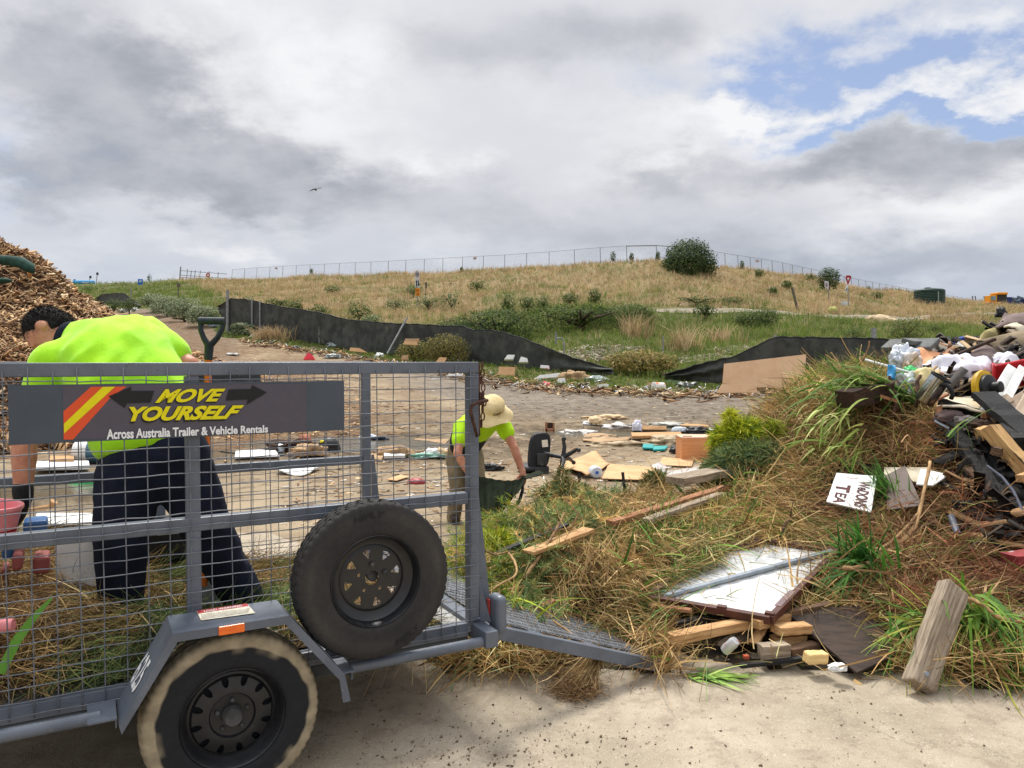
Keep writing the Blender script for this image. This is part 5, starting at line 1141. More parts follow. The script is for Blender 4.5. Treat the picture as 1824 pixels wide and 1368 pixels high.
strap_plant('strappy_plant', 'narrow leaves hanging down the face of the burnt timber', P(1708, 752, 5.8), (.22, -.2, -1), 3, .46, .016, .08, .0, A_((104, 142, 60), (190, 160, 60)), .05, seed=17)
strap_plant('strappy_plant', 'fallen yellow green leaves at the left edge of the heap by the trailer post', P(900, 1075, 4.3), (.8, -.2, .1), 40, .34, .016, .45, .3, np.r_[STRAP, LIME[:1]], .10, seed=18)
# yellow conifer cutting and its dark twin
CONX = np.r_[CONI, OLIVE, STRAW[:2]]
def conifer(name, label, c, rad, n, pal, seed, ln=.07):
    r_ = np.random.default_rng(seed); d = r_.normal(size=(n, 3)); d /= np.linalg.norm(d, axis=1)[:, None]; d[:, 2] = np.abs(d[:, 2]) * np.where(r_.uniform(0, 1, n) < .7, 1, -1)
    lob = r_.normal(size=(9, 3)); lob /= np.linalg.norm(lob, axis=1)[:, None]; e = .62 + .38 * np.clip(((d @ lob.T).max(1) - .5) / .4, 0, 1)
    p = np.array(c) + d * np.array(rad) * (e * r_.uniform(.35, 1, n) ** .5)[:, None]
    Vv, Ff, Cc = strands(p, d + r_.normal(0, .5, (n, 3)) + [0, 0, -.25], ln * r_.uniform(.5, 1.3, n), np.full(n, .011), pal[r_.integers(0, len(pal), n)] * r_.uniform(.7, 1.3, (n, 1)), .5, .25, 3, .3)
    return tag(npmesh(name, Vv, Ff, gm, Cc, origin=tuple(c)), label, 'conifer cutting')
conifer('golden_conifer', 'bright yellow green conifer branch standing on the left shoulder of the heap', P(1316, 788, 7.0), (.25, .22, .25), 5200, A_((176, 184, 40), (146, 164, 36), (196, 196, 60), (104, 128, 36)), 21, .085)
conifer('golden_conifer', 'small pointed yellow tip above the golden conifer branch', P(1300, 748, 7.0), (.05, .05, .10), 300, A_((176, 184, 40), (196, 196, 60)), 22)
conifer('golden_conifer', 'small yellow green sprig right of the golden conifer branch', P(1378, 770, 6.9), (.09, .09, .10), 420, A_((150, 160, 44), (130, 146, 44)), 23)
conifer('dark_conifer', 'dark grey green conifer branch below the golden one', P(1345, 838, 6.7), (.42, .3, .25), 5200, CONI, 24, .09)
conifer('dark_conifer', 'green conifer tip standing up in front of the cardboard sheets', P(1168, 872, 6.9), (.13, .12, .17), 1300, CONX, 25)
conifer('dark_conifer', 'upright conifer tips behind the black stake at the back of the heap', P(1010, 885, 6.9), (.30, .2, .12), 2000, CONX, 26)
conifer('dark_conifer', 'wispy conifer tip nearest the office chair', P(1000, 862, 7.0), (.07, .07, .15), 400, CONX, 27)
conifer('golden_conifer', 'yellowed conifer foliage below the stooping worker beside the trailer post', P(880, 980, 5.2), (.14, .2, .15), 1800, LIME, 28)

# twigs and branches
barkm = mat('bare_branch', srgb(150, 116, 78), srgb(110, 82, 56), 18, .8, bump=.3)
barkd = mat('dark_branch', srgb(88, 60, 44), srgb(60, 42, 32), 18, .85, bump=.3)
barkp = mat('pale_branch', srgb(186, 150, 104), srgb(150, 118, 80), 18, .8, bump=.3)
def branch(label, px, r0, r1, m=barkm, twigs=(), name='branch'):
    pts = [P(*q) for q in px]; out = []
    for i in range(len(pts) - 1):
        a0 = pts[max(i - 1, 0)]; a1, a2 = pts[i], pts[i + 1]; a3 = pts[min(i + 2, len(pts) - 1)]
        for k in range(5):
            t = k / 5; out.append(.5 * ((2 * a1) + (a2 - a0) * t + (2 * a0 - 5 * a1 + 4 * a2 - a3) * t * t + (3 * a1 - a0 - 3 * a2 + a3) * t ** 3))
    out.append(pts[-1]); n = len(out); r_ = random.Random(len(label)); out = [p + Vector((r_.uniform(-1, 1), r_.uniform(-1, 1), r_.uniform(-1, 1))) * r0 * .25 for p in out]
    mb = MB(); mb.tube(out, [(r0 + (r1 - r0) * i / (n - 1)) * r_.uniform(.88, 1.12) for i in range(n)], 8)
    for tw in twigs:
        tp = [P(*q) for q in tw]; mb.tube(tp, [r1 * .9] * (len(tp) - 1) + [r1 * .4], 6)
    return tag(mb.build(name, m, smooth=True), label, 'branch')
branch('long bent pale branch leaning over the right of the heap down to the strappy clump', [(1657, 822, 5.5), (1645, 880, 5.3), (1628, 940, 5.1), (1585, 980, 4.85), (1530, 1010, 4.6), (1503, 1012, 4.5)], .011, .016, barkp)
branch('thinner brown branch lying beside the long bent one', [(1634, 915, 5.2), (1600, 955, 4.95), (1560, 985, 4.75)], .008, .012, barkm, [[(1620, 930, 5.1), (1600, 890, 5.1)], [(1612, 945, 5.05), (1575, 925, 5.05)]])
branch('forked brown branch standing in the conifer cuttings with its cut end low left', [(934, 1030, 4.6), (965, 985, 4.8), (990, 945, 5.0), (1005, 915, 5.2)], .012, .007, barkm, [[(988, 950, 5.0), (965, 920, 5.1), (972, 895, 5.15)], [(992, 945, 5.0), (1018, 940, 5.1), (1030, 915, 5.15), (1008, 890, 5.2)], [(998, 930, 5.1), (990, 905, 5.1)]])
branch('curved tan root hooking down at the left of the heap', [(905, 985, 4.75), (918, 1003, 4.65), (918, 1025, 4.55), (895, 1038, 4.5), (870, 1055, 4.45)], .008, .006, barkp)
branch('thin twig running from the trailer post into the heap', [(855, 975, 4.6), (880, 988, 4.65), (905, 983, 4.75), (925, 985, 4.8)], .006, .005)
branch('brown twig standing up at the heap top beside the plastic wrapping', [(1590, 740, 6.4), (1597, 710, 6.45), (1588, 690, 6.5), (1584, 670, 6.55)], .018, .012, barkd)
branch('second brown twig standing below the chrome canister', [(1632, 725, 6.4), (1636, 700, 6.4), (1634, 680, 6.45), (1640, 668, 6.5)], .02, .012, barkd)
branch('thin bent stick in front of the black fence cloth', [(1498, 665, 7.0), (1492, 645, 7.05), (1480, 628, 7.1)], .009, .006, barkp)
branch('second thin stick in front of the black fence cloth right of the bent one', [(1530, 650, 7.1), (1544, 628, 7.1), (1549, 608, 7.1)], .010, .007)
branch('bare pale forked twig on the left slope of the heap', [(1440, 850, 6.2), (1425, 838, 6.25), (1410, 815, 6.3)], .010, .006, barkp, [[(1420, 828, 6.25), (1435, 800, 6.3)], [(1432, 845, 6.2), (1455, 830, 6.2), (1462, 815, 6.2)]])
branch('crooked brown twigs below the brown panel', [(1600, 985, 4.9), (1612, 950, 5.1), (1600, 920, 5.25)], .010, .006, barkm, [[(1610, 955, 5.1), (1632, 930, 5.2)], [(1608, 965, 5.0), (1580, 940, 5.1), (1570, 915, 5.2)]])
branch('thick pale root bending among the straw on the right heap', [(1668, 1000, 4.8), (1690, 1010, 4.75), (1705, 1030, 4.65)], .008, .005, barkp)
branch('brown root lying across the bright strappy bundle', [(1716, 1062, 4.1), (1745, 1075, 4.0), (1770, 1095, 3.95), (1795, 1105, 3.95), (1818, 1108, 3.95)], .012, .010, barkp)
branch('dark twig lying on the concrete below the ramp end', [(1120, 1210, 3.98), (1130, 1222, 3.92), (1150, 1240, 3.75)], .004, .003, barkd)
branch('greenish stalk lying on the concrete in the right foreground', [(1478, 1282, 3.53), (1508, 1315, 3.34), (1545, 1342, 3.21)], .0035, .0045, barkm)
branch('pale root running along the edge of the ramp', [(985, 1105, 4.0), (1020, 1130, 3.95), (1045, 1150, 3.93)], .006, .005, barkp)
branch('woody stem pointing right below the leek leaf', [(1140, 1190, 3.98), (1180, 1188, 3.95), (1240, 1192, 3.95)], .008, .006, barkp)
r_ = random.Random(5)
for i in range(30):
    for _ in range(40):
        x_, y_ = r_.uniform(-.2, 3.0), r_.uniform(4.1, 6.8); z_ = HPs(x_, y_); u_, v_ = pxy(x_, y_, z_)
        if z_ > .15 and 880 < u_ < 1780 and not (1160 < u_ < 1500 and 950 < v_ < 1120) and not (1460 < u_ < 1700 and 820 < v_ < 920) and v_ > 760: break
    a = r_.uniform(-.5, 1.2); L = r_.uniform(.18, .5); c = Vector((x_, y_, z_ + .06)); d = Vector((math.cos(a), math.sin(a), r_.uniform(-.05, .35))) * L / 2; b_ = Vector((r_.uniform(-1, 1), r_.uniform(-1, 1), r_.uniform(0, 1))) * .05 * L * 2
    mb = MB(); w_ = r_.uniform(.005, .011); mb.tube([c - d, c - d * .3 + b_, c + d * .4 + b_ * .6, c + d], [w_, w_ * .95, w_ * .8, w_ * .6], 7); mb.tube([c + d * .2 + b_, c + d * .5 + b_ + Vector((0, 0, .25 * L))], [w_ * .6, w_ * .3], 5)
    tag(mb.build('stick', (barkm, barkp, barkd)[i % 3], smooth=True), 'dead stick lying loose among the cut grass of the heap', 'stick', 'dead sticks lying in the heap')
# hanging root clump that has slid off the ramp onto the concrete
q = P(1025, 1238, 3.72); q.z = .03; n = 700
p0 = np.array(P(1065, 1165, 3.88)) + rng.normal(0, .022, (n, 3)); tgt = np.array(q) + rng.normal(0, 1, (n, 3)) * [.055, .05, .018]; d = tgt - p0; ln = np.linalg.norm(d, axis=1) * rng.uniform(.7, 1.02, n)
a = strands(p0, d, ln, np.full(n, .003), STRAW[rng.integers(0, 5, n)] * .85, .18, .05, 6); m2 = 1200
pb = np.array(q) + rng.normal(0, 1, (m2, 3)) * [.06, .05, .022]; pb[:, 2] = np.abs(pb[:, 2]) + .01; b_ = strands(pb, rdir(m2, .5), rng.uniform(.03, .08, m2), np.full(m2, .003), np.r_[STRAW[3:], BROWN][rng.integers(0, 7, m2)], .9, .2, 4)
Vv, Ff, Cc = cat([a, b_]); Vv[:, 2] = np.maximum(Vv[:, 2], .010); tag(npmesh('root_clump', Vv, Ff, wastem, Cc, origin=tuple(q)), 'tan hairy root clump hanging from the ramp edge down to the concrete', 'root clump')
# waste still lying in the trailer
n = 32000; s = rng.uniform(-2.55, -.15, n); w = rng.uniform(.03, 1.48, n)
hl = .10 + .22 * np.clip((-s - .95) / .8, 0, 1) + .05 * vnoise(s, w, 3.3, 3) - .10 * np.exp(-((s + .3) / .25) ** 2); hl *= np.clip((w + .12) / .35, .45, 1)
x = TO.x + TU.x * s + TV.x * w; y = TO.y + TU.y * s + TV.y * w; z = .43 + hl * rng.uniform(.25, 1.05, n)
pal = np.r_[OLIVE, STRAW, BROWN, CONI]; cl_ = vnoise(s, w, 3.0, 8); pick = np.where(cl_ > .35, rng.integers(15, 20, n), np.where(cl_ < -.3, rng.integers(5, 15, n), rng.integers(0, 15, n)))
cang = 2.6 * vnoise(s, w, 2.2, 12) + rng.normal(0, .5, n); d = np.c_[np.cos(cang), np.sin(cang), rng.normal(.1, .3, n)]
Vv, Ff, Cc = strands(np.c_[x, y, z], d, rng.uniform(.06, .26, n), rng.uniform(.002, .0045, n), pal[pick] * rng.uniform(.75, 1.5, (n, 1)), .7, .25, 4)
k_ = (Vv - np.array(TO)) @ np.array(TV); Vv += np.clip(.0 - k_, 0, 1)[:, None] * np.array(TV); tag(npmesh('trailer_load', Vv, Ff, wastem, Cc), 'loose green and tan garden waste still lying inside the cage trailer', 'garden waste', kind='stuff')
ss = np.linspace(-2.57, -.12, 60); ww = np.linspace(.03, 1.48, 40); S_, W_ = np.meshgrid(ss, ww)
hh = .10 + .22 * np.clip((-S_ - .95) / .8, 0, 1) - .10 * np.exp(-((S_ + .3) / .25) ** 2); hh *= np.clip((W_ + .12) / .35, .45, 1); hh = .427 + hh * .62 + .03 * vnoise(S_, W_, 5, 2)
Vl = np.c_[(TO.x + TU.x * S_ + TV.x * W_).ravel(), (TO.y + TU.y * S_ + TV.y * W_).ravel(), hh.ravel()]; ii, jj = np.meshgrid(np.arange(39), np.arange(59), indexing='ij'); Fl = np.c_[(ii * 60 + jj).ravel(), (ii * 60 + jj + 1).ravel(), ((ii + 1) * 60 + jj + 1).ravel(), ((ii + 1) * 60 + jj).ravel()]
tag(npmesh('trailer_load_core', Vl, Fl, heapm, smooth=True), 'matted brown underlayer of the garden waste in the trailer', 'garden waste', kind='stuff')
# jumble of small burnt and broken pieces filling the timber stack
n = 5600; x = rng.uniform(1.6, 5.8, n); y = rng.uniform(4.6, 9, n); z = HP(x, y); ppx, ppy = pxy(x, y, z); k = (ppx > 1650 + (ppy - 700) * .30) & (ppx < 2250) & (ppy > 585) & (ppy < 985) & (z > .1); JUMBLE = np.c_[x, y, z][k]
# fallen soil and crumbs on the concrete
n = 1300; cx = rng.normal(-.05, .38, n); cy = rng.normal(3.05, .25, n); k = (cy > 2.2); cx, cy = cx[k], cy[k]; n = len(cx)
u1 = rng.uniform(1, 2, n); szs = .001 + .0055 * rng.uniform(0, 1, n) ** 4
more = 900; cx = np.r_[cx, rng.uniform(-1.2, 3.0, more)]; cy = np.r_[cy, rng.uniform(2.2, 4.0, more)]; szs = np.r_[szs, .0015 + .005 * rng.uniform(0, 1, more) ** 4]; n = len(cx)
tet = np.array([(1, 1, 1), (-1, -1, 1), (-1, 1, -1), (1, -1, -1)], float) * .8; rot = rng.normal(size=(n, 4, 3)) * .5 + tet[None]; Vv = np.c_[cx, cy, np.full(n, .008)][:, None] + rot * szs[:, None, None]; Vv[:, :, 2] = np.maximum(Vv[:, :, 2], .0075); 
Ff = (np.arange(n)[:, None, None] * 4 + np.array([(0, 1, 2), (0, 3, 1), (0, 2, 3), (1, 3, 2)])[None]).reshape(-1, 3)
Cc = np.repeat(A_((84, 66, 48), (104, 84, 62), (124, 106, 82), (150, 136, 114))[rng.integers(0, 4, n)], 4, 0)
tag(npmesh('soil_crumbs', Vv.reshape(-1, 3), Ff, wastem, Cc), 'dark soil crumbs and specks scattered over the concrete', 'soil', kind='stuff')
# ------------------------------------------------------------------ discarded things on the heap
wood_tan = mat('sawn_pine', srgb(196, 156, 108), srgb(168, 126, 82), 4, .75, bump=.25, bscale=10, stretch=(1.2, 16, 16), speck=(srgb(120, 86, 56), 5, .62, .74, .6))
wood_grey = mat('weathered_timber', srgb(168, 152, 132), srgb(128, 112, 94), 4, .85, bump=.5, bscale=9, stretch=(1.1, 18, 18), speck=(srgb(96, 80, 64), 6, .58, .72, .6))
wood_brown = mat('stained_timber', srgb(110, 84, 62), srgb(80, 60, 44), 4, .8, bump=.4, bscale=9, stretch=(1.2, 16, 16))
wood_red = mat('reddish_timber', srgb(168, 118, 84), srgb(136, 92, 64), 4, .8, bump=.4, bscale=9, stretch=(1.2, 16, 16))
wood_rot = mat('rotten_wood', srgb(74, 52, 38), srgb(48, 34, 26), 5, .9, bump=.9, bscale=12, stretch=(1.5, 9, 9))
wood_burnt = mat('charred_timber', srgb(26, 24, 23), srgb(14, 13, 13), 8, .7, bump=.8, bscale=24, stretch=(1, 3, 3), spec=.5, speck=(srgb(70, 58, 48), 6, .64, .76, .6))
wood_half = mat('half_burnt_timber', srgb(196, 160, 106), srgb(170, 130, 84), 4, .8, bump=.3, bscale=9, stretch=(1.2, 12, 12), speck=[(srgb(24, 21, 19), 2.6, .56, .66, .95)])
ply_dark = mat('dark_wet_plywood', srgb(66, 52, 42), srgb(48, 38, 31), 3, .8, bump=.25, bscale=14, stretch=(2, 10, 10), speck=(srgb(96, 78, 60), 4, .6, .75, .5))
brownsteel = mat('brown_painted_steel', srgb(92, 54, 44), srgb(76, 44, 36), 6, .5, bump=.1, speck=(srgb(120, 76, 56), 18, .62, .72, .6))
galv = mat('galvanised_steel', srgb(150, 158, 166), srgb(128, 136, 146), 9, .38, metal=.5, speck=(srgb(110, 100, 88), 12, .66, .78, .5))
whitemetal = mat('weathered_white_sheet', srgb(206, 208, 208), srgb(186, 188, 188), 4, .55, stretch=(1, 1, 1), speck=[(srgb(112, 98, 80), 40, .64, .72, .7), (srgb(150, 140, 124), 7, .6, .76, .6)])
whitep = mat('white_plastic', srgb(232, 232, 228), srgb(216, 216, 212), 6, .45, speck=(srgb(150, 138, 120), 9, .68, .8, .5))
card = mat('cardboard', srgb(206, 168, 124), srgb(190, 150, 108), 3, .9, bump=.08, bscale=30, speck=(srgb(150, 116, 82), 5, .66, .8, .4))
card2 = mat('dirty_cardboard', srgb(180, 150, 114), srgb(154, 126, 94), 4, .9, bump=.15, bscale=20)
tanboard = mat('pinkish_board', srgb(214, 178, 140), srgb(206, 168, 130), 2, .7, speck=(srgb(150, 120, 92), 7, .70, .82, .35))
creamb = mat('cream_board', srgb(214, 204, 180), srgb(194, 182, 156), 4, .8, speck=(srgb(140, 120, 92), 6, .64, .78, .5))
def plank(label, a, b_, w, h, m, up=(0, 0, 1), name='plank', cat_='timber', jit=.004, bevel=.003, parent=None, raw=False):
    """timber in its own axes (x along the grain)"""
    p0, p1 = (Vector(a), Vector(b_)) if raw else (P(*a), P(*b_)); L = (p1 - p0).length; M = frame(p1 - p0, up); r_ = random.Random(len(label) * 7 + int(L * 1000)); n = 8
    vs = []
    for i in range(n + 1):
        x_ = -L / 2 + L * i / n; wy = 1 + r_.uniform(-1, 1) * .02; dz = r_.uniform(-jit, jit) * .5
        for y_, z_ in ((-1, -1), (1, -1), (1, 1), (-1, 1)):
            xx = x_ + (r_.uniform(-jit, jit) * 2 if i in (0, n) else 0); vs.append((xx, y_ * w / 2 * wy + r_.uniform(-jit, jit) * .3, z_ * h / 2 + dz + r_.uniform(-jit, jit) * .3))
    fs = [(4 * i + k, 4 * i + (k + 1) % 4, 4 * i + 4 + (k + 1) % 4, 4 * i + 4 + k) for i in range(n) for k in range(4)] + [(0, 3, 2, 1), (4 * n, 4 * n + 1, 4 * n + 2, 4 * n + 3)]
    mb = MB(); mb.add(vs, fs); o = mb.build(name, m, origin=(0, 0, 0), bevel=bevel)
    o.matrix_world = Matrix.Translation((p0 + p1) / 2) @ M.to_4x4()
    return tag(o, label, cat_)
def sheet(name, label, cat_, corners, th, m, parent=None, wav=0, nrm=None, sub=10):
    """board or sheet from four corners (picture + depth), optionally buckled"""
    q = [P(*c) if not isinstance(c, Vector) else c for c in corners]
    if not wav: mb = MB(); mb.slab(q, th, nrm); o = mb.build(name, m, parent, bevel=min(.002, th * .3))
    else:
        n = sub; nr = (q[1] - q[0]).cross(q[3] - q[0]).normalized(); nr = nr if nr.z > 0 or abs(nr.z) < .1 else -nr; vs = []; sd_ = len(label or name)
        for j in range(n + 1):
            for i in range(n + 1):
                u_, v_ = i / n, j / n; p = q[0] * (1 - u_) * (1 - v_) + q[1] * u_ * (1 - v_) + q[2] * u_ * v_ + q[3] * (1 - u_) * v_
                vs.append(p + nr * wav * (math.sin(u_ * 4.1 + sd_) * math.cos(v_ * 3.3 + sd_ * 2) + .5 * mnoise.noise(Vector((u_ * 4, v_ * 4, sd_)))))
        mb = MB(); mb.add(vs, [(j * (n + 1) + i, j * (n + 1) + i + 1, (j + 1) * (n + 1) + i + 1, (j + 1) * (n + 1) + i) for j in range(n) for i in range(n)]); o = mb.build(name, m, parent, smooth=True)
        sl = o.modifiers.new('s', 'SOLIDIFY'); sl.thickness = th
    if parent is None: tag(o, label, cat_)
    return o
def crumple(name, label, cat_, c, r, m, seed, squash=1, amp=.45, sub=4, parent=None, fr=2.2):
    """crumpled bag, cloth or film lump"""
    bm = bmesh.new(); bmesh.ops.create_icosphere(bm, subdivisions=sub, radius=1); c = Vector(c); off = Vector((seed * 3.1, seed * 1.7, seed))
    r = r if hasattr(r, '__len__') else (r, r, r); mb = MB(); vs = []
    for v in bm.verts:
        d = v.co.normalized(); k = 1 + amp * (mnoise.noise(d * fr + off) + .42 * (1 - 2 * abs(mnoise.noise(d * fr * 1.7 + off))) - .3 + .07 * mnoise.noise(d * fr * 5 + off)); vs.append(c + Vector((d.x * r[0], d.y * r[1], max(-.35 if squash else -1, d.z) * r[2])) * k)
    mb.add(vs, [tuple(v.index for v in f.verts) for f in bm.faces]); bm.free(); o = mb.build(name, m, parent, smooth=True)
    return tag(o, label, cat_) if parent is None else o

# door panel: white sheet in a brown steel frame with a galvanised brace
c4 = [P(1156, 1066, 4.5), P(1372, 1104, 4.15), P(1490, 984, 5.0), P(1288, 955, 5.42)]
nrm = (c4[1] - c4[0]).cross(c4[3] - c4[0]).normalized(); nrm = nrm if nrm.z > 0 else -nrm
dp = empty('framed_metal_door', (c4[0] + c4[2]) / 2 - Vector((0, 0, .05)), 'white metal door panel in a brown steel frame lying tilted on timber offcuts', 'door panel')
inn = lambda u_, v_, h=0: c4[0] * (1 - u_) * (1 - v_) + c4[1] * u_ * (1 - v_) + c4[2] * u_ * v_ + c4[3] * (1 - u_) * v_ + nrm * h
mb = MB(); n = 40; vs = []
for j in range(n + 1):
    for i in range(5): vs.append(inn(.02 + .96 * i / 4, .02 + .96 * j / n, -.012 + (.0035 if j % 4 in (0, 1) else 0)))
mb.add(vs, [(j * 5 + i, j * 5 + i + 1, j * 5 + 6 + i, j * 5 + 5 + i) for j in range(n) for i in range(4)]); sl = mb.build('metal_sheet', whitemetal, dp).modifiers.new('s', 'SOLIDIFY'); sl.thickness = .003
for k in range(4):
    a_, b_ = c4[k], c4[(k + 1) % 4]; mb = MB(); mb.beam(a_, b_, .036, .045, nrm); mb.build('frame_member', brownsteel, dp, bevel=.003)
mb = MB(); mb.beam(inn(.03, .62), inn(.06 + .28, .99), .03, .03, nrm); mb.beam(inn(.02, .66, .004), inn(.40, .97, .004), .028, .02, nrm); mb.build('frame_rail', brownsteel, dp, bevel=.003)
mb = MB(); mb.beam(inn(.10, .03, .012), inn(.97, .985, .012), .034, .022, nrm); mb.build('brace', galv, dp, bevel=.004)
for u_, v_ in ((.62, .0), (.985, .02)): mb = MB(); mb.box(inn(u_, v_, .026), (.05, .03, .016), frame(c4[1] - c4[0], nrm)); mb.build('hinge_plate', brownsteel, dp)
mb = MB(); mb.beam(inn(.985, .12, .024), inn(.985, .32, .024), .035, .004, nrm); mb.build('lock_plate', mat('purple_grey_steel', srgb(130, 108, 108), srgb(110, 92, 92), 9, .5), dp)
nw = 3000; u_, v_ = rng.uniform(-.05, .42, nw), rng.uniform(.15, 1.05, nw); k_ = (u_ < .27 - .34 * np.abs(v_ - .6) + .06 * np.sin(v_ * 17)) | ((v_ > .99) & (u_ < .3)); u_, v_ = u_[k_], v_[k_]; nw = len(u_)
pw = np.array([tuple(inn(a_, b_, .01)) for a_, b_ in zip(u_, v_)]) + np.c_[np.zeros((nw, 2)), rng.uniform(0, .09, nw)]; cang = 2.6 * vnoise(pw[:, 0], pw[:, 1], 3, 77) + rng.normal(0, .6, nw)
Vv, Ff, Cc = strands(pw, np.c_[np.cos(cang), np.sin(cang), rng.normal(.1, .25, nw)], rng.uniform(.06, .2, nw), rng.uniform(.0025, .006, nw), np.r_[OLIVE, STRAW[:3], STRAP[:3], CONI[:2]][rng.integers(0, 13, nw)] * rng.uniform(.8, 1.4, (nw, 1)), .7, .3, 4)
tag(npmesh('panel_weeds', Vv, Ff, wastem, Cc), 'green and tan weeds lying over the left half of the framed door panel', 'garden waste', kind='stuff')
# timber around and under the panel
plank('tan square timber sticking out from under the door panel towards the ramp', (1192, 1138, 4.02), (1390, 1098, 4.35), .075, .05, wood_tan)
plank('brown batten sticking out to the right under the door panel', (1385, 1098, 4.32), (1478, 1078, 4.42), .05, .04, wood_brown)
plank('dark round pole lying under the door panel front edge', (1206, 1112, 4.25), (1330, 1088, 4.5), .045, .04, wood_burnt)
plank('splintered orange wood slat under the left corner of the door panel', (1158, 1078, 4.42), (1232, 1088, 4.3), .05, .018, wood_red)
for lab, a_, b_, w_, h_, m_ in (('tan timber offcut right under the front corner of the door panel', (1346, 1112, 4.16), (1402, 1100, 4.32), .06, .05, wood_tan), ('tan timber offcut lying flat right of the panel corner', (1380, 1122, 4.14), (1438, 1118, 4.2), .085, .045, wood_tan),
        ('short grey brown offcut standing on the concrete below the panel corner', (1353, 1160, 4.04), (1404, 1156, 4.06), .07, .07, wood_grey), ('tan offcut stacked behind the short grey brown one', (1378, 1142, 4.18), (1432, 1136, 4.22), .07, .05, wood_tan),
        ('leaning thin offcut left of the stacked timber offcuts', (1342, 1146, 4.15), (1362, 1112, 4.25), .055, .02, wood_tan), ('long grey board lying under the stacked offcuts', (1290, 1150, 4.2), (1352, 1118, 4.4), .09, .02, wood_grey),
        ('brown offcut low on the right of the timber stack', (1404, 1162, 4.06), (1455, 1150, 4.15), .06, .045, wood_brown), ('black strip lying along the concrete edge below the offcuts', (1318, 1186, 3.98), (1440, 1172, 4.02), .035, .02, wood_burnt)):
    plank(lab, a_, b_, w_, h_, m_, name='offcut')
plank('pale yellow freshly sawn block on the concrete edge', (1436, 1171, 3.95), (1470, 1170, 3.97), .07, .055, mat('fresh_pine', srgb(228, 196, 136), srgb(212, 176, 116), 5, .7, stretch=(1.2, 14, 14)), name='wood_block', bevel=.008)
sheet('plywood_board', 'dark wet plywood board with a torn edge sloping to the concrete', 'board', [(1398, 1088, 4.36), (1526, 1198, 3.86), (1610, 1160, 4.05), (1530, 1078, 4.4)], .016, ply_dark)
crumple('plaster_lump', 'white plaster lump crumbled at the foot of the plywood board', 'plaster', P(1492, 1190, 3.86), (.050, .028, .028), whitep, 3, amp=.3)
mb = MB(); mb.lathe([(.005, 0), (.026, .004), (.029, .02), (.027, .05), (.029, .075), (.023, .095), (0, .097)], P(1290, 1160, 4.0), (.45, -.35, .65), 18); can = mb.build('drink_can', mat('dented_can', srgb(206, 206, 208), srgb(186, 188, 190), 9, .35, metal=.4, speck=(srgb(190, 50, 60), 14, .55, .6, .9)), smooth='auto'); tag(can, 'dented white and red drink can lying under the door panel', 'can')
mb = MB(); mb.box(P(1329, 1170, 4.02), (.03, .03, .02)); tag(mb.build('brick_chip', mat('red_chip', srgb(176, 84, 56), srgb(150, 70, 46), 9, .9), bevel=.004), 'small red brick chip beside the drink can', 'brick')
# grey timber post stub
o = plank('short weathered grey timber post with a bolt leaning on the heap at front right', (1634, 1224, 3.72), (1699, 1044, 4.02), .135, .09, wood_grey, up=(.25, -1, .35), name='timber_post', jit=.008, bevel=.01)
e = o; q = P(1650, 1200, 3.66); mb = MB(); mb.lathe([(.011, 0), (.011, .008), (0, .009)], q, (.05, -1, .3), 10); mb.build('bolt', galv, None); bolt = bpy.data.objects['bolt']
bolt.parent = o; bolt.matrix_parent_inverse = o.matrix_world.inverted()
plank('plank end in the right margin beside the bright strappy bundle', (1795, 1098, 4.3), (1850, 1068, 4.6), .14, .03, wood_grey)
plank('reddish painted box edge at the right margin of the heap', (1798, 996, 4.75), (1880, 984, 4.9), .12, .06, mat('faded_red_paint', srgb(150, 60, 62), srgb(124, 46, 50), 5, .6, speck=(srgb(220, 210, 204), 7, .55, .64, .8)), cat_='box', name='painted_box')
crumple('rusty_scrap', 'rusty brown scrap at the right margin in front of the strappy bundle', 'scrap', P(1822, 1158, 3.9), (.05, .03, .04), rusty, 5, amp=.4)
# painted sign and boards
sg = sheet('painted_sign', 'white board with brown hand painted letters lying on the heap', 'sign', [(1472, 893, 5.45), (1552, 912, 5.3), (1562, 848, 5.62), (1490, 842, 5.72)], .012, whitep)
qa = [P(1472, 893, 5.45), P(1552, 912, 5.3), P(1562, 848, 5.62), P(1490, 842, 5.72)]; sn = (qa[1] - qa[0]).cross(qa[3] - qa[0]).normalized(); sn = sn if sn.z > 0 else -sn
def onsg(u_, v_): return qa[0] * (1 - u_) * (1 - v_) + qa[1] * u_ * (1 - v_) + qa[2] * u_ * v_ + qa[3] * (1 - u_) * v_ + sn * .0025
bp = mat('brown_brush_paint', srgb(88, 40, 40), srgb(70, 30, 32), 20, .7)
mb = MB()
def vtext(txt, x0, x1, y0, y1, **k):
    """line of letters running down the board: text x goes down (v falls), letter tops point right (u grows)"""
    A, F = text_geo(txt, **k); mb.add([onsg(x0 + (x1 - x0) * v_, y0 + (y1 - y0) * u_) for u_, v_, _ in A], F)
vtext('WeDONS', .60, .88, .80, .05, bold=.03); vtext('T', .10, .44, .62, .38, bold=.05); vtext('EA', .14, .40, .34, .02, bold=.03)
mb.build('painted_letters', bp, sg)
mb = MB(); rr = [onsg(.42 + .13 * math.cos(t), .90 + .05 * math.sin(t)) for t in [math.pi * (1 + i / 10) for i in range(11)]]
for a_, b_ in zip(rr, rr[1:]): mb.beam(a_, b_, .006, .002, sn)
mb.build('pink_scribble', mat('faded_pink', srgb(226, 180, 176), srgb(214, 170, 166), 9, .7), sg)
sheet('brown_board', 'flat brown panel leaning between the painted sign and the white board', 'board', [(1580, 908, 5.35), (1643, 900, 5.3), (1612, 829, 5.75), (1578, 846, 5.7)], .015, mat('brown_laminate', srgb(92, 74, 64), srgb(80, 64, 55), 5, .5, speck=(srgb(120, 100, 84), 6, .66, .78, .5)))
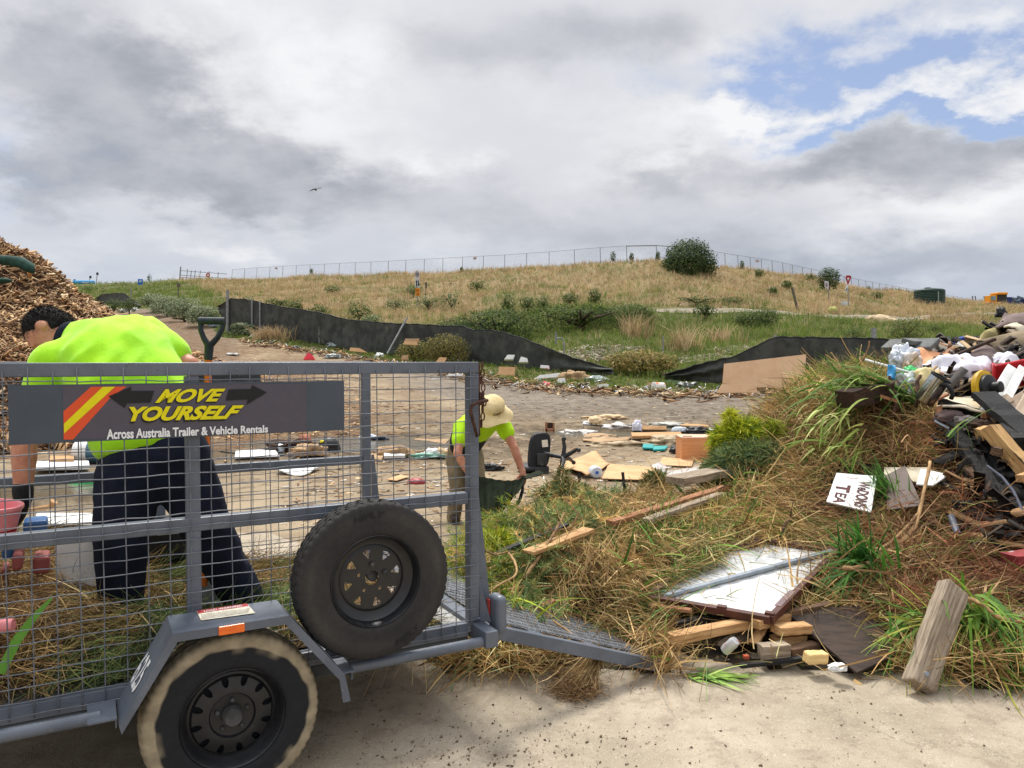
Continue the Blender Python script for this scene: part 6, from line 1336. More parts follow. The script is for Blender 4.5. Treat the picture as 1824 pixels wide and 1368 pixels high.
sheet('cream_board', 'cream stained panel showing behind the brown panel', 'board', [(1574, 850, 5.75), (1660, 862, 5.6), (1655, 832, 5.85), (1575, 832, 5.9)], .012, creamb)
sheet('white_board', 'white torn board with a pointed end on the right of the brown panel', 'board', [(1632, 862, 5.5), (1662, 864, 5.45), (1690, 845, 5.6), (1640, 834, 5.75)], .012, whitep)
mb = MB(); mb.tube([P(1694, 920, 5.2), P(1706, 952, 5.05)], .022, 12); tag(mb.build('grey_pipe', mat('grey_plastic', srgb(92, 96, 108), srgb(78, 82, 92), 9, .5), smooth='auto'), 'short grey plastic pipe sticking out of the root mass', 'pipe')
# planks at the back left
plank('thick grey topped plank resting at the back of the heap beside the white cartons', (1202, 872, 6.2), (1345, 842, 6.9), .20, .06, wood_grey)
plank('long reddish plank running diagonally across the back of the heap', (1085, 950, 5.35), (1292, 884, 6.2), .075, .035, wood_red)
plank('grey plank lying just in front of the long reddish plank', (1150, 945, 5.35), (1285, 896, 6.0), .07, .03, wood_grey)
plank('wide pale plank jutting left through the heap under the forked branch', (940, 1005, 4.75), (1048, 962, 5.15), .10, .025, wood_tan)
plank('dark edged board behind the wide pale plank', (878, 1008, 4.9), (1010, 952, 5.3), .05, .02, wood_burnt)
plank('thin batten left of the dark edged board', (862, 1020, 4.75), (920, 985, 4.95), .03, .015, wood_tan)
plank('dark hollow broken board behind the reddish plank', (1125, 912, 6.0), (1170, 896, 6.3), .07, .05, wood_rot)
plank('mossy round log end standing at the back of the heap', (1248, 862, 6.75), (1262, 826, 6.9), .11, .11, mat('mossy_bark', srgb(120, 112, 74), srgb(92, 84, 56), 8, .9, bump=.5), up=(0, 1, 0), name='log', bevel=.03)
for lab, a_, b_ in (('black metal stake standing up behind the conifer cuttings, left of the other', (1036, 876, 7.0), (1031, 842, 7.05)), ('taller black metal stake standing up in front of the cardboard', (1117, 883, 6.8), (1109, 841, 6.85))):
    mb = MB(); mb.tube([P(*a_) - Vector((0, 0, .12)), P(*b_)], .0135, 8); tag(mb.build('metal_stake', blackp, smooth='auto'), lab, 'stake')
sheet('grey_sheet', 'grey flat sheet showing among the conifer cuttings below the black stakes', 'sheet', [(1010, 905, 6.5), (1085, 900, 6.4), (1112, 878, 6.8), (1040, 884, 6.9)], .02, mat('grey_sheet', srgb(150, 140, 128), srgb(130, 120, 110), 6, .8))
crumple('grey_stone', 'small grey stone among the conifer cuttings', 'stone', P(1045, 905, 6.35), (.05, .04, .035), mat('stone', srgb(134, 128, 120), srgb(112, 106, 100), 9, .9), 7, amp=.2)
plank('orange wood chip lying in the straw on the ramp', (954, 1088, 4.4), (988, 1070, 4.5), .045, .03, wood_red, name='wood_chip', bevel=.008)
plank('pale wood chip lying by the trailer post', (868, 1002, 4.75), (870, 986, 4.8), .035, .012, wood_tan, name='wood_chip')
for o in list(COL.objects):
    if o.get('label', '').startswith(('long reddish plank running', 'grey plank lying just', 'wide pale plank jutting', 'dark edged board behind', 'thick grey topped plank')): o.location.z += .07
# rotten log
plank('dark rotten log lying across the top of the heap', (1508, 712, 6.3), (1580, 694, 6.55), .17, .14, wood_rot, name='rotten_log', cat_='log', jit=.03, bevel=.02)
plank('small brown stick jutting from the heap top below the rotten log', (1568, 705, 6.35), (1600, 716, 6.3), .03, .025, wood_red)
# burnt timber stack on the right
burn = [('thick charred beam lying along the top edge of the burnt timber', (1672, 722, 6.5), (1745, 742, 6.35), .16, .13, wood_burnt), ('half burnt yellow beam on the crest of the burnt timber', (1668, 722, 6.55), (1730, 738, 6.45), .12, .11, wood_half),
        ('thick half burnt tan beam sloping down the burnt timber stack', (1762, 762, 5.7), (1850, 862, 5.35), .11, .10, wood_half), ('long charred board arching over the right of the burnt timber', (1752, 702, 6.1), (1850, 790, 5.6), .22, .05, wood_burnt),
        ('charred plank sloping under the tan beam', (1700, 770, 5.95), (1800, 900, 5.35), .13, .05, wood_burnt), ('second charred plank further right under the tan beam', (1765, 800, 5.75), (1830, 910, 5.35), .14, .06, wood_burnt),
        ('charred post lying low under the burnt planks', (1735, 815, 5.7), (1800, 940, 5.2), .10, .08, wood_burnt), ('brown fire stained plank behind the thick tan beam', (1770, 735, 6.1), (1845, 785, 5.7), .09, .04, wood_brown),
        ('small orange brick coloured block on the burnt timber crest', (1752, 740, 6.0), (1775, 734, 6.05), .06, .045, wood_red), ('upright orange brick coloured offcut at the left of the burnt timber', (1673, 750, 6.15), (1673, 726, 6.25), .045, .05, wood_red),
        ('small brown offcut resting on a charred plank', (1766, 802, 5.55), (1786, 806, 5.5), .06, .06, wood_brown), ('short tan offcut beside the end of the thick tan beam', (1740, 775, 5.75), (1764, 768, 5.75), .10, .08, wood_half),
        ('small tan offcut low on the burnt timber', (1796, 823, 5.5), (1820, 826, 5.5), .05, .04, wood_tan), ('charred block above the small brown offcut', (1790, 762, 5.8), (1815, 790, 5.6), .10, .09, wood_burnt), ('charred beam bottom right at the margin', (1790, 870, 5.45), (1860, 985, 5.0), .16, .10, wood_burnt),
        ('dark brown board edge below the charred planks', (1725, 832, 5.65), (1770, 880, 5.4), .10, .025, wood_brown), ('small tan block at the right margin of the burnt timber', (1815, 853, 5.3), (1830, 848, 5.3), .05, .05, wood_tan), ('thin grey stick among the burnt timber crest', (1788, 742, 6.0), (1806, 746, 6.0), .03, .02, wood_grey),
        ('short charred batten across the burnt timber', (1700, 752, 6.1), (1760, 765, 5.95), .05, .04, wood_burnt), ('thin charred lath lying low in the burnt timber', (1680, 765, 6.05), (1715, 790, 5.9), .05, .02, wood_burnt)]
for lab, a_, b_, w_, h_, m_ in burn: plank(lab, a_, b_, w_, h_, m_, name='burnt_timber', jit=.008)
sheet('charred_sheet', 'large black charred sheet behind the burnt beams', 'board', [(1660, 745, 6.35), (1745, 900, 5.55), (1860, 985, 5.25), (1840, 770, 6.1)], .04, wood_burnt, wav=.05)
sheet('charred_sheet', 'black charred sheet low on the right under the beams', 'board', [(1690, 800, 6.0), (1760, 905, 5.5), (1860, 930, 5.4), (1800, 800, 6.05)], .04, wood_burnt, wav=.04)
crumple('brick_lump', 'dark broken brick lump among the burnt timber', 'brick', P(1692, 745, 6.1), (.12, .08, .06), mat('sooty_brick', srgb(96, 78, 74), srgb(70, 56, 54), 6, .9, speck=(srgb(150, 90, 66), 8, .6, .68, .7)), 9, amp=.25)
crumple('ash_lump', 'grey ash lump beside the broken brick', 'rubble', P(1722, 752, 6.0), (.10, .07, .05), mat('ash', srgb(120, 112, 108), srgb(92, 86, 84), 9, .95), 10, amp=.35)
crumple('char_lump', 'brown black charred lump at the centre of the burnt timber', 'rubble', P(1748, 762, 5.9), (.10, .07, .06), wood_rot, 11, amp=.4)
sheet('metal_strip', 'thin shiny metal strip at the left of the burnt timber', 'strip', [(1664, 750, 6.05), (1690, 764, 5.95), (1692, 761, 6.0), (1666, 747, 6.1)], .004, galv)
mb = MB(); cps = [P(*q) for q in ((1758, 830, 5.45), (1785, 850, 5.35), (1805, 875, 5.25), (1817, 900, 5.15), (1820, 882 + 28, 5.12))]; mb.tube(cps, .010, 8); tag(mb.build('grey_hose', mat('grey_plastic', (0, 0, 0)), smooth='auto'), 'grey hose curling down the face of the burnt timber', 'hose')
# rubbish on the back crest
sheetm = mat('white_cloth', srgb(228, 226, 234), srgb(212, 210, 220), 3, .85, bump=.3, bscale=10)
crumple('white_sheets', 'bundle of white cloth sheets behind the chrome canister', 'cloth', P(1715, 692, 7.4), (.42, .32, .30), sheetm, 12, amp=.32, sub=5)
crumple('white_sheets', 'rumpled white cloth spread in front of the carpet rolls', 'cloth', P(1690, 668, 7.8), (.40, .3, .15), sheetm, 13, amp=.3, sub=5)
crumple('white_sheets', 'white cloth bunched at the right below the carpets', 'cloth', P(1785, 668, 7.7), (.25, .22, .2), sheetm, 14, amp=.35, sub=5)
crumple('plastic_bag', 'semi transparent white plastic bag beside the grey foam box', 'bag', P(1612, 650, 7.6), (.13, .11, .19), mat('thin_plastic', srgb(206, 212, 220), srgb(182, 190, 200), 5, .3, spec=.6), 15, amp=.5, sub=5)
crumple('plastic_bag', 'brown and white torn packet in the white plastic bag', 'bag', P(1626, 655, 7.4), (.09, .08, .14), mat('brown_packet', srgb(186, 156, 122), srgb(214, 208, 204), 5, .5), 16, amp=.4)
sheet('blue_film', 'bright blue plastic tag hanging on a twig at the heap top', 'plastic', [(1580, 674, 6.9), (1597, 676, 6.85), (1596, 652, 6.9), (1581, 648, 6.95)], .004, mat('blue_plastic', srgb(60, 150, 200), srgb(50, 136, 190), 9, .4), wav=.02)
mb = MB(); mb.tube([P(1541, 641, 7.2), P(1636, 668, 6.9)], .013, 10); tag(mb.build('white_rod', whitep, smooth='auto'), 'thin white plastic rod lying across the heap top', 'rod')
crumple('green_bottle', 'bright green crushed plastic beside the cream bottle', 'plastic', P(1622, 672, 7.1), (.10, .08, .10), mat('green_plastic', srgb(52, 176, 96), srgb(44, 156, 84), 9, .35), 17, amp=.35)
crumple('plastic_wrap', 'clear plastic wrapping tangled left of the green plastic', 'plastic', P(1612, 690, 6.9), (.14, .1, .12), mat('clear_wrap', srgb(170, 180, 180), srgb(120, 130, 126), 6, .25, spec=.7), 18, amp=.55)
crumple('cream_bottle', 'cream coloured crushed carton beside the green plastic', 'carton', P(1644, 684, 6.9), (.15, .11, .15), mat('cream_plastic', srgb(214, 198, 144), srgb(196, 178, 122), 6, .5), 19, amp=.3)
cn = empty('chrome_canister', P(1660, 705, 6.3), 'chrome canister with a black hose handle lying on the heap top', 'canister'); ca_ = P(1644, 716, 6.3); cb_ = P(1677, 672, 6.22); ax_ = (cb_ - ca_)
mb = MB(); L_ = ax_.length; mb.lathe([(.072, 0), (.078, .01), (.084, L_ * .96), (.087, L_), (.078, L_), (.07, L_ * .35), (0, L_ * .33)], ca_, ax_, 36); mb.build('canister_body', mat('chrome', srgb(196, 196, 194), srgb(150, 148, 144), 4, .16, metal=.95, speck=(srgb(110, 92, 76), 8, .62, .76, .6)), cn, smooth='auto')
mb = MB(); mb.lathe([(.0855, L_ * .95), (.089, L_), (.088, L_ + .006), (.078, L_ + .006), (.077, L_ * .9)], ca_, ax_, 36); mb.build('rim_band', blackp, cn, smooth='auto')
mb = MB(); mb.tube([P(*q) for q in ((1674, 686, 6.17), (1686, 685, 6.14), (1694, 693, 6.12), (1697, 704, 6.12), (1694, 710, 6.14))], .018, 10); mb.build('hose_handle', blackp, cn, smooth=True)
yl = empty('drum_stopper', P(1755, 705, 6.4), 'yellow ringed black drum lid standing on the heap crest', 'lid'); yc = P(1755, 692, 6.4); ya = Vector((.45, -.85, .15))
mb = MB(); mb.lathe([(.09, -.03), (.145, -.03), (.155, -.01), (.150, .012), (.125, .02), (.09, .012)], yc, ya, 36, close=False); mb.build('lid_ring', mat('yellow_plastic', srgb(206, 166, 30), srgb(186, 146, 22), 8, .5, speck=(srgb(90, 74, 40), 9, .62, .75, .6)), yl, smooth='auto')
mb = MB(); mb.lathe([(.118, .0), (.112, .045), (.08, .06), (.045, .062), (.045, .13), (.03, .135), (0, .135)], yc, ya, 32); mb.build('lid_hub', blackp, yl, smooth='auto')
rc = empty('red_crate', P(1800, 690, 6.9), 'red plastic crate partly hidden by white slats on the heap crest', 'crate'); redp = mat('red_plastic', srgb(198, 34, 44), srgb(172, 26, 36), 7, .4)
mb = MB(); mb.beam(P(1772, 676, 6.95), P(1850, 660, 6.95), .03, .28, (0, -.3, 1)); mb.build('crate_side', redp, rc, bevel=.012)
mb = MB(); mb.beam(P(1772, 676, 6.95), P(1768, 672, 7.4), .03, .28, (0, 0, 1)); mb.build('crate_end', redp, rc, bevel=.012)
for lab, a_, b_, w_ in (('long white slat sloping over the red crate, left of the others', (1758, 738, 6.25), (1806, 656, 6.85), .12), ('second white slat lying beside the first over the red crate', (1790, 715, 6.3), (1822, 655, 6.8), .07), ('third white slat at the right margin over the red crate', (1822, 718, 6.3), (1846, 668, 6.7), .07)):
    plank(lab, a_, b_, w_, .018, whitep, up=(0, -1, .6), name='white_lath', cat_='slat')
sheet('cream_board', 'curved cream board lying below the chrome canister', 'board', [(1668, 724, 6.4), (1770, 738, 6.2), (1740, 706, 6.6), (1680, 698, 6.7)], .012, creamb, wav=.03)
plank('small brown wood scrap on the cream board', (1666, 712, 6.35), (1688, 702, 6.4), .05, .02, wood_red, name='wood_chip')
for lab, a_, b_, w_ in (('beige grey plank crossing the right end of the crest', (1765, 745, 6.1), (1850, 690, 6.5), .09), ('pale plank steeply leaning at the right margin', (1806, 760, 5.9), (1845, 690, 6.3), .10), ('beige plank lying below the white slats', (1760, 728, 6.2), (1800, 708, 6.3), .08)):
    plank(lab, a_, b_, w_, .03, mat('beige_painted_wood', srgb(196, 178, 156), srgb(176, 156, 134), 4, .7, stretch=(1.2, 10, 10)), up=(0, -1, .8))
# carpets, foam box, chairs
carp = mat('beige_carpet', srgb(150, 134, 108), srgb(128, 114, 92), 6, .98, bump=.5, bscale=80); carpg = mat('mauve_grey_carpet', srgb(128, 112, 108), srgb(108, 94, 90), 6, .98, bump=.5, bscale=80); orangec = mat('apricot_underlay', srgb(226, 166, 124), srgb(208, 144, 104), 2.5, .8)
def roll(label, a_, b_, r, m, name='carpet_roll'):
    p0, p1 = P(*a_), P(*b_); ax = (p1 - p0).normalized(); u_ = ax.orthogonal().normalized(); w_ = ax.cross(u_); mb = MB(); n = 60; L = (p1 - p0).length; vs = []
    for i in range(n + 1):
        t = i / n * 4 * math.pi + .4; rr = r * (1 - .5 * i / n) * (1 + .05 * math.sin(3 * t));
        for z_ in (0, L): vs.append(p0 + ax * z_ + (u_ * math.cos(t) + w_ * math.sin(t)) * rr)
    mb.add(vs, [(2 * i, 2 * i + 1, 2 * i + 3, 2 * i + 2) for i in range(n)]); o = mb.build(name, m, smooth=True); o.modifiers.new('s', 'SOLIDIFY').thickness = .012; return tag(o, label, 'carpet')
roll('rolled beige carpet with its dark open end facing the yard', (1752, 640, 8.0), (1870, 612, 8.4), .20, carp)
roll('curled grey brown carpet end below the beige roll', (1738, 655, 7.6), (1762, 632, 8.0), .15, carpg)
sheet('carpet_sheet', 'curled pale olive carpet leaning up to the left of the carpet rolls', 'carpet', [(1734, 622, 8.2), (1800, 592, 8.6), (1820, 570, 8.9), (1770, 585, 8.7)], .02, mat('olive_carpet', srgb(170, 158, 108), srgb(146, 134, 90), 6, .98, bump=.5, bscale=80), wav=.10)
sheet('carpet_sheet', 'mauve grey carpet draped over the top of the carpet heap', 'carpet', [(1768, 580, 8.5), (1850, 585, 8.3), (1860, 545, 9.2), (1790, 560, 9.0)], .02, carpg, wav=.08)
sheet('carpet_sheet', 'cream backed carpet flap folded on the carpet heap', 'carpet', [(1788, 580, 8.4), (1830, 600, 8.2), (1850, 575, 8.5), (1812, 566, 8.6)], .02, creamb, wav=.05)
sheet('carpet_sheet', 'thin layered carpet strips below the cream backed flap', 'carpet', [(1768, 600, 8.5), (1840, 615, 8.2), (1850, 592, 8.5), (1785, 588, 8.7)], .05, wood_brown, wav=.05)
sheet('carpet_sheet', 'grey brown carpet sheet lying under the rolls at the right margin', 'carpet', [(1750, 668, 7.7), (1860, 690, 7.3), (1870, 640, 8.2), (1780, 640, 8.2)], .02, carpg, wav=.06)
sheet('carpet_sheet', 'beige carpet corner hanging over the white sheets', 'carpet', [(1748, 662, 7.5), (1780, 655, 7.5), (1800, 640, 7.9), (1752, 645, 7.8)], .02, carp, wav=.04)
plank('broken timber lath on top of the carpet heap', (1800, 588, 8.3), (1845, 625, 8.0), .10, .03, wood_grey)
crumple('black_scrap', 'black plastic scrap sticking up behind the carpet heap', 'plastic', P(1784, 560, 9.2), (.065, .05, .085), blackp, 21, amp=.4)
sheet('apricot_sheet', 'apricot coloured underlay sheet standing behind the white sheets', 'underlay', [(1636, 655, 7.75), (1700, 658, 7.7), (1692, 626, 8.0), (1632, 622, 8.05)], .012, orangec, wav=.03)
sheet('apricot_sheet', 'second apricot underlay strip curling towards the carpet rolls', 'underlay', [(1700, 655, 7.8), (1742, 642, 7.8), (1745, 628, 8.1), (1708, 646, 8.0)], .012, orangec, wav=.03)
fb = empty('foam_box', P(1620, 660, 8.3), 'grey open foam box tipped on its side at the back of the heap', 'box'); foam = mat('grey_foam', srgb(112, 114, 112), srgb(94, 96, 94), 8, .9)
q = [P(1592, 664, 8.2), P(1612, 622, 8.2), P(1630, 606, 8.3), P(1650, 612, 8.2)]
for k in range(3): mb = MB(); mb.beam(q[k], q[k + 1], .55, .05, (0, 0, 1) if k else (1, 0, .3)); mb.build('box_wall', foam, fb, bevel=.01)
mb = MB(); mb.slab([P(1600, 662, 8.55), P(1650, 660, 8.5), P(1650, 616, 8.5), P(1618, 620, 8.55)], .03); mb.build('box_base', mat('black_foam', srgb(44, 46, 46), srgb(34, 36, 36), 8, .9), fb)
plank('wide grey board lying behind the apricot underlay', (1640, 616, 8.6), (1752, 634, 8.3), .20, .04, mat('grey_board', srgb(160, 154, 142), srgb(138, 132, 120), 4, .8, stretch=(1, 8, 8)), up=(0, -.8, 1))
plank('second grey board sloping below the wide grey board', (1680, 632, 8.4), (1722, 652, 8.1), .14, .03, mat('grey_board', (0, 0, 0)), up=(0, -.8, 1))
plank('long brown steel rod sloping across the back of the heap', (1618, 668, 7.3), (1772, 604, 7.9), .035, .03, wood_rot, name='steel_rod', cat_='rod')
plank('white slat leaning against the blue plastic chair', (1706, 612, 8.3), (1748, 632, 8.2), .05, .02, whitep, up=(0, -1, 1), name='white_lath', cat_='slat')
bc = empty('blue_chair', P(1715, 645, 8.8), 'bright blue plastic chair frame upside down behind the heap', 'chair'); bl = mat('bright_blue_plastic', srgb(28, 66, 176), srgb(22, 54, 156), 9, .4)
for a_, b_ in (((1707, 655, 8.8), (1705, 604, 8.8)), ((1720, 650, 9.0), (1718, 602, 9.0)), ((1735, 645, 8.8), (1734, 604, 8.8))): mb = MB(); mb.beam(P(*a_), P(*b_), .06, .045, (0, -1, 0)); mb.build('leg', bl, bc, bevel=.01)
mb = MB(); mb.beam(P(1704, 607, 8.8), P(1720, 603, 9.0), .05, .06); mb.build('foot_bar', bl, bc, bevel=.01)
mb = MB(); mb.slab([P(1700, 655, 8.7), P(1740, 650, 8.7), P(1740, 640, 9.1), P(1702, 645, 9.1)], .03); mb.build('seat', bl, bc)
# ------------------------------------------------------------------ black shade cloth fence
cloth = mat('black_shade_cloth', srgb(78, 80, 75), srgb(60, 62, 59), 2.2, .9, bump=.3, bscale=5, spec=.2, speck=(srgb(108, 112, 98), 1.6, .55, .8, .5))
postm = mat('galvanised_post', srgb(150, 152, 150), srgb(128, 130, 128), 9, .6, metal=.3)
def cloth_fence(label, top, bot, posts, seed, name='shade_cloth_fence'):
    px0, px1 = top[0][0], top[-1][0]; n = int(abs(px1 - px0) / 3.5) + 8; m = 12; tx = np.array(top, float); bx = np.array(bot, float); vs = []
    b0 = Gd(top[len(top) // 2][0], fence_d(top[len(top) // 2][0])); e = empty(name, b0, label, 'fence')
    for i in range(n + 1):
        px = px0 + (px1 - px0) * i / n; D = float(fence_d(px)); yt = np.interp(px, tx[:, 0], tx[:, 1]); yb = np.interp(px, bx[:, 0], bx[:, 1]); sag = np.clip((yb - yt) / 50, 0, 1)
        for j in range(m + 1):
            t = j / m; p = P(px, yt + (yb - yt) * t, D); fold = .10 * vnoise(px * .045, t * 2.0, 1, seed) * (.3 + t) + (1 - sag) * .22 * math.sin(t * 9 + px * .03)
            p.y += float(fold); p.z += float(.02 * vnoise(px * .2, t, 1, seed + 1)) - (.12 if j == m else 0); vs.append(p)
    mb = MB(); mb.add(vs, [(i * (m + 1) + j, i * (m + 1) + j + 1, (i + 1) * (m + 1) + j + 1, (i + 1) * (m + 1) + j) for i in range(n) for j in range(m)])
    c = mb.build('cloth', cloth, e, smooth=True); c.modifiers.new('s', 'SOLIDIFY').thickness = .012
    mb = MB(); hem = [vs[i * (m + 1)] + Vector((0, -.015, -.01)) for i in range(n + 1)]; mb.tube(hem, .014, 5); mb.build('hem_wire', blackp, e)
    for px, yt, yb, r, dy in posts:
        D = float(fence_d(px)) + dy; mb = MB(); b_ = P(px, yb, D); b_.z = min(b_.z, Hs(b_.x, b_.y)) - .1; mb.tube([b_, P(px, yt, D)], r, 10); mb.build('post', postm, e, smooth='auto')
    return e
cloth_fence('long black shade cloth fence sagging to the ground towards the gap', [(388, 546), (412, 531), (440, 533), (493, 544), (569, 556), (617, 568), (643, 571), (696, 575), (722, 576), (827, 581), (845, 588), (861, 586), (893, 590), (925, 600), (958, 612), (990, 625), (1024, 638), (1060, 648), (1092, 657)],
            [(388, 552), (412, 592), (493, 606), (569, 614), (640, 626), (740, 638), (830, 648), (893, 654), (960, 659), (1024, 665), (1060, 667), (1092, 661)], [(405.5, 516, 596, .085, -.15), (449, 534, 600, .05, -.12), (463, 537, 600, .05, -.12), (569, 557, 615, .04, .1), (650, 572, 628, .04, .1), (826, 582, 650, .05, .1)], 3)
cloth_fence('tall black shade cloth fence on the right, its left end collapsed into the grass', [(1184, 665), (1215, 657), (1253, 646), (1308, 634), (1345, 616), (1380, 599), (1430, 600), (1500, 601), (1556, 602), (1616, 605), (1754, 607), (1900, 612)],
            [(1184, 671), (1253, 675), (1290, 677), (1340, 684), (1380, 692), (1440, 699), (1600, 704), (1900, 712)], [(1381, 597, 694, .05, .1), (1556.5, 584, 700, .085, .1), (1470, 601, 700, .04, .1), (1690, 598, 700, .035, .1), (1640, 604, 700, .04, .1)], 5)
cloth_fence('distant stretch of black shade cloth beside the left end of the dirt road', [(158, 541), (182, 524), (205, 522), (222, 522), (236, 534), (250, 543)], [(158, 546), (182, 552), (205, 554), (222, 553), (236, 550), (250, 546)], [(233, 512, 548, .06, -.1)], 9)
# leaning pole with a rag of cloth, bent pole in the gap
lp = empty('leaning_pole', G(690, 628), 'galvanised pole leaning across the black fence cloth', 'pole')
mb = MB(); d_ = fence_d(700) - .9; mb.tube([P(690, 630, d_ - .6), P(725, 566, d_ + .4)], .045, 10); mb.build('pole', postm, lp, smooth='auto')
mb = MB(); mb.slab([P(722, 568, d_ + .45), P(708, 588, d_ + .3), P(704, 600, d_ + .3), P(714, 590, d_ + .3)], .01, (0, -1, .2)); mb.build('cloth_rag', cloth, lp)
mb = MB(); q = Gd(1005, 33.5); mb.tube([Vector((q.x, q.y, q.z - .1)), P(1004, 606, 33.5), P(1000, 602, 33.5), P(991, 603, 33.5)], .035, 8); mb.tube([P(990, 612, 33.5), P(990, 590, 33.5)], .04, 8); tag(mb.build('bent_pole', postm, smooth='auto'), 'bent galvanised fence pole standing in the gap above the collapsed cloth', 'pole')
mb = MB(); q = Gd(1181, 33); mb.tube([q + Vector((0, 0, -.1)), P(1181, 598, 33)], .03, 8); tag(mb.build('fence_stake', postm, smooth='auto'), 'thin metal stake above the right side of the fence gap', 'stake')
mb = MB(); q = Gd(1420, 62); mb.tube([q + Vector((0, 0, -.1)), P(1411, 512, 62)], .11, 8); tag(mb.build('leaning_post', mat('old_grey_post', srgb(116, 108, 92), srgb(92, 86, 74), 8, .9), smooth='auto'), 'grey leaning post on the hillside left of the road signs', 'post')

# ------------------------------------------------------------------ ridge fence
def ridge(px): return float(np.interp(px, [130, 320, 405, 560, 700, 820, 930, 1060, 1180, 1290, 1450, 1600, 1720, 1830], [168, 150, 140, 122, 110, 103, 97, 88, 85, 90, 101, 125, 150, 170]))
rf = empty('ridge_fence', Gd(900, ridge(900)), 'tall chain link fence on posts along the skyline of the hill', 'fence')
pxs = [414, 436, 458, 481, 504, 528, 552.6, 578, 604.5, 633, 661, 692, 723, 756, 789, 824, 861, 899, 938, 978, 1023, 1069, 1116, 1169, 1240, 1291, 1314, 1336, 1356, 1375, 1394, 1411, 1429, 1445, 1460, 1475, 1489, 1503, 1516, 1529, 1542, 1554, 1566, 1578, 1590, 1602, 1614, 1627, 1640, 1653, 1667, 1682, 1698, 1715, 1733, 1752]
tops = np.array([(414, 480), (504, 474), (604, 469), (692, 465), (824, 458), (899, 454), (978, 448.5), (1069, 441), (1116, 438), (1169, 437), (1240, 443), (1313, 454.5), (1375, 464), (1445, 479), (1530, 498), (1600, 511), (1700, 528), (1760, 538)])
greyp = mat('dull_fence_post', srgb(150, 154, 160), srgb(130, 134, 140), 9, .7)
tp_ = []
for px in pxs:
    D = ridge(px) + .5; b_ = Gd(px, D); t_ = P(px, float(np.interp(px, tops[:, 0], tops[:, 1])), D); tp_.append((b_, t_)); mb = MB(); mb.tube([b_ - Vector((0, 0, .2)), t_], .038, 6); mb.build('post', greyp, rf)
mesh_m = bpy.data.materials.new('chain_link'); mesh_m.use_nodes = True; nt = mesh_m.node_tree; g = NG(nt); nt.nodes.clear()
co = g.n('ShaderNodeTexCoord').outputs['Object']; sp_ = g.n('ShaderNodeSeparateXYZ'); g.put(sp_.inputs[0], co)
da = g.m('ABSOLUTE', g.m('SUBTRACT', g.m('FRACT', g.m('MULTIPLY', g.m('ADD', sp_.outputs[0], sp_.outputs[2]), 9.)), .5)); db = g.m('ABSOLUTE', g.m('SUBTRACT', g.m('FRACT', g.m('MULTIPLY', g.m('SUBTRACT', sp_.outputs[0], sp_.outputs[2]), 9.)), .5))
wire_f = g.m('LESS_THAN', g.m('MINIMUM', da, db), .016)
bs = g.n('ShaderNodeBsdfPrincipled'); bs.inputs['Base Color'].default_value = (*srgb(120, 124, 130), 1); bs.inputs['Roughness'].default_value = .6
tr = g.n('ShaderNodeBsdfTransparent'); mx = g.n('ShaderNodeMixShader'); g.put(mx.inputs[0], wire_f); nt.links.new(tr.outputs[0], mx.inputs[1]); nt.links.new(bs.outputs[0], mx.inputs[2]); ou = g.n('ShaderNodeOutputMaterial'); nt.links.new(mx.outputs[0], ou.inputs[0])
mb = MB(); vs = []
for b_, t_ in tp_: vs += [b_, t_]
mb.add(vs, [(2 * i, 2 * i + 2, 2 * i + 3, 2 * i + 1) for i in range(len(tp_) - 1)]); mb.build('chain_link', mesh_m, rf)
mb = MB(); mb.tube([t for b_, t in tp_], .022, 4); mb.build('top_wire', greyp, rf)
i0, i1 = pxs.index(1116), pxs.index(1169); mb = MB(); mb.tube([tp_[i0][1], tp_[i1][1]], .07, 6); mb.tube([tp_[i1][1], tp_[i1 + 1][1]], .05, 6); mb.build('gate_rail', greyp, rf)
for px, py in ((492, 478), (846, 460), (1349, 465)): mb = MB(); mb.box(P(px, py, ridge(px)), (.42, .03, .3)); mb.build('warning_plate', mat('brown_white_plate', srgb(150, 110, 104), srgb(190, 180, 178), 5, .6), rf)
gt = empty('ridge_gate', Gd(345, 148), 'wide metal field gate with a no entry disc at the left end of the ridge', 'gate')
Dg = 148
mb = MB(); mb.tube([Gd(322, Dg) - Vector((0, 0, .2)), P(322, 475, Dg)], .13, 8); mb.build('gate_post', greyp, gt)
for px, yt in ((334, 479), (341, 482), (348, 481), (357, 482), (373, 483), (389, 485)): mb = MB(); mb.tube([Gd(px, Dg) - Vector((0, 0, .2)), P(px, yt, Dg)], .07, 6); mb.build('gate_bar', greyp, gt)
for ya, yb in ((482, 488), (490, 496), (494, 498)): mb = MB(); mb.tube([P(322, ya, Dg), P(404, yb, Dg)], .06, 6); mb.build('gate_rail', greyp, gt)
mb = MB(); mb.lathe([(0, 0), (.40, 0), (.40, .04), (.26, .045), (0, .045)], P(370.5, 490, Dg - .3), (0, -1, 0), 24); dsc = mb.build('no_entry_disc', mat('sign_red', srgb(176, 70, 60), srgb(160, 60, 52), 8, .5), gt)
mb = MB(); mb.box(P(370.5, 490, Dg - .36), (.30, .02, .30)); mb.build('disc_centre', whitep, dsc)
mb = MB(); mb.box(P(355, 490, Dg - .2), (.34, .03, .36)); mb.build('notice_plate', whitep, gt)

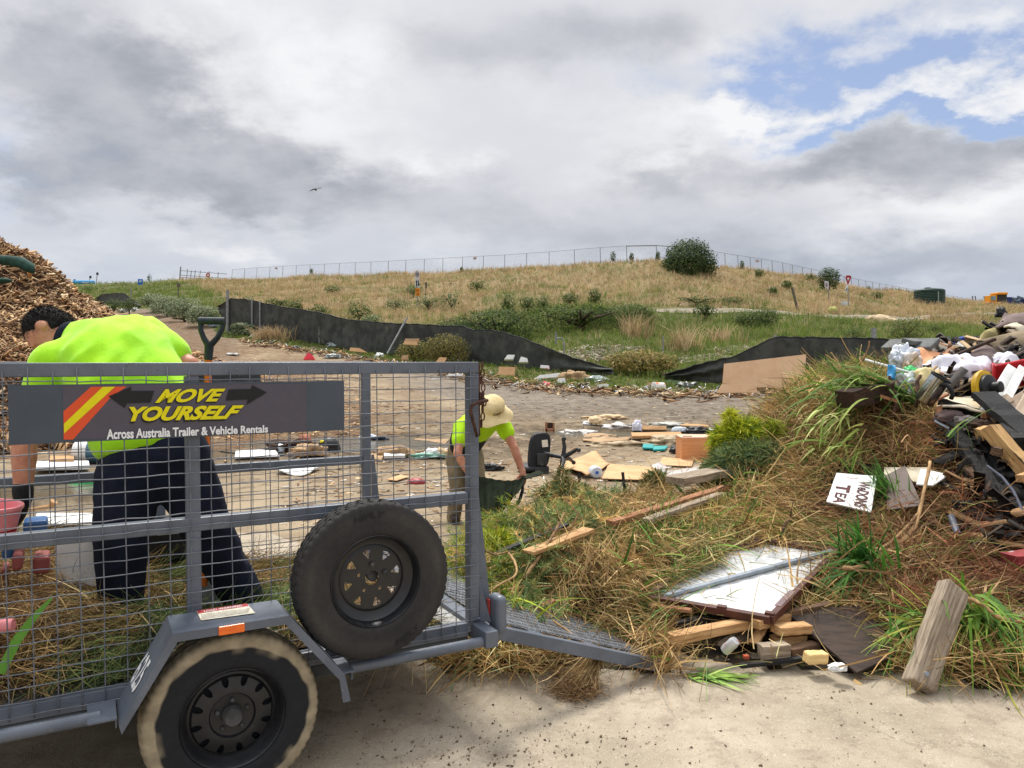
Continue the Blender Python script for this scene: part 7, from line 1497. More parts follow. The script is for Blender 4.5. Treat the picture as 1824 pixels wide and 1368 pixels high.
# ------------------------------------------------------------------ road signs
def sign(label, base, posts_px, plates, D, r=.05):
    e = empty('road_sign', base, label, 'sign')
    for px, yt in posts_px: mb = MB(); b_ = Gd(px, D); mb.tube([b_ - Vector((0, 0, .2)), P(px, yt, D)], r, 8); mb.build('post', postm, e)
    for nm, pts, m, off, txt in plates:
        mb = MB(); mb.slab([P(x, y, D - .08 - off) for x, y in pts], .02, (0, -1, 0)); pl = mb.build(nm, m, e)
        for kind, c1_, c2_, mm in txt:
            mb = MB()
            if kind == 'ring':
                (cx, cy), (rx, ry) = c1_, c2_; n = 28
                o_ = [P(cx + rx * math.cos(2 * math.pi * i / n), cy + ry * math.sin(2 * math.pi * i / n), D - .11 - off) for i in range(n)]; i_ = [P(cx + rx * .78 * math.cos(2 * math.pi * i / n), cy + ry * .8 * math.sin(2 * math.pi * i / n), D - .11 - off) for i in range(n)]
                mb.add(o_ + i_, [(i, (i + 1) % n, n + (i + 1) % n, n + i) for i in range(n)])
            elif kind == 'poly': mb.add([P(x, y, D - .11 - off) for x, y in c1_], [tuple(range(len(c1_)))])
            else: quad_text(mb, kind, [(c1_[0], c2_[1]), c2_, (c2_[0], c1_[1]), c1_], lambda x, y: P(x, y, D - .115 - off), bold=.04)
            mb.build('lettering' if kind not in ('ring', 'poly') else 'symbol', mm, pl)
    return e
sw = mat('sign_white', srgb(214, 218, 222), srgb(200, 204, 208), 5, .5); sy = mat('sign_amber', srgb(226, 150, 44), srgb(208, 134, 36), 5, .5); skk = mat('sign_black', srgb(40, 42, 50), srgb(34, 36, 42), 5, .5); srr = mat('sign_dull_red', srgb(130, 70, 84), srgb(118, 62, 76), 5, .5); sdr = mat('sign_bright_red', srgb(168, 34, 48), srgb(150, 28, 42), 5, .5)
up_arrow = [(741, 511), (741, 502), (740, 502), (742, 498.6), (744, 502), (742.8, 502), (742.8, 511)]; dn_arrow = [(744.2, 499), (746, 499), (746.4, 506), (747.4, 506), (745.2, 510.6), (743.4, 506), (744.6, 506)]
sign('tall road sign with a 15 speed disc, two way arrows and an amber plate', Gd(743.5, 66), [(743.5, 484)], [('speed_plate', [(739.3, 497), (747, 497), (747, 483), (739.3, 483)], sw, 0, [('ring', (743, 488.8), (3.2, 5.4), srr), ('15', (741.2, 486.2), (745.2, 491.6), skk)]),
     ('arrow_plate', [(739.8, 512), (747.3, 512), (747.3, 498), (739.8, 498)], sw, 0, [('poly', up_arrow, None, skk), ('poly', dn_arrow, None, skk)]), ('amber_plate', [(739.8, 527), (748, 527), (748, 513), (739.8, 513)], sy, 0, [('DAY', (741, 515), (747, 519.5), mat('sign_brown', srgb(150, 84, 14), srgb(140, 76, 12), 5, .6)), ('24', (742, 521.5), (746, 526), MATS['sign_brown'])])], 66)
mb = MB(); mb.tube([Gd(758.5, 68) - Vector((0, 0, .2)), P(758.5, 504, 68)], .04, 6); mb.box(P(759, 508, 67.9), (.2, .03, .5)); tag(mb.build('marker_post', mat('old_grey_post', (0, 0, 0))), 'thin grey marker post right of the two way road sign', 'post')
mb = MB(); mb.tube([Gd(318, 70) - Vector((0, 0, .2)), P(318, 504, 70)], .05, 6); mb.box(P(318, 508, 69.9), (.3, .03, .4)); tag(mb.build('marker_post', mat('old_grey_post', (0, 0, 0))), 'pale marker post on the green rise below the ridge gate', 'post')
sign('white no entry speed sign seen at an angle in front of the pointed tree', Gd(1474.8, 74), [(1475, 500)], [('plate', [(1469, 511), (1476, 515), (1476, 502), (1469, 500)], sw, 0, [('ring', (1472.3, 507.2), (2.2, 4.2), srr), ('5', (1471.4, 505), (1473.4, 509.6), srr)])], 74)
sign('red and white give way sign leaning above white plates on the right hillside', Gd(1504.5, 72), [(1510, 492), (1504.5, 536)], [('give_way_triangle', [(1510.5, 508), (1517, 493), (1514, 490.5), (1507.5, 490.5), (1505.8, 495)], sdr, 0, [('poly', [(1510.6, 501), (1513.6, 494.6), (1508.6, 494.6)], None, sw)]),
     ('arrow_plate', [(1505, 519.5), (1508.6, 520.4), (1511.6, 507.5), (1507.6, 506.6)], sw, .02, [('poly', [(1505.8, 518.6), (1508.2, 513.4), (1509.6, 514), (1507.4, 518.2)], None, skk)]), ('white_plate', [(1497, 545), (1509, 546), (1510.5, 537), (1498.5, 536)], sw, .02, [])], 72, .045)
mb = MB(); mb.box(P(1502.5, 553.5, 70), (.75, .5, .42)); q = P(1502.5, 556, 70); tag(mb.build('orange_block', mat('barrier_orange', srgb(222, 134, 66), srgb(204, 116, 54), 5, .7), bevel=.06), 'faded orange plastic block below the give way sign', 'barrier')
# ------------------------------------------------------------------ far tanks, plant and machines
wt = empty('water_tank', Gd(1653, 98), 'dark green corrugated round water tank on the right hillside', 'tank')
b_ = Gd(1653, 98); r_t = 25 / FPX * 98; prof = []; zt = P(1653, 517.5, 98).z; zb = min(b_.z, P(1653, 545, 98).z) - .3
for k in range(41):
    z = zb + (zt - zb) * k / 40; prof.append((r_t * (1 + .018 * math.sin(k / 40 * 11 * 2 * math.pi)), z - zb))
tg = mat('dark_green_tank', srgb(32, 62, 52), srgb(26, 52, 44), 2, .5)
mb = MB(); mb.lathe([(0, 0)] + prof + [(r_t * .9, zt - zb + .12), (r_t * .3, zt - zb + .28), (0, zt - zb + .3)], Vector((b_.x, b_.y, zb)), (0, 0, 1), 48); mb.build('tank_shell', tg, wt, smooth='auto')
mb = MB(); mb.tube([P(1671.5, 546, 95.9), P(1671.5, 519, 95.9)], .06, 8); mb.build('down_pipe', mat('pale_pipe', srgb(150, 160, 156), srgb(140, 150, 146), 5, .5), wt)
mb = MB(); mb.lathe([(.35, 0), (.35, .12), (0, .14)], Vector((b_.x - .5, b_.y - .5, zt + .2)), (0, 0, 1), 16); mb.build('tank_hatch', tg, wt)
bt = empty('blue_tanker', P(148, 507, 160), 'long pale blue horizontal tank on the far left rise beside the chip pile', 'tank'); bl2 = mat('sky_blue_tank', srgb(74, 156, 206), srgb(62, 140, 192), 3, .4)
a_, c_ = P(130, 503.2, 160), P(167, 503.5, 160); ax_ = c_ - a_; mb = MB(); rr = .48; mb.lathe([(0, -.25), (rr * .6, -.18), (rr, 0), (rr, ax_.length), (rr * .6, ax_.length + .18), (0, ax_.length + .25)], a_, ax_, 24); mb.build('tank_barrel', bl2, bt, smooth='auto')
for px in (137, 150, 162): mb = MB(); mb.beam(P(px, 508, 160), P(px, 505, 160), .9, .25, (0, 1, 0)); mb.build('tank_leg', bl2, bt)
mb = MB(); mb.lathe([(.22, 0), (.22, .25), (0, .28)], P(133, 499.6, 160), (0, 0, 1), 12); mb.build('tank_lid', bl2, bt)
mb = MB(); mb.beam(P(146, 503, 159.4), P(158, 503.4, 159.4), .02, .16, (0, 0, 1)); mb.build('side_print', sw, bt)
bs_ = empty('blue_sign', Gd(250, 120), 'small bright blue sign board standing on the green rise at far left', 'sign'); mb = MB(); mb.box(P(250, 502, 120), (.75, .08, .85)); bb = mb.build('board', mat('sign_blue', srgb(34, 116, 200), srgb(28, 104, 184), 5, .4), bs_)
mb = MB(); quad_text(mb, 'BB', [(247.6, 502.5), (252.6, 502.5), (252.6, 499), (247.6, 499)], lambda x, y: P(x, y, 119.8), bold=.03); mb.build('lettering', sw, bb); mb = MB(); mb.tube([Gd(250, 120.05) - Vector((0, 0, .2)), P(250, 503, 120.05)], .05, 6); mb.build('post', postm, bs_)
for lab, px, yt, D in (('thin lamp pole on the far left skyline beside the blue tank', 173.5, 486, 165), ('pole with a dark box above the blue tank at far left', 161, 492, 168)):
    e = empty('utility_pole', Gd(px, D), lab, 'pole'); mb = MB(); mb.tube([Gd(px, D) - Vector((0, 0, .2)), P(px, yt, D)], .08, 6); mb.build('pole', greyp, e); mb = MB(); mb.box(P(px, yt + 1.5, D), (.35, .3, .5)); mb.build('pole_box', blackp, e)
ex = empty('yellow_loader', P(1785, 546, 120), 'yellow wheel loader with a glazed cab parked on the far right', 'loader'); yp = mat('machine_yellow', srgb(236, 160, 30), srgb(214, 140, 24), 4, .5); dk_ = mat('machine_dark', srgb(58, 60, 60), srgb(44, 46, 46), 4, .6); gl = mat('cab_glass', srgb(120, 150, 154), srgb(90, 120, 126), 3, .15, spec=.7)
def bxp(name, x0, y0, x1, y1, D, dep, m, par, bev=.05):
    a_, b2 = P(x0, y1, D), P(x1, y0, D); mb = MB(); mb.box(((a_.x + b2.x) / 2, D + dep / 2, (a_.z + b2.z) / 2), (abs(b2.x - a_.x), dep, abs(b2.z - a_.z))); return mb.build(name, m, par, bevel=bev)
cb = bxp('cab', 1764, 526, 1776, 538, 119, 1.5, yp, ex); bxp('cab_window', 1765.8, 527.5, 1774, 535, 118.9, .2, gl, cb, .01); bxp('body', 1761, 538, 1787, 545, 119, 2.0, yp, ex, .1); bxp('rear_cover', 1777, 520.5, 1796, 524.5, 119.5, 2, yp, ex, .1); bxp('engine_bay', 1777.5, 524, 1794, 540, 119.8, 1.6, dk_, ex)
for px in (1764, 1783): mb = MB(); c = P(px, 545, 118.8); mb.lathe([(.3, -.2), (.52, -.18), (.55, 0), (.52, .18), (.3, .2), (0, .2)], c, (0, -1, 0), 20); mb.build('wheel', dk_, ex, smooth='auto')
sk = empty('blue_screener', P(1810, 546, 124), 'blue and grey screening machine beside the yellow loader at the right edge', 'machine'); bluem = mat('machine_blue', srgb(36, 52, 110), srgb(28, 42, 92), 4, .5); gm2 = mat('machine_grey_blue', srgb(112, 128, 146), srgb(90, 104, 120), 4, .6)
bxp('hopper', 1791, 529, 1803, 546, 122, 2, bluem, sk); bxp('frame', 1803, 530, 1816, 546, 123, 2, gm2, sk); bxp('drum_housing', 1813, 532, 1850, 540, 123, 2, bluem, sk)
for x0, y0, x1, y1 in ((1803, 530, 1822, 545), (1812, 528, 1850, 541), (1806, 546, 1818, 532)): mb = MB(); mb.beam(P(x0, y0, 122.6), P(x1, y1, 122.6), .2, .25); mb.build('conveyor_arm', gm2, sk)
for px in (1732, 1737, 1753, 1758): mb = MB(); mb.tube([Gd(px, 140) - Vector((0, 0, .3)), P(px, 527.5, 140)], .09, 6); mb.beam(P(px - 1.5, 529, 140), P(px + 1.5, 529, 140), .1, .12); tag(mb.build('distant_post', gm2), 'thin grey upright of the far pipework near the yellow loader', 'post', 'far grey uprights near the loader')
crumple('concrete_block_row', 'long low pale concrete block lying at the end of the service road', 'concrete block', P(1222, 545, 58.5) - Vector((0, 0, .3)), (2.05, .6, .62), mat('stained_concrete', srgb(186, 160, 130), srgb(150, 122, 96), 1.6, .9, bump=.4), 31, amp=.14)
crumple('dirt_mound', 'small pale dirt mound beside the service road', 'mound', Gd(1565, 54) + Vector((0, 0, .1)), (1.2, .7, .55), mat('pale_dirt', srgb(206, 184, 148), srgb(180, 158, 126), 3, .95), 32, amp=.25)
crumple('pale_bag', 'round pale green bag beside the gravel road below the pointed tree', 'bag', Gd(1482, 62) + Vector((0, 0, .25)), (.35, .3, .3), mat('pale_green_bag', srgb(190, 190, 112), srgb(172, 172, 96), 4, .7), 33, amp=.15)
# bird
bd = empty('bird', P(562, 338, 32), 'dark bird gliding in the cloudy sky with spread wings', 'bird'); bk = mat('dark_feathers', srgb(52, 50, 54), srgb(40, 38, 42), 9, .8); bg_ = mat('grey_feathers', srgb(104, 106, 110), srgb(88, 90, 94), 9, .8)
mb = MB(); c = P(562, 337.5, 32); uvs(mb, c, (.045, .14, .04)); uvs(mb, c + Vector((-.015, .15, .01)), (.028, .05, .028)); mb.slab([c + Vector((-.01, -.10, 0)), c + Vector((.03, -.10, -.01)), c + Vector((.085, -.24, -.045)), c + Vector((.01, -.26, -.055))], .012, (0, 0, 1)); mb.build('body', bk, bd, smooth=True)
for sgn_, pts in ((-1, [(560.5, 337), (556, 338.2), (550, 340.6), (551.5, 340), (556.5, 336.6), (561, 336)]), (1, [(562.5, 336), (567, 334.8), (573.8, 334.4), (570, 336), (566.5, 336.3), (563.2, 337.4)])):
    mb = MB(); vs = [P(x, y, 32 + (.10 if i in (0, 1, 2) else -.12)) for i, (x, y) in enumerate(pts)]; mb.slab(vs, .012); mb.build('wing', bg_, bd)

# ------------------------------------------------------------------ wood chip pile
CX, CY = -12.75, 17.8
CR = np.array([0, .6, 1.4, 2.3, 3.0, 4.0, 5.0, 6.0, 6.8, 7.6]); CZ = np.array([4.75, 4.6, 4.1, 3.15, 2.72, 2.15, 1.62, .95, .42, 0])
def CHP(x, y):
    r = np.hypot((x - CX), (y - CY) * .95) * (1 + .05 * vnoise(x, y, .9, 41)); return H(x, y) * 0 + np.interp(r, CR, CZ) + .12 * vnoise(x, y, 1.4, 43) * (r < 7) + np.minimum(H(x, y), .55) * (r > 4) * 1.0 * np.clip((r - 4) / 3, 0, 1)
th_ = np.linspace(0, 2 * np.pi, 90, endpoint=False); rr = np.linspace(.02, 7.6, 46); TT, RR_ = np.meshgrid(th_, rr); xx = CX + RR_ * np.cos(TT); yy = CY + RR_ * np.sin(TT); zz_ = CHP(xx.ravel(), yy.ravel()) - .08
ii, jj = np.meshgrid(np.arange(45), np.arange(90), indexing='ij'); j2 = (jj + 1) % 90; F = np.c_[(ii * 90 + jj).ravel(), (ii * 90 + j2).ravel(), ((ii + 1) * 90 + j2).ravel(), ((ii + 1) * 90 + jj).ravel()]
chipm = mat('shredded_timber', (0, 0, 0), attr=True, scale=20, rough=.9, var=.2)
def chips(x, y, z, size, pal, tilt=.5, aim=None):
    wk = np.ones(len(x), bool)
    for (bx, by, ba, bb, bz) in BOWL: wk &= (np.hypot((x - bx) / ba, (y - by) / bb) > 1.0) | (rng.uniform(0, 1, len(x)) < .06)
    x, y, z = x[wk], y[wk], z[wk]; n = len(x); a = rng.uniform(0, 2 * np.pi, n); d = np.c_[np.cos(a), np.sin(a), rng.normal(0, tilt, n)]; d /= np.linalg.norm(d, axis=1)[:, None]
    s = np.cross(d, rng.normal(size=(n, 3)) * .5 + [0, 0, 1]); s /= np.linalg.norm(s, axis=1)[:, None]; u_ = np.cross(s, d)
    L = size * rng.uniform(.35, 1.5, n) ** 1.3; w = L * rng.uniform(.08, .26, n); h = L * rng.uniform(.03, .08, n); c = np.c_[x, y, z]; vs = []
    for i, j, k in ((-1, -1, 0), (1, -1, 0), (1, 1, 0), (-1, 1, 0), (-1, -1, 1), (1, -1, 1), (1, 1, 1), (-1, 1, 1)):
        tp = rng.uniform(.5, 1.1, n); vs.append(c + d * (i * L / 2)[:, None] + s * (j * w / 2 * tp)[:, None] + u_ * (k * h)[:, None])
    V = np.stack(vs, 1).reshape(-1, 3); F = (np.arange(n)[:, None, None] * 8 + np.array([(4, 5, 6, 7), (0, 1, 5, 4), (1, 2, 6, 5), (2, 3, 7, 6), (3, 0, 4, 7)])[None]).reshape(-1, 4)
    return V, F, np.repeat(pal[rng.integers(0, len(pal), n)] * rng.uniform(.7, 1.2, (n, 1)), 8, 0)
CP = A_((216, 180, 134), (194, 154, 110), (170, 128, 90), (224, 198, 156), (142, 106, 76), (204, 166, 120), (120, 90, 66), (98, 74, 56), (160, 130, 98))
tag(npmesh('wood_chip_pile', np.c_[xx.ravel(), yy.ravel(), zz_], F, mat('chip_core', srgb(96, 70, 48), srgb(62, 46, 32), 5, .95, bump=.8, bscale=9), smooth=True), 'tall conical pile of shredded timber at the left edge of the yard', 'wood chip pile', kind='stuff')
n = 46000; r = 7.5 * np.sqrt(rng.uniform(0, 1, n)); a = rng.uniform(-np.pi * .98, .55, n); x = CX + r * np.cos(a); y = CY + r * np.sin(a); k = (x / y > -.80); x, y = x[k], y[k]
V1 = chips(x, y, CHP(x, y) + rng.uniform(-.05, .05, len(x)), .19, CP * rng.uniform(.85, 1.0), .55); tag(npmesh('shredded_chips', V1[0], V1[1], chipm, V1[2]), 'splintered tan wood chips covering the tall pile', 'wood chips', kind='stuff')
n = 15000; px, x, D = scatter_polar(n, -20, 870, 11.5, 34); gr, dry, ch, rd = zones(x, D); k = rng.uniform(0, 1, n) < (ch * .7 + .008) * (1 - gr * .8); x, D = x[k], D[k]
cl_ = vnoise(x, D, .9, 51) > -.5; x, D = x[cl_], D[cl_]; V1 = chips(x, D, H(x, D) + .008, .12, np.r_[CP, CP[4:]], .10); tag(npmesh('scattered_chips', V1[0], V1[1], chipm, V1[2]), 'loose wood chips strewn over the dirt around the pile', 'wood chips', kind='stuff')
jm = len(JUMBLE); V1 = chips(JUMBLE[:, 0], JUMBLE[:, 1], JUMBLE[:, 2] + rng.uniform(-.02, .12, jm), .26, np.r_[A_((30, 27, 25), (22, 20, 19), (44, 38, 33), (30, 27, 25), (70, 56, 44), (26, 24, 22), (22, 20, 19), (36, 32, 28), (150, 116, 80), (96, 80, 66))], .55)
tag(npmesh('burnt_fragments', V1[0], V1[1], chipm, V1[2]), 'jumble of charred and broken timber fragments filling the right side of the heap', 'burnt timber', kind='stuff')
JB = JUMBLE[JUMBLE[:, 2] > 1.2][::4]; V1 = chips(JB[:, 0], JB[:, 1], JB[:, 2] + rng.uniform(0, .16, len(JB)), .30, A_((176, 152, 118), (150, 134, 112), (118, 104, 96), (170, 128, 98), (84, 80, 78), (150, 142, 128), (70, 64, 60)), .6)
tag(npmesh('crest_rubbish', V1[0], V1[1], chipm, V1[2]), 'broken card, carpet and board pieces jumbled along the crest of the rubbish', 'rubbish', kind='stuff')
n = 5200; px, x, D = scatter_polar(n, 500, 1480, 7.5, 26); V1 = chips(x, D, H(x, D) + .006, .07, np.r_[CP, A_((96, 84, 66), (70, 60, 48), (220, 214, 202), (236, 234, 228))], .1); k = None; tag(npmesh('litter_scraps', V1[0], V1[1], chipm, V1[2]), 'small scraps of wood, paper and grit trodden into the yard dirt', 'litter', kind='stuff')
# trash line along the verge: sticks and chips
n = 2600; px = rng.uniform(430, 1420, n); vg = np.interp(px, [395, 470, 560, 700, 830, 930, 1060, 1200, 1300, 1420], [2.5, 3.4, 3.3, 3, 4.4, 4.3, 3.4, 2.6, 1.7, .9]); D = fence_d(px) - vg + rng.normal(-.25, .7, n) ; x = (px - 912) / FPX * D
V1 = chips(x, D, H(x, D) + rng.uniform(.0, .12, n), .26, np.r_[BROWN, CP[2:5], A_((84, 70, 56), (150, 136, 116))], .25); tag(npmesh('verge_debris', V1[0], V1[1], chipm, V1[2]), 'line of broken sticks and scraps along the grass verge by the fence', 'debris', kind='stuff')
n = 2600; px = rng.uniform(960, 1340, n); D = rng.uniform(32.5, 36.5, n); x = (px - 912) / FPX * D; k = (vnoise(x, D, .7, 61) > -.1); x, D = x[k], D[k]; V1 = chips(x, D, H(x, D) + .05, .34, A_((176, 164, 148), (150, 138, 122), (196, 186, 170), (120, 108, 94)), .2); tag(npmesh('mulch_strip', V1[0], V1[1], chipm, V1[2]), 'pale grey mulch strip behind the gap in the fence', 'mulch', kind='stuff')
gn = mat('dark_green_net', srgb(30, 70, 58), srgb(22, 52, 44), 6, .8, bump=.4)
q = [P(x_, y_, d_) for x_, y_, d_ in ((-8, 462, 16.55), (15, 464, 16.45), (38, 468, 16.4), (52, 476, 16.3), (58, 484, 16.2))]
mb = MB(); mb.tube(q, [.10, .11, .13, .12, .05], 9); tag(mb.build('green_netting', gn, smooth=True), 'dark green netting caught high on the wood chip pile', 'netting')
mb = MB(); uvs(mb, P(4, 500, 15.6), (.2, .1, .06)); tag(mb.build('green_netting', gn, smooth=True), 'small green scrap half buried in the wood chip pile', 'netting')
# ------------------------------------------------------------------ litter
def g_sheet(name, label, cat_, pts, th, m, lift=.012, wav=0):
    q = []
    for (x_, y_) in pts: p = G(x_, y_); q.append(Vector((p.x, p.y, p.z + lift + th)))
    if wav: return sheet(name, label, cat_, q, th, m, wav=wav, sub=12)
    mb = MB(); mb.slab(q, th); return tag(mb.build(name, m, bevel=min(.003, th * .3)), label, cat_)
g_sheet('cardboard_sheet', 'large pale cardboard sheet folded over beside the upturned office chair', 'cardboard', [(1000, 838), (1046, 856), (1086, 832), (1062, 812)], .012, card, .05, .04)
g_sheet('cardboard_sheet', 'second layer of pale cardboard under the folded sheet', 'cardboard', [(994, 830), (1010, 838), (1066, 820), (1054, 810)], .01, card, .02)
g_sheet('cardboard_sheet', 'tan rectangular cardboard sheet with a small slot lying in front of the black stakes', 'cardboard', [(1072, 858), (1160, 861), (1169, 838), (1084, 831)], .012, card, .03)
g_sheet('cardboard_sheet', 'orange tan cardboard half covered by clear plastic right of the slotted sheet', 'cardboard', [(1172, 832), (1232, 834), (1236, 822), (1180, 818)], .012, card, .02)
g_sheet('plastic_sheet', 'crumpled clear plastic with printed marks lying over cardboard', 'plastic sheet', [(1160, 846), (1216, 866), (1270, 850), (1290, 824)], .006, mat('milky_plastic', srgb(206, 200, 194), srgb(178, 168, 158), 6, .3, spec=.7, speck=(srgb(70, 74, 82), 5, .66, .72, .8)), .03, .05)
g_sheet('plastic_sheet', 'milky plastic strip at the left of the printed plastic', 'plastic sheet', [(1156, 836), (1180, 842), (1196, 832), (1172, 828)], .006, MATS['milky_plastic'], .02, .03)
for lab, px, py, w, d, h in (('white cardboard carton with torn flaps beside the thick grey plank', 1212, 862, .34, .28, .10), ('small white carton behind the torn white carton', 1232, 854, .22, .2, .06)):
    p = G(px, py); mb = MB(); mb.box((p.x, p.y, p.z + h / 2), (w, d, h), Matrix.Rotation(.3, 3, 'Z')); tag(mb.build('white_carton', whitep, bevel=.01), lab, 'carton')
g_sheet('white_board', 'white board showing under the thick grey plank', 'board', [(1212, 884), (1262, 880), (1262, 868), (1222, 872)], .02, whitep, .12)
mb = MB(); p = G(1063, 853); mb.lathe([(.0, 0), (.07, .0), (.085, .03), (.085, .14), (.06, .18), (.035, .20), (.035, .215)], p + Vector((0, 0, .085)), (-.2, 1, -.05), 20); mj = empty('milk_jug', p, 'clear plastic milk jug with a blue cap lying between the cardboard sheets', 'jug'); mb.build('jug_body', mat('cloudy_plastic', srgb(216, 222, 228), srgb(198, 206, 214), 5, .3, spec=.6), mj, smooth='auto')
mb = MB(); mb.lathe([(.022, 0), (.022, .02), (0, .021)], p + Vector((0, -.02, .085)), (0, -1, 0.1), 16); mb.build('cap', mat('cap_blue', srgb(44, 92, 190), srgb(36, 80, 170), 5, .4), mj)
# drawer box
db_ = empty('drawer_box', G(1244, 822), 'open orange tan chipboard cabinet box standing on the dirt beside the golden conifer', 'cabinet'); p = G(1214, 822); p2_ = G(1276, 822); Wd = p2_.x - p.x; hgt = P(1244, 781, p.y).z - p.z
lam = mat('orange_laminate', srgb(216, 154, 104), srgb(204, 140, 92), 3, .6, stretch=(1, 8, 8)); lam2 = mat('pale_laminate', srgb(226, 184, 156), srgb(214, 170, 142), 3, .6)
mb = MB(); mb.box((p.x + Wd / 2, p.y, p.z + hgt / 2), (Wd, .02, hgt)); mb.build('front_panel', lam, db_, bevel=.003)
mb = MB(); mb.box((p.x + Wd / 2, p.y + .23, p.z + hgt + .011), (Wd + .01, .48, .02)); mb.build('top_panel', lam2, db_, bevel=.003)
for sgx in (0, 1): mb = MB(); mb.box((p.x + .011 + sgx * (Wd - .022), p.y + .23, p.z + hgt / 2), (.018, .436, hgt - .004)); mb.build('side_panel', lam, db_, bevel=.003)
mb = MB(); mb.box((p.x + Wd * .2, p.y + .1, p.z + hgt + .025), (.14, .03, .012)); mb.build('rail_scrap', blackp, db_)
g_sheet('teal_tray', 'pair of teal plastic trays lying on the dirt', 'tray', [(1144, 803), (1163, 804), (1165, 797), (1146, 796)], .03, mat('teal_plastic', srgb(30, 160, 156), srgb(24, 144, 142), 5, .45), .03); g_sheet('teal_tray', 'teal plastic tray overlapping the right of the other teal trays', 'tray', [(1163, 806), (1184, 805), (1190, 799), (1164, 799)], .03, MATS['teal_plastic'], .02)
g_sheet('wet_plank', 'flat orange plank floating in the puddle beside a white bag', 'plank', [(1139, 772), (1187, 774), (1187, 767), (1140, 764)], .03, wood_tan, .05); crumple('white_bag', 'white bag at the left end of the floating plank', 'bag', G(1135, 770) + Vector((0, 0, .08)), (.10, .08, .16), sheetm, 41)
g_sheet('wet_plank', 'long tan board lying along the near edge of the puddle', 'plank', [(1126, 787), (1216, 785), (1212, 779), (1124, 781)], .05, wood_tan, .06)
g_sheet('wet_plank', 'pale flattened cardboard at the left end of the puddle board', 'cardboard', [(1038, 788), (1110, 792), (1124, 782), (1042, 776)], .02, card2, .03, .03)
crumple('wet_rag', 'muddy pale rag lump in front of the puddle board', 'rag', G(1192, 792) + Vector((0, 0, .03)), (.42, .2, .14), mat('muddy_rag', srgb(196, 178, 148), srgb(140, 120, 94), 5, .9), 42, amp=.5); crumple('wet_rag', 'flat muddy rag left of the muddy rag lump', 'rag', G(1110, 794) + Vector((0, 0, .0)), (.7, .2, .07), MATS['muddy_rag'], 43, amp=.5)
crumple('white_trash', 'heap of white crumpled plastic beyond the office chair', 'plastic', G(1025, 776) + Vector((0, 0, .02)), (.42, .35, .10), mat('mixed_white_trash', srgb(228, 224, 218), srgb(150, 140, 130), 7, .6, speck=[(srgb(60, 60, 66), 6, .62, .7, .8), (srgb(190, 70, 50), 9, .68, .73, .8)]), 44, amp=.6)
crumple('white_trash', 'white crumpled paper beyond the puddle edge', 'paper', G(1105, 763) + Vector((0, 0, .02)), (.45, .3, .09), MATS['mixed_white_trash'], 45, amp=.6); crumple('white_trash', 'pale grey film beyond the floating plank', 'film', G(1195, 758) + Vector((0, 0, .01)), (.5, .3, .06), mat('grey_film', srgb(190, 190, 180), srgb(160, 158, 148), 5, .5), 46, amp=.5)
crumple('cream_ball', 'round cream ball of cloth near the puddle edge', 'cloth', G(1060, 757) + Vector((0, 0, .08)), (.17, .14, .12), mat('cream_cloth', srgb(222, 196, 158), srgb(200, 172, 134), 6, .9), 47, amp=.2)
crumple('white_trash', 'small white scrap left of the cream ball', 'paper', G(1046, 757) + Vector((0, 0, .02)), (.11, .08, .07), whitep, 48); crumple('white_trash', 'pale crumpled film far across the yard', 'film', G(1078, 746) + Vector((0, 0, .02)), (.5, .25, .07), mat('cream_cloth', (0, 0, 0)), 49, amp=.6)
g_sheet('wood_strip', 'thin pale strip of wood lying beyond the puddle', 'strip', [(1222, 762), (1262, 764), (1262, 761), (1222, 759)], .03, wood_tan, .02); g_sheet('wood_strip', 'second pale strip of wood right of the puddle', 'strip', [(1206, 761), (1224, 763), (1226, 758), (1210, 757)], .03, wood_tan, .02)
crumple('clear_bottle', 'clear plastic bottle lying in the puddle', 'bottle', G(1210, 773) + Vector((0, 0, .05)), (.18, .1, .08), mat('cloudy_plastic', (0, 0, 0)), 50, amp=.25); crumple('black_bag', 'black plastic bag scrap lying at the right of the puddle', 'bag', G(1243, 773) + Vector((0, 0, .05)), (.25, .15, .10), blackp, 51)
g_sheet('white_dish', 'white flat dish on the mud right of the black scrap', 'dish', [(1260, 770.5), (1271, 771), (1272, 768), (1261, 767.5)], .02, whitep, .03)
crumple('black_shoe', 'dark shoe lying beside the cabinet box', 'shoe', G(1205, 808) + Vector((0, 0, .05)), (.13, .10, .09), blackp, 52, amp=.25); crumple('black_shoe', 'second dark object leaning on the cabinet box side', 'shoe', G(1209, 797) + Vector((0, 0, .08)), (.06, .08, .14), blackp, 53, amp=.25)
crumple('black_scrap', 'twisted black rubber scrap on the dirt right of the stooping worker', 'scrap', G(876, 838) + Vector((0, 0, .03)), (.16, .07, .06), blackp, 54, amp=.7)
bx_ = empty('brown_box', G(979, 770), 'small open brown wooden box standing in the mud', 'box'); c = G(979, 769)
for x0, x1, y0, y1 in ((972, 987, 764, 770), (971, 975, 752, 769), (985, 988, 753, 769)): bxp('box_side', x0, y0, x1, y1, c.y, .05, wood_red, bx_, .004)
bxp('box_back', 972, 753, 987, 766, c.y + .3, .03, wood_rot, bx_, .004)
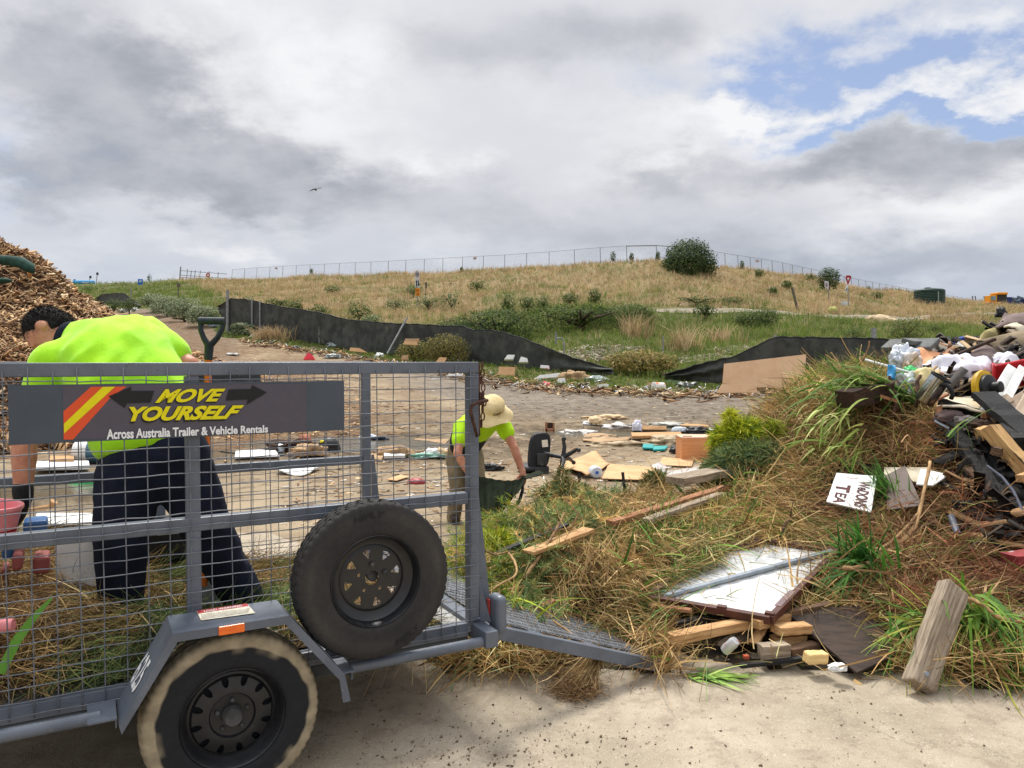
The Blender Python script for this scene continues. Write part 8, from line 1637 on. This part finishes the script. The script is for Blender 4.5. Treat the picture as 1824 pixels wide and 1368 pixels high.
# upturned office chair
oc = empty('office_chair', G(965, 838), 'black office chair tipped over on its side on the dirt', 'office chair'); D0 = 10.9
mb = MB(); sc0 = P(962, 803, D0); a_ = Vector((.35, -.93, .15)).normalized(); u_ = Vector((.93, .35, .05)).normalized(); w_ = a_.cross(u_); pts = []
for i in range(28):
    t = 2 * math.pi * i / 28; q = lambda v: math.copysign(abs(v) ** .55, v); pts.append(sc0 + u_ * .165 * q(math.cos(t)) + w_ * .255 * q(math.sin(t)) + u_ * .05 * q(math.sin(t)) * (1 if w_.z > 0 else -1))
mb.slab(pts, .075, a_); seat = mb.build('seat', mat('black_vinyl_seat', srgb(36, 37, 40), srgb(28, 29, 32), 9, .6, speck=(srgb(170, 130, 70), 11, .70, .74, .7)), oc, bevel=.02)
mb = MB(); lc = P(970, 790, D0 - .06); mb.add([lc + u_ * x_ + w_ * z_ + a_ * .015 for x_, z_ in ((-.045, -.05), (.045, -.05), (.045, .05), (-.045, .05))], [(0, 1, 2, 3)]); mb.build('label_sticker', mat('old_sticker', (0, 0, 0)), seat)
mb = MB(); c = P(944, 833, D0 + .1); uvs(mb, c, (.19, .22, .07)); mb.build('backrest', MATS['black_vinyl_seat'], oc, smooth=True)
mb = MB(); mb.tube([P(*q) for q in ((962, 812, D0 - .05), (966, 828, D0 - .1), (968, 838, D0), (950, 838, D0 + .1))], .028, 8); mb.box(P(966, 818, D0 - .08), (.14, .05, .16)); mb.box(P(965, 836, D0 - .05), (.2, .12, .08)); mb.build('tilt_mechanism', dk_, oc, bevel=.004)
mb = MB(); hub = P(1003, 815, D0 - .2); mb.tube([P(970, 808, D0 - .05), hub], [.033, .026], 10); mb.build('gas_column', blackp, oc, smooth='auto')
for k, (x_, y_, dd) in enumerate(((1003, 780, -.1), (1029, 800, -.3), (993, 843, -.15), (1000, 834, -.5), (1020, 822, .12))):
    t_ = P(x_, y_, D0 + dd); mb = MB(); mb.tube([hub, hub.lerp(t_, .5) + Vector((.02, 0, .01)), t_], [.034, .028, .022], 8); lg = mb.build('base_arm', blackp, oc, smooth='auto')
    mb = MB(); mb.lathe([(.0, -.022), (.026, -.022), (.030, -.01), (.030, .01), (.026, .022), (0, .022)], t_ + Vector((.015, 0, -.015)), (.2, 1, .1), 14); mb.build('castor', dk_, lg, smooth='auto')
# seen through the trailer mesh
ball = empty('basketball', G(543, 797), 'worn orange basketball lying at the edge of the puddle', 'ball'); c = G(543, 797) + Vector((0, 0, .12)); mb = MB(); uvs(mb, c, .125, seg=28, rings=18); mb.build('ball', mat('worn_basketball', srgb(180, 104, 70), srgb(150, 84, 58), 9, .7, speck=(srgb(220, 190, 160), 5, .58, .66, .7)), ball, smooth=True)
mb = MB()
for ax in ((1, 0, 0), (0, 0, 1), (.5, .5, .7)): mb.lathe([(.1245, -.003), (.1262, 0), (.1245, .003)], c, ax, 36, close=True)
mb.build('seams', blackp, ball)
hb_ = empty('black_drum', G(586, 806), 'black plastic drum with a yellow mark standing in the puddle', 'drum'); p = G(586, 806); mb = MB(); uvs(mb, p + Vector((0, 0, .10)), (.175, .16, .15), seg=24, rings=14); mb.lathe([(.185, 0), (.19, .03), (.18, .06)], p + Vector((0, 0, .03)), (0, 0, 1), 24); mb.build('drum_body', blackp, hb_, smooth='auto')
mb = MB(); uvs(mb, p + Vector((-.085, -.085, .185)), (.045, .035, .03)); mb.build('yellow_mark', mat('bright_yellow', srgb(226, 214, 40), srgb(210, 196, 30), 5, .5), hb_, smooth=True)
g_sheet('white_board', 'white flat board lying at the puddle edge left of the basketball', 'board', [(418, 822), (498, 818), (490, 806), (420, 808)], .02, whitep, .03); g_sheet('white_board', 'white flat sheet lying on the dirt below the basketball', 'board', [(492, 846), (540, 850), (572, 838), (510, 832)], .015, whitep, .03, .03)
g_sheet('white_board', 'small white foam board lying in front of brown paper', 'board', [(684, 820), (722, 819), (720, 813), (684, 814)], .05, whitep, .02); crumple('brown_paper', 'crumpled brown paper behind the small white foam board', 'paper', G(700, 812) + Vector((0, 0, .04)), (.28, .14, .11), card2, 61, amp=.5)
g_sheet('cardboard_sheet', 'flat tan cardboard at the muddy puddle end behind the trailer', 'cardboard', [(650, 822), (680, 823), (684, 813), (655, 812)], .015, card2, .02); g_sheet('cardboard_sheet', 'flat pale cardboard on the mud left of the stooping worker', 'cardboard', [(718, 792), (790, 796), (800, 786), (740, 784)], .012, card2, .02)
crumple('clear_bottle', 'pale blue plastic container at the puddle edge', 'container', G(655, 787) + Vector((0, 0, .06)), (.18, .12, .10), mat('cloudy_plastic', (0, 0, 0)), 62, amp=.2); crumple('white_trash', 'lilac white film floating on the puddle', 'film', G(690, 796) + Vector((0, 0, .01)), (.45, .3, .05), mat('lilac_film', srgb(206, 200, 222), srgb(180, 176, 200), 5, .4), 63, amp=.6); crumple('black_bag', 'dark blue rag beside the lilac film', 'rag', G(676, 789) + Vector((0, 0, .04)), (.2, .12, .08), navy, 64)
crumple('white_trash', 'pale green tangle of film on the dirt', 'film', G(755, 814) + Vector((0, 0, .01)), (.36, .12, .04), mat('pale_green_film', srgb(150, 196, 176), srgb(130, 176, 156), 5, .5), 65, amp=.7); crumple('white_trash', 'white crumpled paper left of the stooping worker', 'paper', G(770, 812) + Vector((0, 0, .03)), (.14, .1, .09), whitep, 66); crumple('white_trash', 'cream crumpled paper beside the white one', 'paper', G(785, 812) + Vector((0, 0, .03)), (.2, .1, .08), mat('cream_cloth', (0, 0, 0)), 67)
crumple('red_bowl', 'red plastic bowl lying on the dirt behind the trailer mesh', 'bowl', G(742, 861) + Vector((0, 0, .0)), (.125, .10, .07), mat('dull_red', srgb(158, 50, 54), srgb(136, 40, 44), 5, .45), 68, amp=.08); g_sheet('cardboard_sheet', 'pale leaf shaped cardboard scrap left of the red bowl', 'cardboard', [(688, 858), (706, 860), (730, 852), (712, 850)], .01, card, .02)
crumple('grey_bucket', 'grey white round tin on the mud under the basketball', 'tin', G(500, 806) + Vector((0, 0, .04)), (.09, .09, .1), mat('cloudy_plastic', (0, 0, 0)), 69, amp=.1); crumple('dark_rubbish', 'dark brown rubbish heap between the basketball and the drum', 'rubbish', G(520, 800) + Vector((0, 0, .03)), (.42, .25, .12), wood_rot, 70, amp=.6); crumple('brown_paper', 'brown paper bag on the mud right of the dark rubbish', 'bag', G(548, 810) + Vector((0, 0, .04)), (.3, .16, .12), card2, 71, amp=.5)
tnk = empty('plastic_bucket', G(155, 826), 'white and blue plastic bucket lying on its side beyond the trailer', 'bucket'); p = G(155, 826) + Vector((0, 0, .17)); mb = MB(); mb.lathe([(.0, 0), (.15, .0), (.17, .2)], p + Vector((-.16, 0, 0)), (1, .1, 0), 24); mb.build('bucket_base', whitep, tnk, smooth='auto'); mb = MB(); mb.lathe([(.171, .0), (.178, .24), (.14, .24), (.13, .1), (0, .1)], p + Vector((.045, .02, 0)), (1, .1, 0), 24); mb.build('bucket_body', mat('dull_teal', srgb(70, 110, 130), srgb(56, 92, 112), 5, .5), tnk, smooth='auto')
g_sheet('white_board', 'long white board lying beyond the trailer under the bucket', 'board', [(62, 846), (160, 843), (158, 833), (66, 833)], .05, whitep, .05); g_sheet('wet_plank', 'tan board beside the white bucket beyond the trailer', 'plank', [(88, 836), (132, 835), (132, 828), (90, 828)], .03, wood_tan, .10); crumple('green_tray', 'bright green plastic tray half sunk in the puddle beyond the trailer', 'tray', G(152, 868) + Vector((0, 0, .02)), (.24, .15, .09), mat('green_plastic', (0, 0, 0)), 72, amp=.15)
mb = MB(); mb.tube([P(48, 908, 5.8), P(90, 902, 5.8), P(96, 893, 5.8)], [.012, .02, .03], 6); tag(mb.build('pale_splinter', wood_tan), 'pale splinter of wood beyond the trailer', 'splinter')
g_sheet('white_board', 'wide white panel lying on the ground beyond the trailer behind the worker', 'board', [(60, 946), (170, 946), (170, 926), (66, 926)], .02, whitep, .05)
# things still inside the trailer
def tbox(name, label, cat_, px0, y0, px1, y1, w, dep, m, bev=.012):
    s0, z1 = TP(px0, y0, w); s1, z0 = TP(px1, y1, w); mb = MB(); mb.box(T((s0 + s1) / 2, w + dep / 2, (z0 + z1) / 2), (abs(s1 - s0), dep, abs(z1 - z0)), TM); return tag(mb.build(name, m, bevel=bev), label, cat_)
tbox('white_board', 'white melamine panel standing among the waste in the trailer', 'board', 98, 962, 172, 1046, .62, .02, whitep, .003)
tub = empty('pink_tub', T(-1.86, .42, .8), 'pink plastic tub with a red base held by the bending worker', 'tub'); s_, z_ = TP(-24, 930, .42); c = T(s_, .42, z_); mb = MB(); mb.lathe([(.0, .0), (.10, .0), (.112, .075), (.118, .078), (.118, .09), (.10, .09), (.09, .02), (0, .02)], c + Vector((0, 0, -.02)), (.1, 0, 1), 28); mb.build('tub_body', mat('pink_plastic', srgb(226, 140, 144), srgb(210, 124, 130), 5, .4), tub, smooth='auto'); mb = MB(); mb.lathe([(.0, -.05), (.09, -.05), (.102, .0)], c + Vector((0, 0, -.024)), (.1, 0, 1), 28); mb.build('tub_base', redp, tub, smooth='auto')
tbox('blue_box', 'small blue plastic box under the white panel in the trailer', 'box', 40, 930, 84, 948, .55, .12, mat('mid_blue', srgb(60, 104, 156), srgb(50, 90, 140), 5, .5)); tbox('blue_box', 'dark blue box low on the left in the trailer', 'box', 2, 972, 24, 996, .5, .15, mat('mid_blue', (0, 0, 0)))
for i, (x0, y0, x1, y1) in enumerate(((20, 990, 40, 1016), (58, 994, 88, 1022), (0, 1014, 14, 1034))): tbox('red_block', ['dull red block among the trailer waste beside the dark blue box', 'largest dull red block among the trailer waste', 'dull red block at the left edge of the trailer waste'][i], 'block', x0, y0, x1, y1, .42 + .1 * i, .14, mat('brick_red', srgb(156, 84, 78), srgb(136, 70, 66), 6, .7))
tbox('black_crate', 'black plastic crate standing in the trailer between the worker\'s legs', 'crate', 262, 938, 332, 1000, 1.25, .3, blackp, .02); tbox('white_strip', 'thin white strip on the rim of the black crate', 'strip', 280, 944, 331, 949, 1.2, .02, whitep, .002)
s_, z_ = TP(6, 1118, .05); mb = MB(); mb.tube([T(s_ - .12, .10, z_), T(s_ + .03, .05, z_ + .005)], [.03, .022], 12); tag(mb.build('pink_grip', mat('pink_plastic', (0, 0, 0)), smooth='auto'), 'pink rounded handle poking through the trailer waste at the left edge', 'handle')
n_ = [TP(*q, -.012) for q in ((0, 1200), (30, 1140), (60, 1100), (92, 1068))]; mb = MB(); pts = [T(s, -.012 + .02 * (i == 3), z) for i, (s, z) in enumerate(n_)]
for i in range(3): d_ = (pts[i + 1] - pts[i]).normalized(); sd_ = d_.cross(Vector(TV)).normalized(); w0, w1 = (.014, .016, .012, .004)[i:i + 2]; mb.add([pts[i] - sd_ * w0, pts[i] + sd_ * w0, pts[i + 1] + sd_ * w1, pts[i + 1] - sd_ * w1], [(0, 1, 2, 3)])
tag(mb.build('long_leaf', mat('bright_leaf', srgb(96, 150, 52), srgb(84, 134, 46), 6, .6)), 'single long bright green leaf against the inside of the trailer mesh', 'leaf')
# spade standing in the trailer
spd = empty('spade', T(-1.1, .55, .45), 'spade with an orange shaft and green black handle standing in the trailer', 'spade'); Dd = 3.55
hg = mat('black_green_grip', srgb(38, 48, 52), srgb(26, 34, 36), 7, .4, speck=(srgb(36, 92, 40), 5, .55, .7, .8)); mb = MB(); mb.tube([P(354.5, 571.5, Dd), P(400.5, 572, Dd)], .0175, 16); mb.tube([P(357, 572, Dd), P(357.5, 588, Dd), P(363, 602, Dd), P(370, 614, Dd)], [.011, .012, .013, .015], 10); mb.tube([P(398, 572, Dd), P(396, 586, Dd), P(387, 602, Dd), P(376, 614, Dd)], [.011, .012, .013, .015], 10); mb.tube([P(373, 611, Dd), P(371, 641, Dd)], [.021, .0185], 14); mb.build('handle', hg, spd, smooth='auto')
mb = MB(); e_ = P(371, 641, Dd); f_ = T(-1.08, .56, .62); mb.tube([e_, f_], .0165, 14); mb.build('shaft', mat('orange_shaft', srgb(214, 112, 32), srgb(190, 92, 24), 6, .45, speck=(srgb(60, 50, 44), 12, .66, .74, .6)), spd, smooth='auto'); mb = MB(); mb.slab([f_ + Vector((-.08, 0, .02)), f_ + Vector((.08, 0, .02)), f_ + Vector((.07, 0, -.17)), f_ + Vector((-.07, 0, -.17))], .003, (0, -1, .1)); mb.build('blade', galv, spd)
# verge rubbish along the fence
def lean(px, py, D, z0): d = ray(px, py); t = (D + .3 * (EYE - z0)) / (d.y - .3 * d.z); return Vector((d.x * t, d.y * t, EYE + d.z * t))
def vg_sheet(name, label, cat_, pts, D, th, m): z0 = P(*pts[0], D).z; mb = MB(); mb.slab([lean(x_, y_, D, z0) for x_, y_ in pts], th, (0, -.96, .29)); return tag(mb.build(name, m, bevel=.004), label, cat_)
vg_sheet('leaning_board', 'large pinkish tan board leaning against the right black fence', 'board', [(1287, 683), (1433, 697), (1436, 631), (1290, 648)], 24.7, .03, tanboard)
g_ = vg_sheet('leaning_board', 'low pinkish tan board lying at the foot of the large leaning board', 'board', [(1277, 700), (1349, 699), (1348, 686), (1286, 684)], 22.6, .05, tanboard)
bkt = empty('paint_bucket', G(1162, 697), 'white and orange paint bucket lying on its side at the verge', 'bucket'); c = P(1168, 689.5, 25.5); mb = MB(); mb.lathe([(0, 0), (.15, 0), (.165, .34), (.13, .34)], c + Vector((.28, .1, 0)), (-1, -.35, 0), 24); mb.build('bucket_body', mat('orange_white_label', srgb(222, 120, 70), srgb(226, 222, 216), 3, .5, ramp=(.48, .52)), bkt, smooth='auto'); mb = MB(); mb.lathe([(.17, 0), (.178, .03), (.16, .04), (0, .035)], c + Vector((-.04, -.015, 0)), (-1, -.35, 0), 24); mb.build('lid', whitep, bkt, smooth='auto')
for a in (('brown_carton', 'brown carton behind the paint bucket', 'carton', [(1150, 690), (1166, 690), (1166, 681), (1154, 681)], 26.2, .1, card2), ('cardboard_sign', 'upright square of tan cardboard standing in the verge grass', 'cardboard', [(887, 667), (917, 669), (918, 654), (889, 653)], 27, .02, card), ('white_board', 'long white board lying in the verge rubbish', 'board', [(950, 675), (992, 672), (998, 664), (962, 668)], 27.2, .04, whitep),
          ('white_carton', 'white carton lying right of the long white board', 'carton', [(993, 682), (1008, 682), (1006, 673), (994, 674)], 26.5, .12, whitep), ('white_tub', 'white roll lying at the road edge below the plastic film', 'roll', [(1064, 690), (1084, 689), (1084, 684), (1065, 685)], 25.6, .1, whitep), ('white_crate', 'small white wire crate in front of the low tan board', 'crate', [(1297, 698), (1312, 697), (1310, 688), (1299, 688)], 23.6, .12, whitep),
          ('white_tub', 'white square tub tilted in the grass below the fence cloth, left of another', 'tub', [(898, 640), (914, 640), (917, 632), (904, 632)], 29.8, .2, whitep), ('white_tub', 'white tub tilted in the grass right of the other tub', 'tub', [(924, 645), (941, 645), (939, 638), (928, 635)], 29.3, .2, whitep), ('pink_white_box', 'pink and white box in the verge grass', 'box', [(962, 655), (979, 657), (978, 651), (963, 650)], 28.6, .15, mat('pink_white', srgb(226, 222, 224), srgb(214, 90, 140), 3, .5, ramp=(.55, .6))),
          ('white_cup', 'white cup tipped in the grass of the fence gap', 'cup', [(1100, 648), (1107, 650), (1110, 645), (1103, 642)], 30, .1, whitep), ('orange_paper', 'tan cardboard propped at the foot of the silver foil', 'cardboard', [(776, 645), (792, 645), (796, 637), (783, 636)], 29.5, .03, card), ('brown_box', 'open cardboard box caught on the weedy bush', 'cardboard', [(718, 613), (744, 615), (743, 609), (720, 608)], 31.2, .04, card), ('brown_box', 'back flap of the cardboard box on the weedy bush', 'cardboard', [(720, 608), (746, 610), (747, 603), (722, 603)], 31.5, .04, card2),
          ('brown_box', 'small cardboard box at the foot of the weedy bush', 'cardboard', [(714, 640), (727, 641), (727, 632), (716, 633)], 30.5, .12, card2), ('cardboard_sheet', 'flat cardboard on the chip bank below the fence cloth', 'cardboard', [(622, 625), (655, 628), (640, 620), (624, 619)], 32.5, .03, card), ('red_cone', 'bright pinkish red plastic wedge on the chips above the trailer rail', 'wedge', [(540, 640), (561, 640), (556, 632), (548, 628)], 27.5, .1, mat('pinkish_red', srgb(232, 60, 76), srgb(214, 48, 64), 5, .5)),
          ('white_board', 'white card lying on the road behind the trailer mesh', 'card', [(769, 675), (783, 675), (784, 672), (770, 672)], 24, .04, whitep), ('white_board', 'pale board lying at the road edge behind the trailer corner', 'board', [(795, 670), (823, 670), (824, 666), (800, 666)], 25.5, .05, whitep), ('white_board', 'white board leaning behind the right fence end of the large leaning board', 'board', [(1438, 684), (1452, 681), (1454, 676), (1440, 678)], 24.2, .04, whitep)): vg_sheet(*a)
dark_pl = mat('dark_grey_plastic', srgb(60, 62, 60), srgb(38, 40, 40), 5, .35, spec=.6)
for i, (nm, lab, ct, px, py, D, r, m, am) in enumerate((('brown_paper', 'crumpled brown paper sack in the verge rubbish', 'sack', 1022, 675, 27, (.62, .35, .28), card2, .45), ('plastic_film', 'clear grey plastic film lying right of the brown sack', 'film', 1062, 678, 26.6, (.42, .3, .16), mat('clear_wrap', (0, 0, 0)), .6), ('pink_rag', 'small bright pink rag at the road edge', 'rag', 971, 685, 26.3, (.16, .12, .10), mat('pinkish_red', (0, 0, 0)), .4),
      ('black_bag', 'black bin bag torn open at the verge near the leaning boards', 'bag', 1228, 692, 25, (.40, .3, .22), dark_pl, .5), ('silver_bag', 'grey silver end of the torn black bin bag', 'bag', 1214, 691, 24.9, (.16, .2, .20), mat('silver_grey', srgb(150, 150, 142), srgb(118, 118, 110), 5, .4), .4), ('plastic_film', 'pale green glassy film in the verge grass', 'film', 1200, 682, 26.2, (.28, .2, .1), mat('pale_green_film', (0, 0, 0)), .6), ('silver_foil', 'crumpled silver foil sheet in the weedy bush', 'foil', 777, 624, 31, (.32, .25, .42), mat('silver_foil', srgb(206, 210, 212), srgb(140, 146, 150), 6, .25, metal=.8), .6),
      ('white_bag', 'white plastic bag right of the silver foil', 'bag', 805, 624, 31, (.22, .2, .2), whitep, .5), ('plastic_film', 'pale plastic film pile beyond the trailer corner', 'film', 822, 641, 30.5, (.5, .3, .16), mat('clear_wrap', (0, 0, 0)), .6), ('green_bag', 'green plastic bag end beyond the trailer corner', 'bag', 843, 640, 30.2, (.22, .2, .2), mat('green_plastic', (0, 0, 0)), .5), ('white_bag', 'white plastic bag right of the green bag end', 'bag', 850, 641, 30, (.2, .16, .12), whitep, .4),
      ('white_bag', 'white crumpled sheeting on the chip bank below the fence cloth', 'sheeting', 601, 616, 34, (.5, .3, .16), mat('clear_wrap', (0, 0, 0)), .6), ('white_bag', 'pale plastic bag in the green verge below the fence cloth', 'bag', 535, 605, 36, (.3, .25, .2), mat('cloudy_plastic', (0, 0, 0)), .5), ('white_bag', 'large pale plastic sheet beside the small silvery shrub at the fence', 'sheeting', 447, 584, 40.5, (.55, .3, .32), sheetm, .6), ('white_bag', 'white plastic scraps lying at the chip edge near the fence end', 'plastic', 460, 598, 38, (.4, .3, .14), whitep, .6),
      ('white_bag', 'flat white scrap on the chips left of the trailer spade', 'plastic', 414, 631, 30, (.3, .2, .06), whitep, .4), ('white_bag', 'white bundle at the far end of the dirt road, left one', 'plastic', 223, 554, 70, (.5, .3, .22), whitep, .3), ('white_bag', 'white board bundle at the far end of the dirt road, right one', 'plastic', 236, 552, 70, (.5, .3, .30), whitep, .3), ('white_bag', 'white bag below the silvery shrubs by the dirt road', 'bag', 297, 557, 56, (.28, .2, .22), whitep, .3), ('pale_rubbish', 'pale rubbish strewn along the dirt road edge below the silvery shrubs', 'rubbish', 325, 566, 50, (.6, .3, .16), card2, .6),
      ('blue_bag', 'pale blue plastic sheet behind the spade handle', 'sheeting', 388, 580, 42, (.5, .3, .18), mat('pale_blue_film', srgb(190, 204, 222), srgb(168, 184, 206), 5, .4), .5), ('dark_bag', 'dark bag lump in the chip bank near the red wedge', 'bag', 527, 622, 31, (.22, .2, .16), dark_pl, .4), ('pale_rubbish', 'grey green film heap on the chips right of the red wedge', 'film', 594, 636, 28.5, (.4, .25, .14), mat('clear_wrap', (0, 0, 0)), .5), ('white_bag', 'white scraps beside the leaning pole foot', 'plastic', 676, 636, 29.5, (.22, .16, .18), whitep, .5))):
    b_ = G(px, py + 2); D = b_.y if abs(b_.y - D) < 8 else D; q = P(px, py, D); q.z = max(q.z, Hs(q.x, q.y) + .02); crumple(nm, lab, ct, q, r, m, 80 + i, amp=am)
n = 420; px = rng.uniform(430, 1440, n); D = fence_d(px) - np.interp(px, [395, 560, 830, 930, 1060, 1300, 1440], [2.5, 3.3, 4.2, 4.2, 3.3, 1.6, .9]) + rng.normal(.2, .6, n); x = (px - 912) / FPX * D
V1 = chips(x, D, H(x, D) + .08, .22, A_((230, 228, 224), (210, 206, 198), (190, 196, 204), (206, 170, 124), (90, 96, 104)), .5); V1[0][:] = V1[0]; tag(npmesh('verge_scraps', V1[0], V1[1], chipm, V1[2]), 'small white and tan scraps scattered along the grass verge', 'litter', kind='stuff')
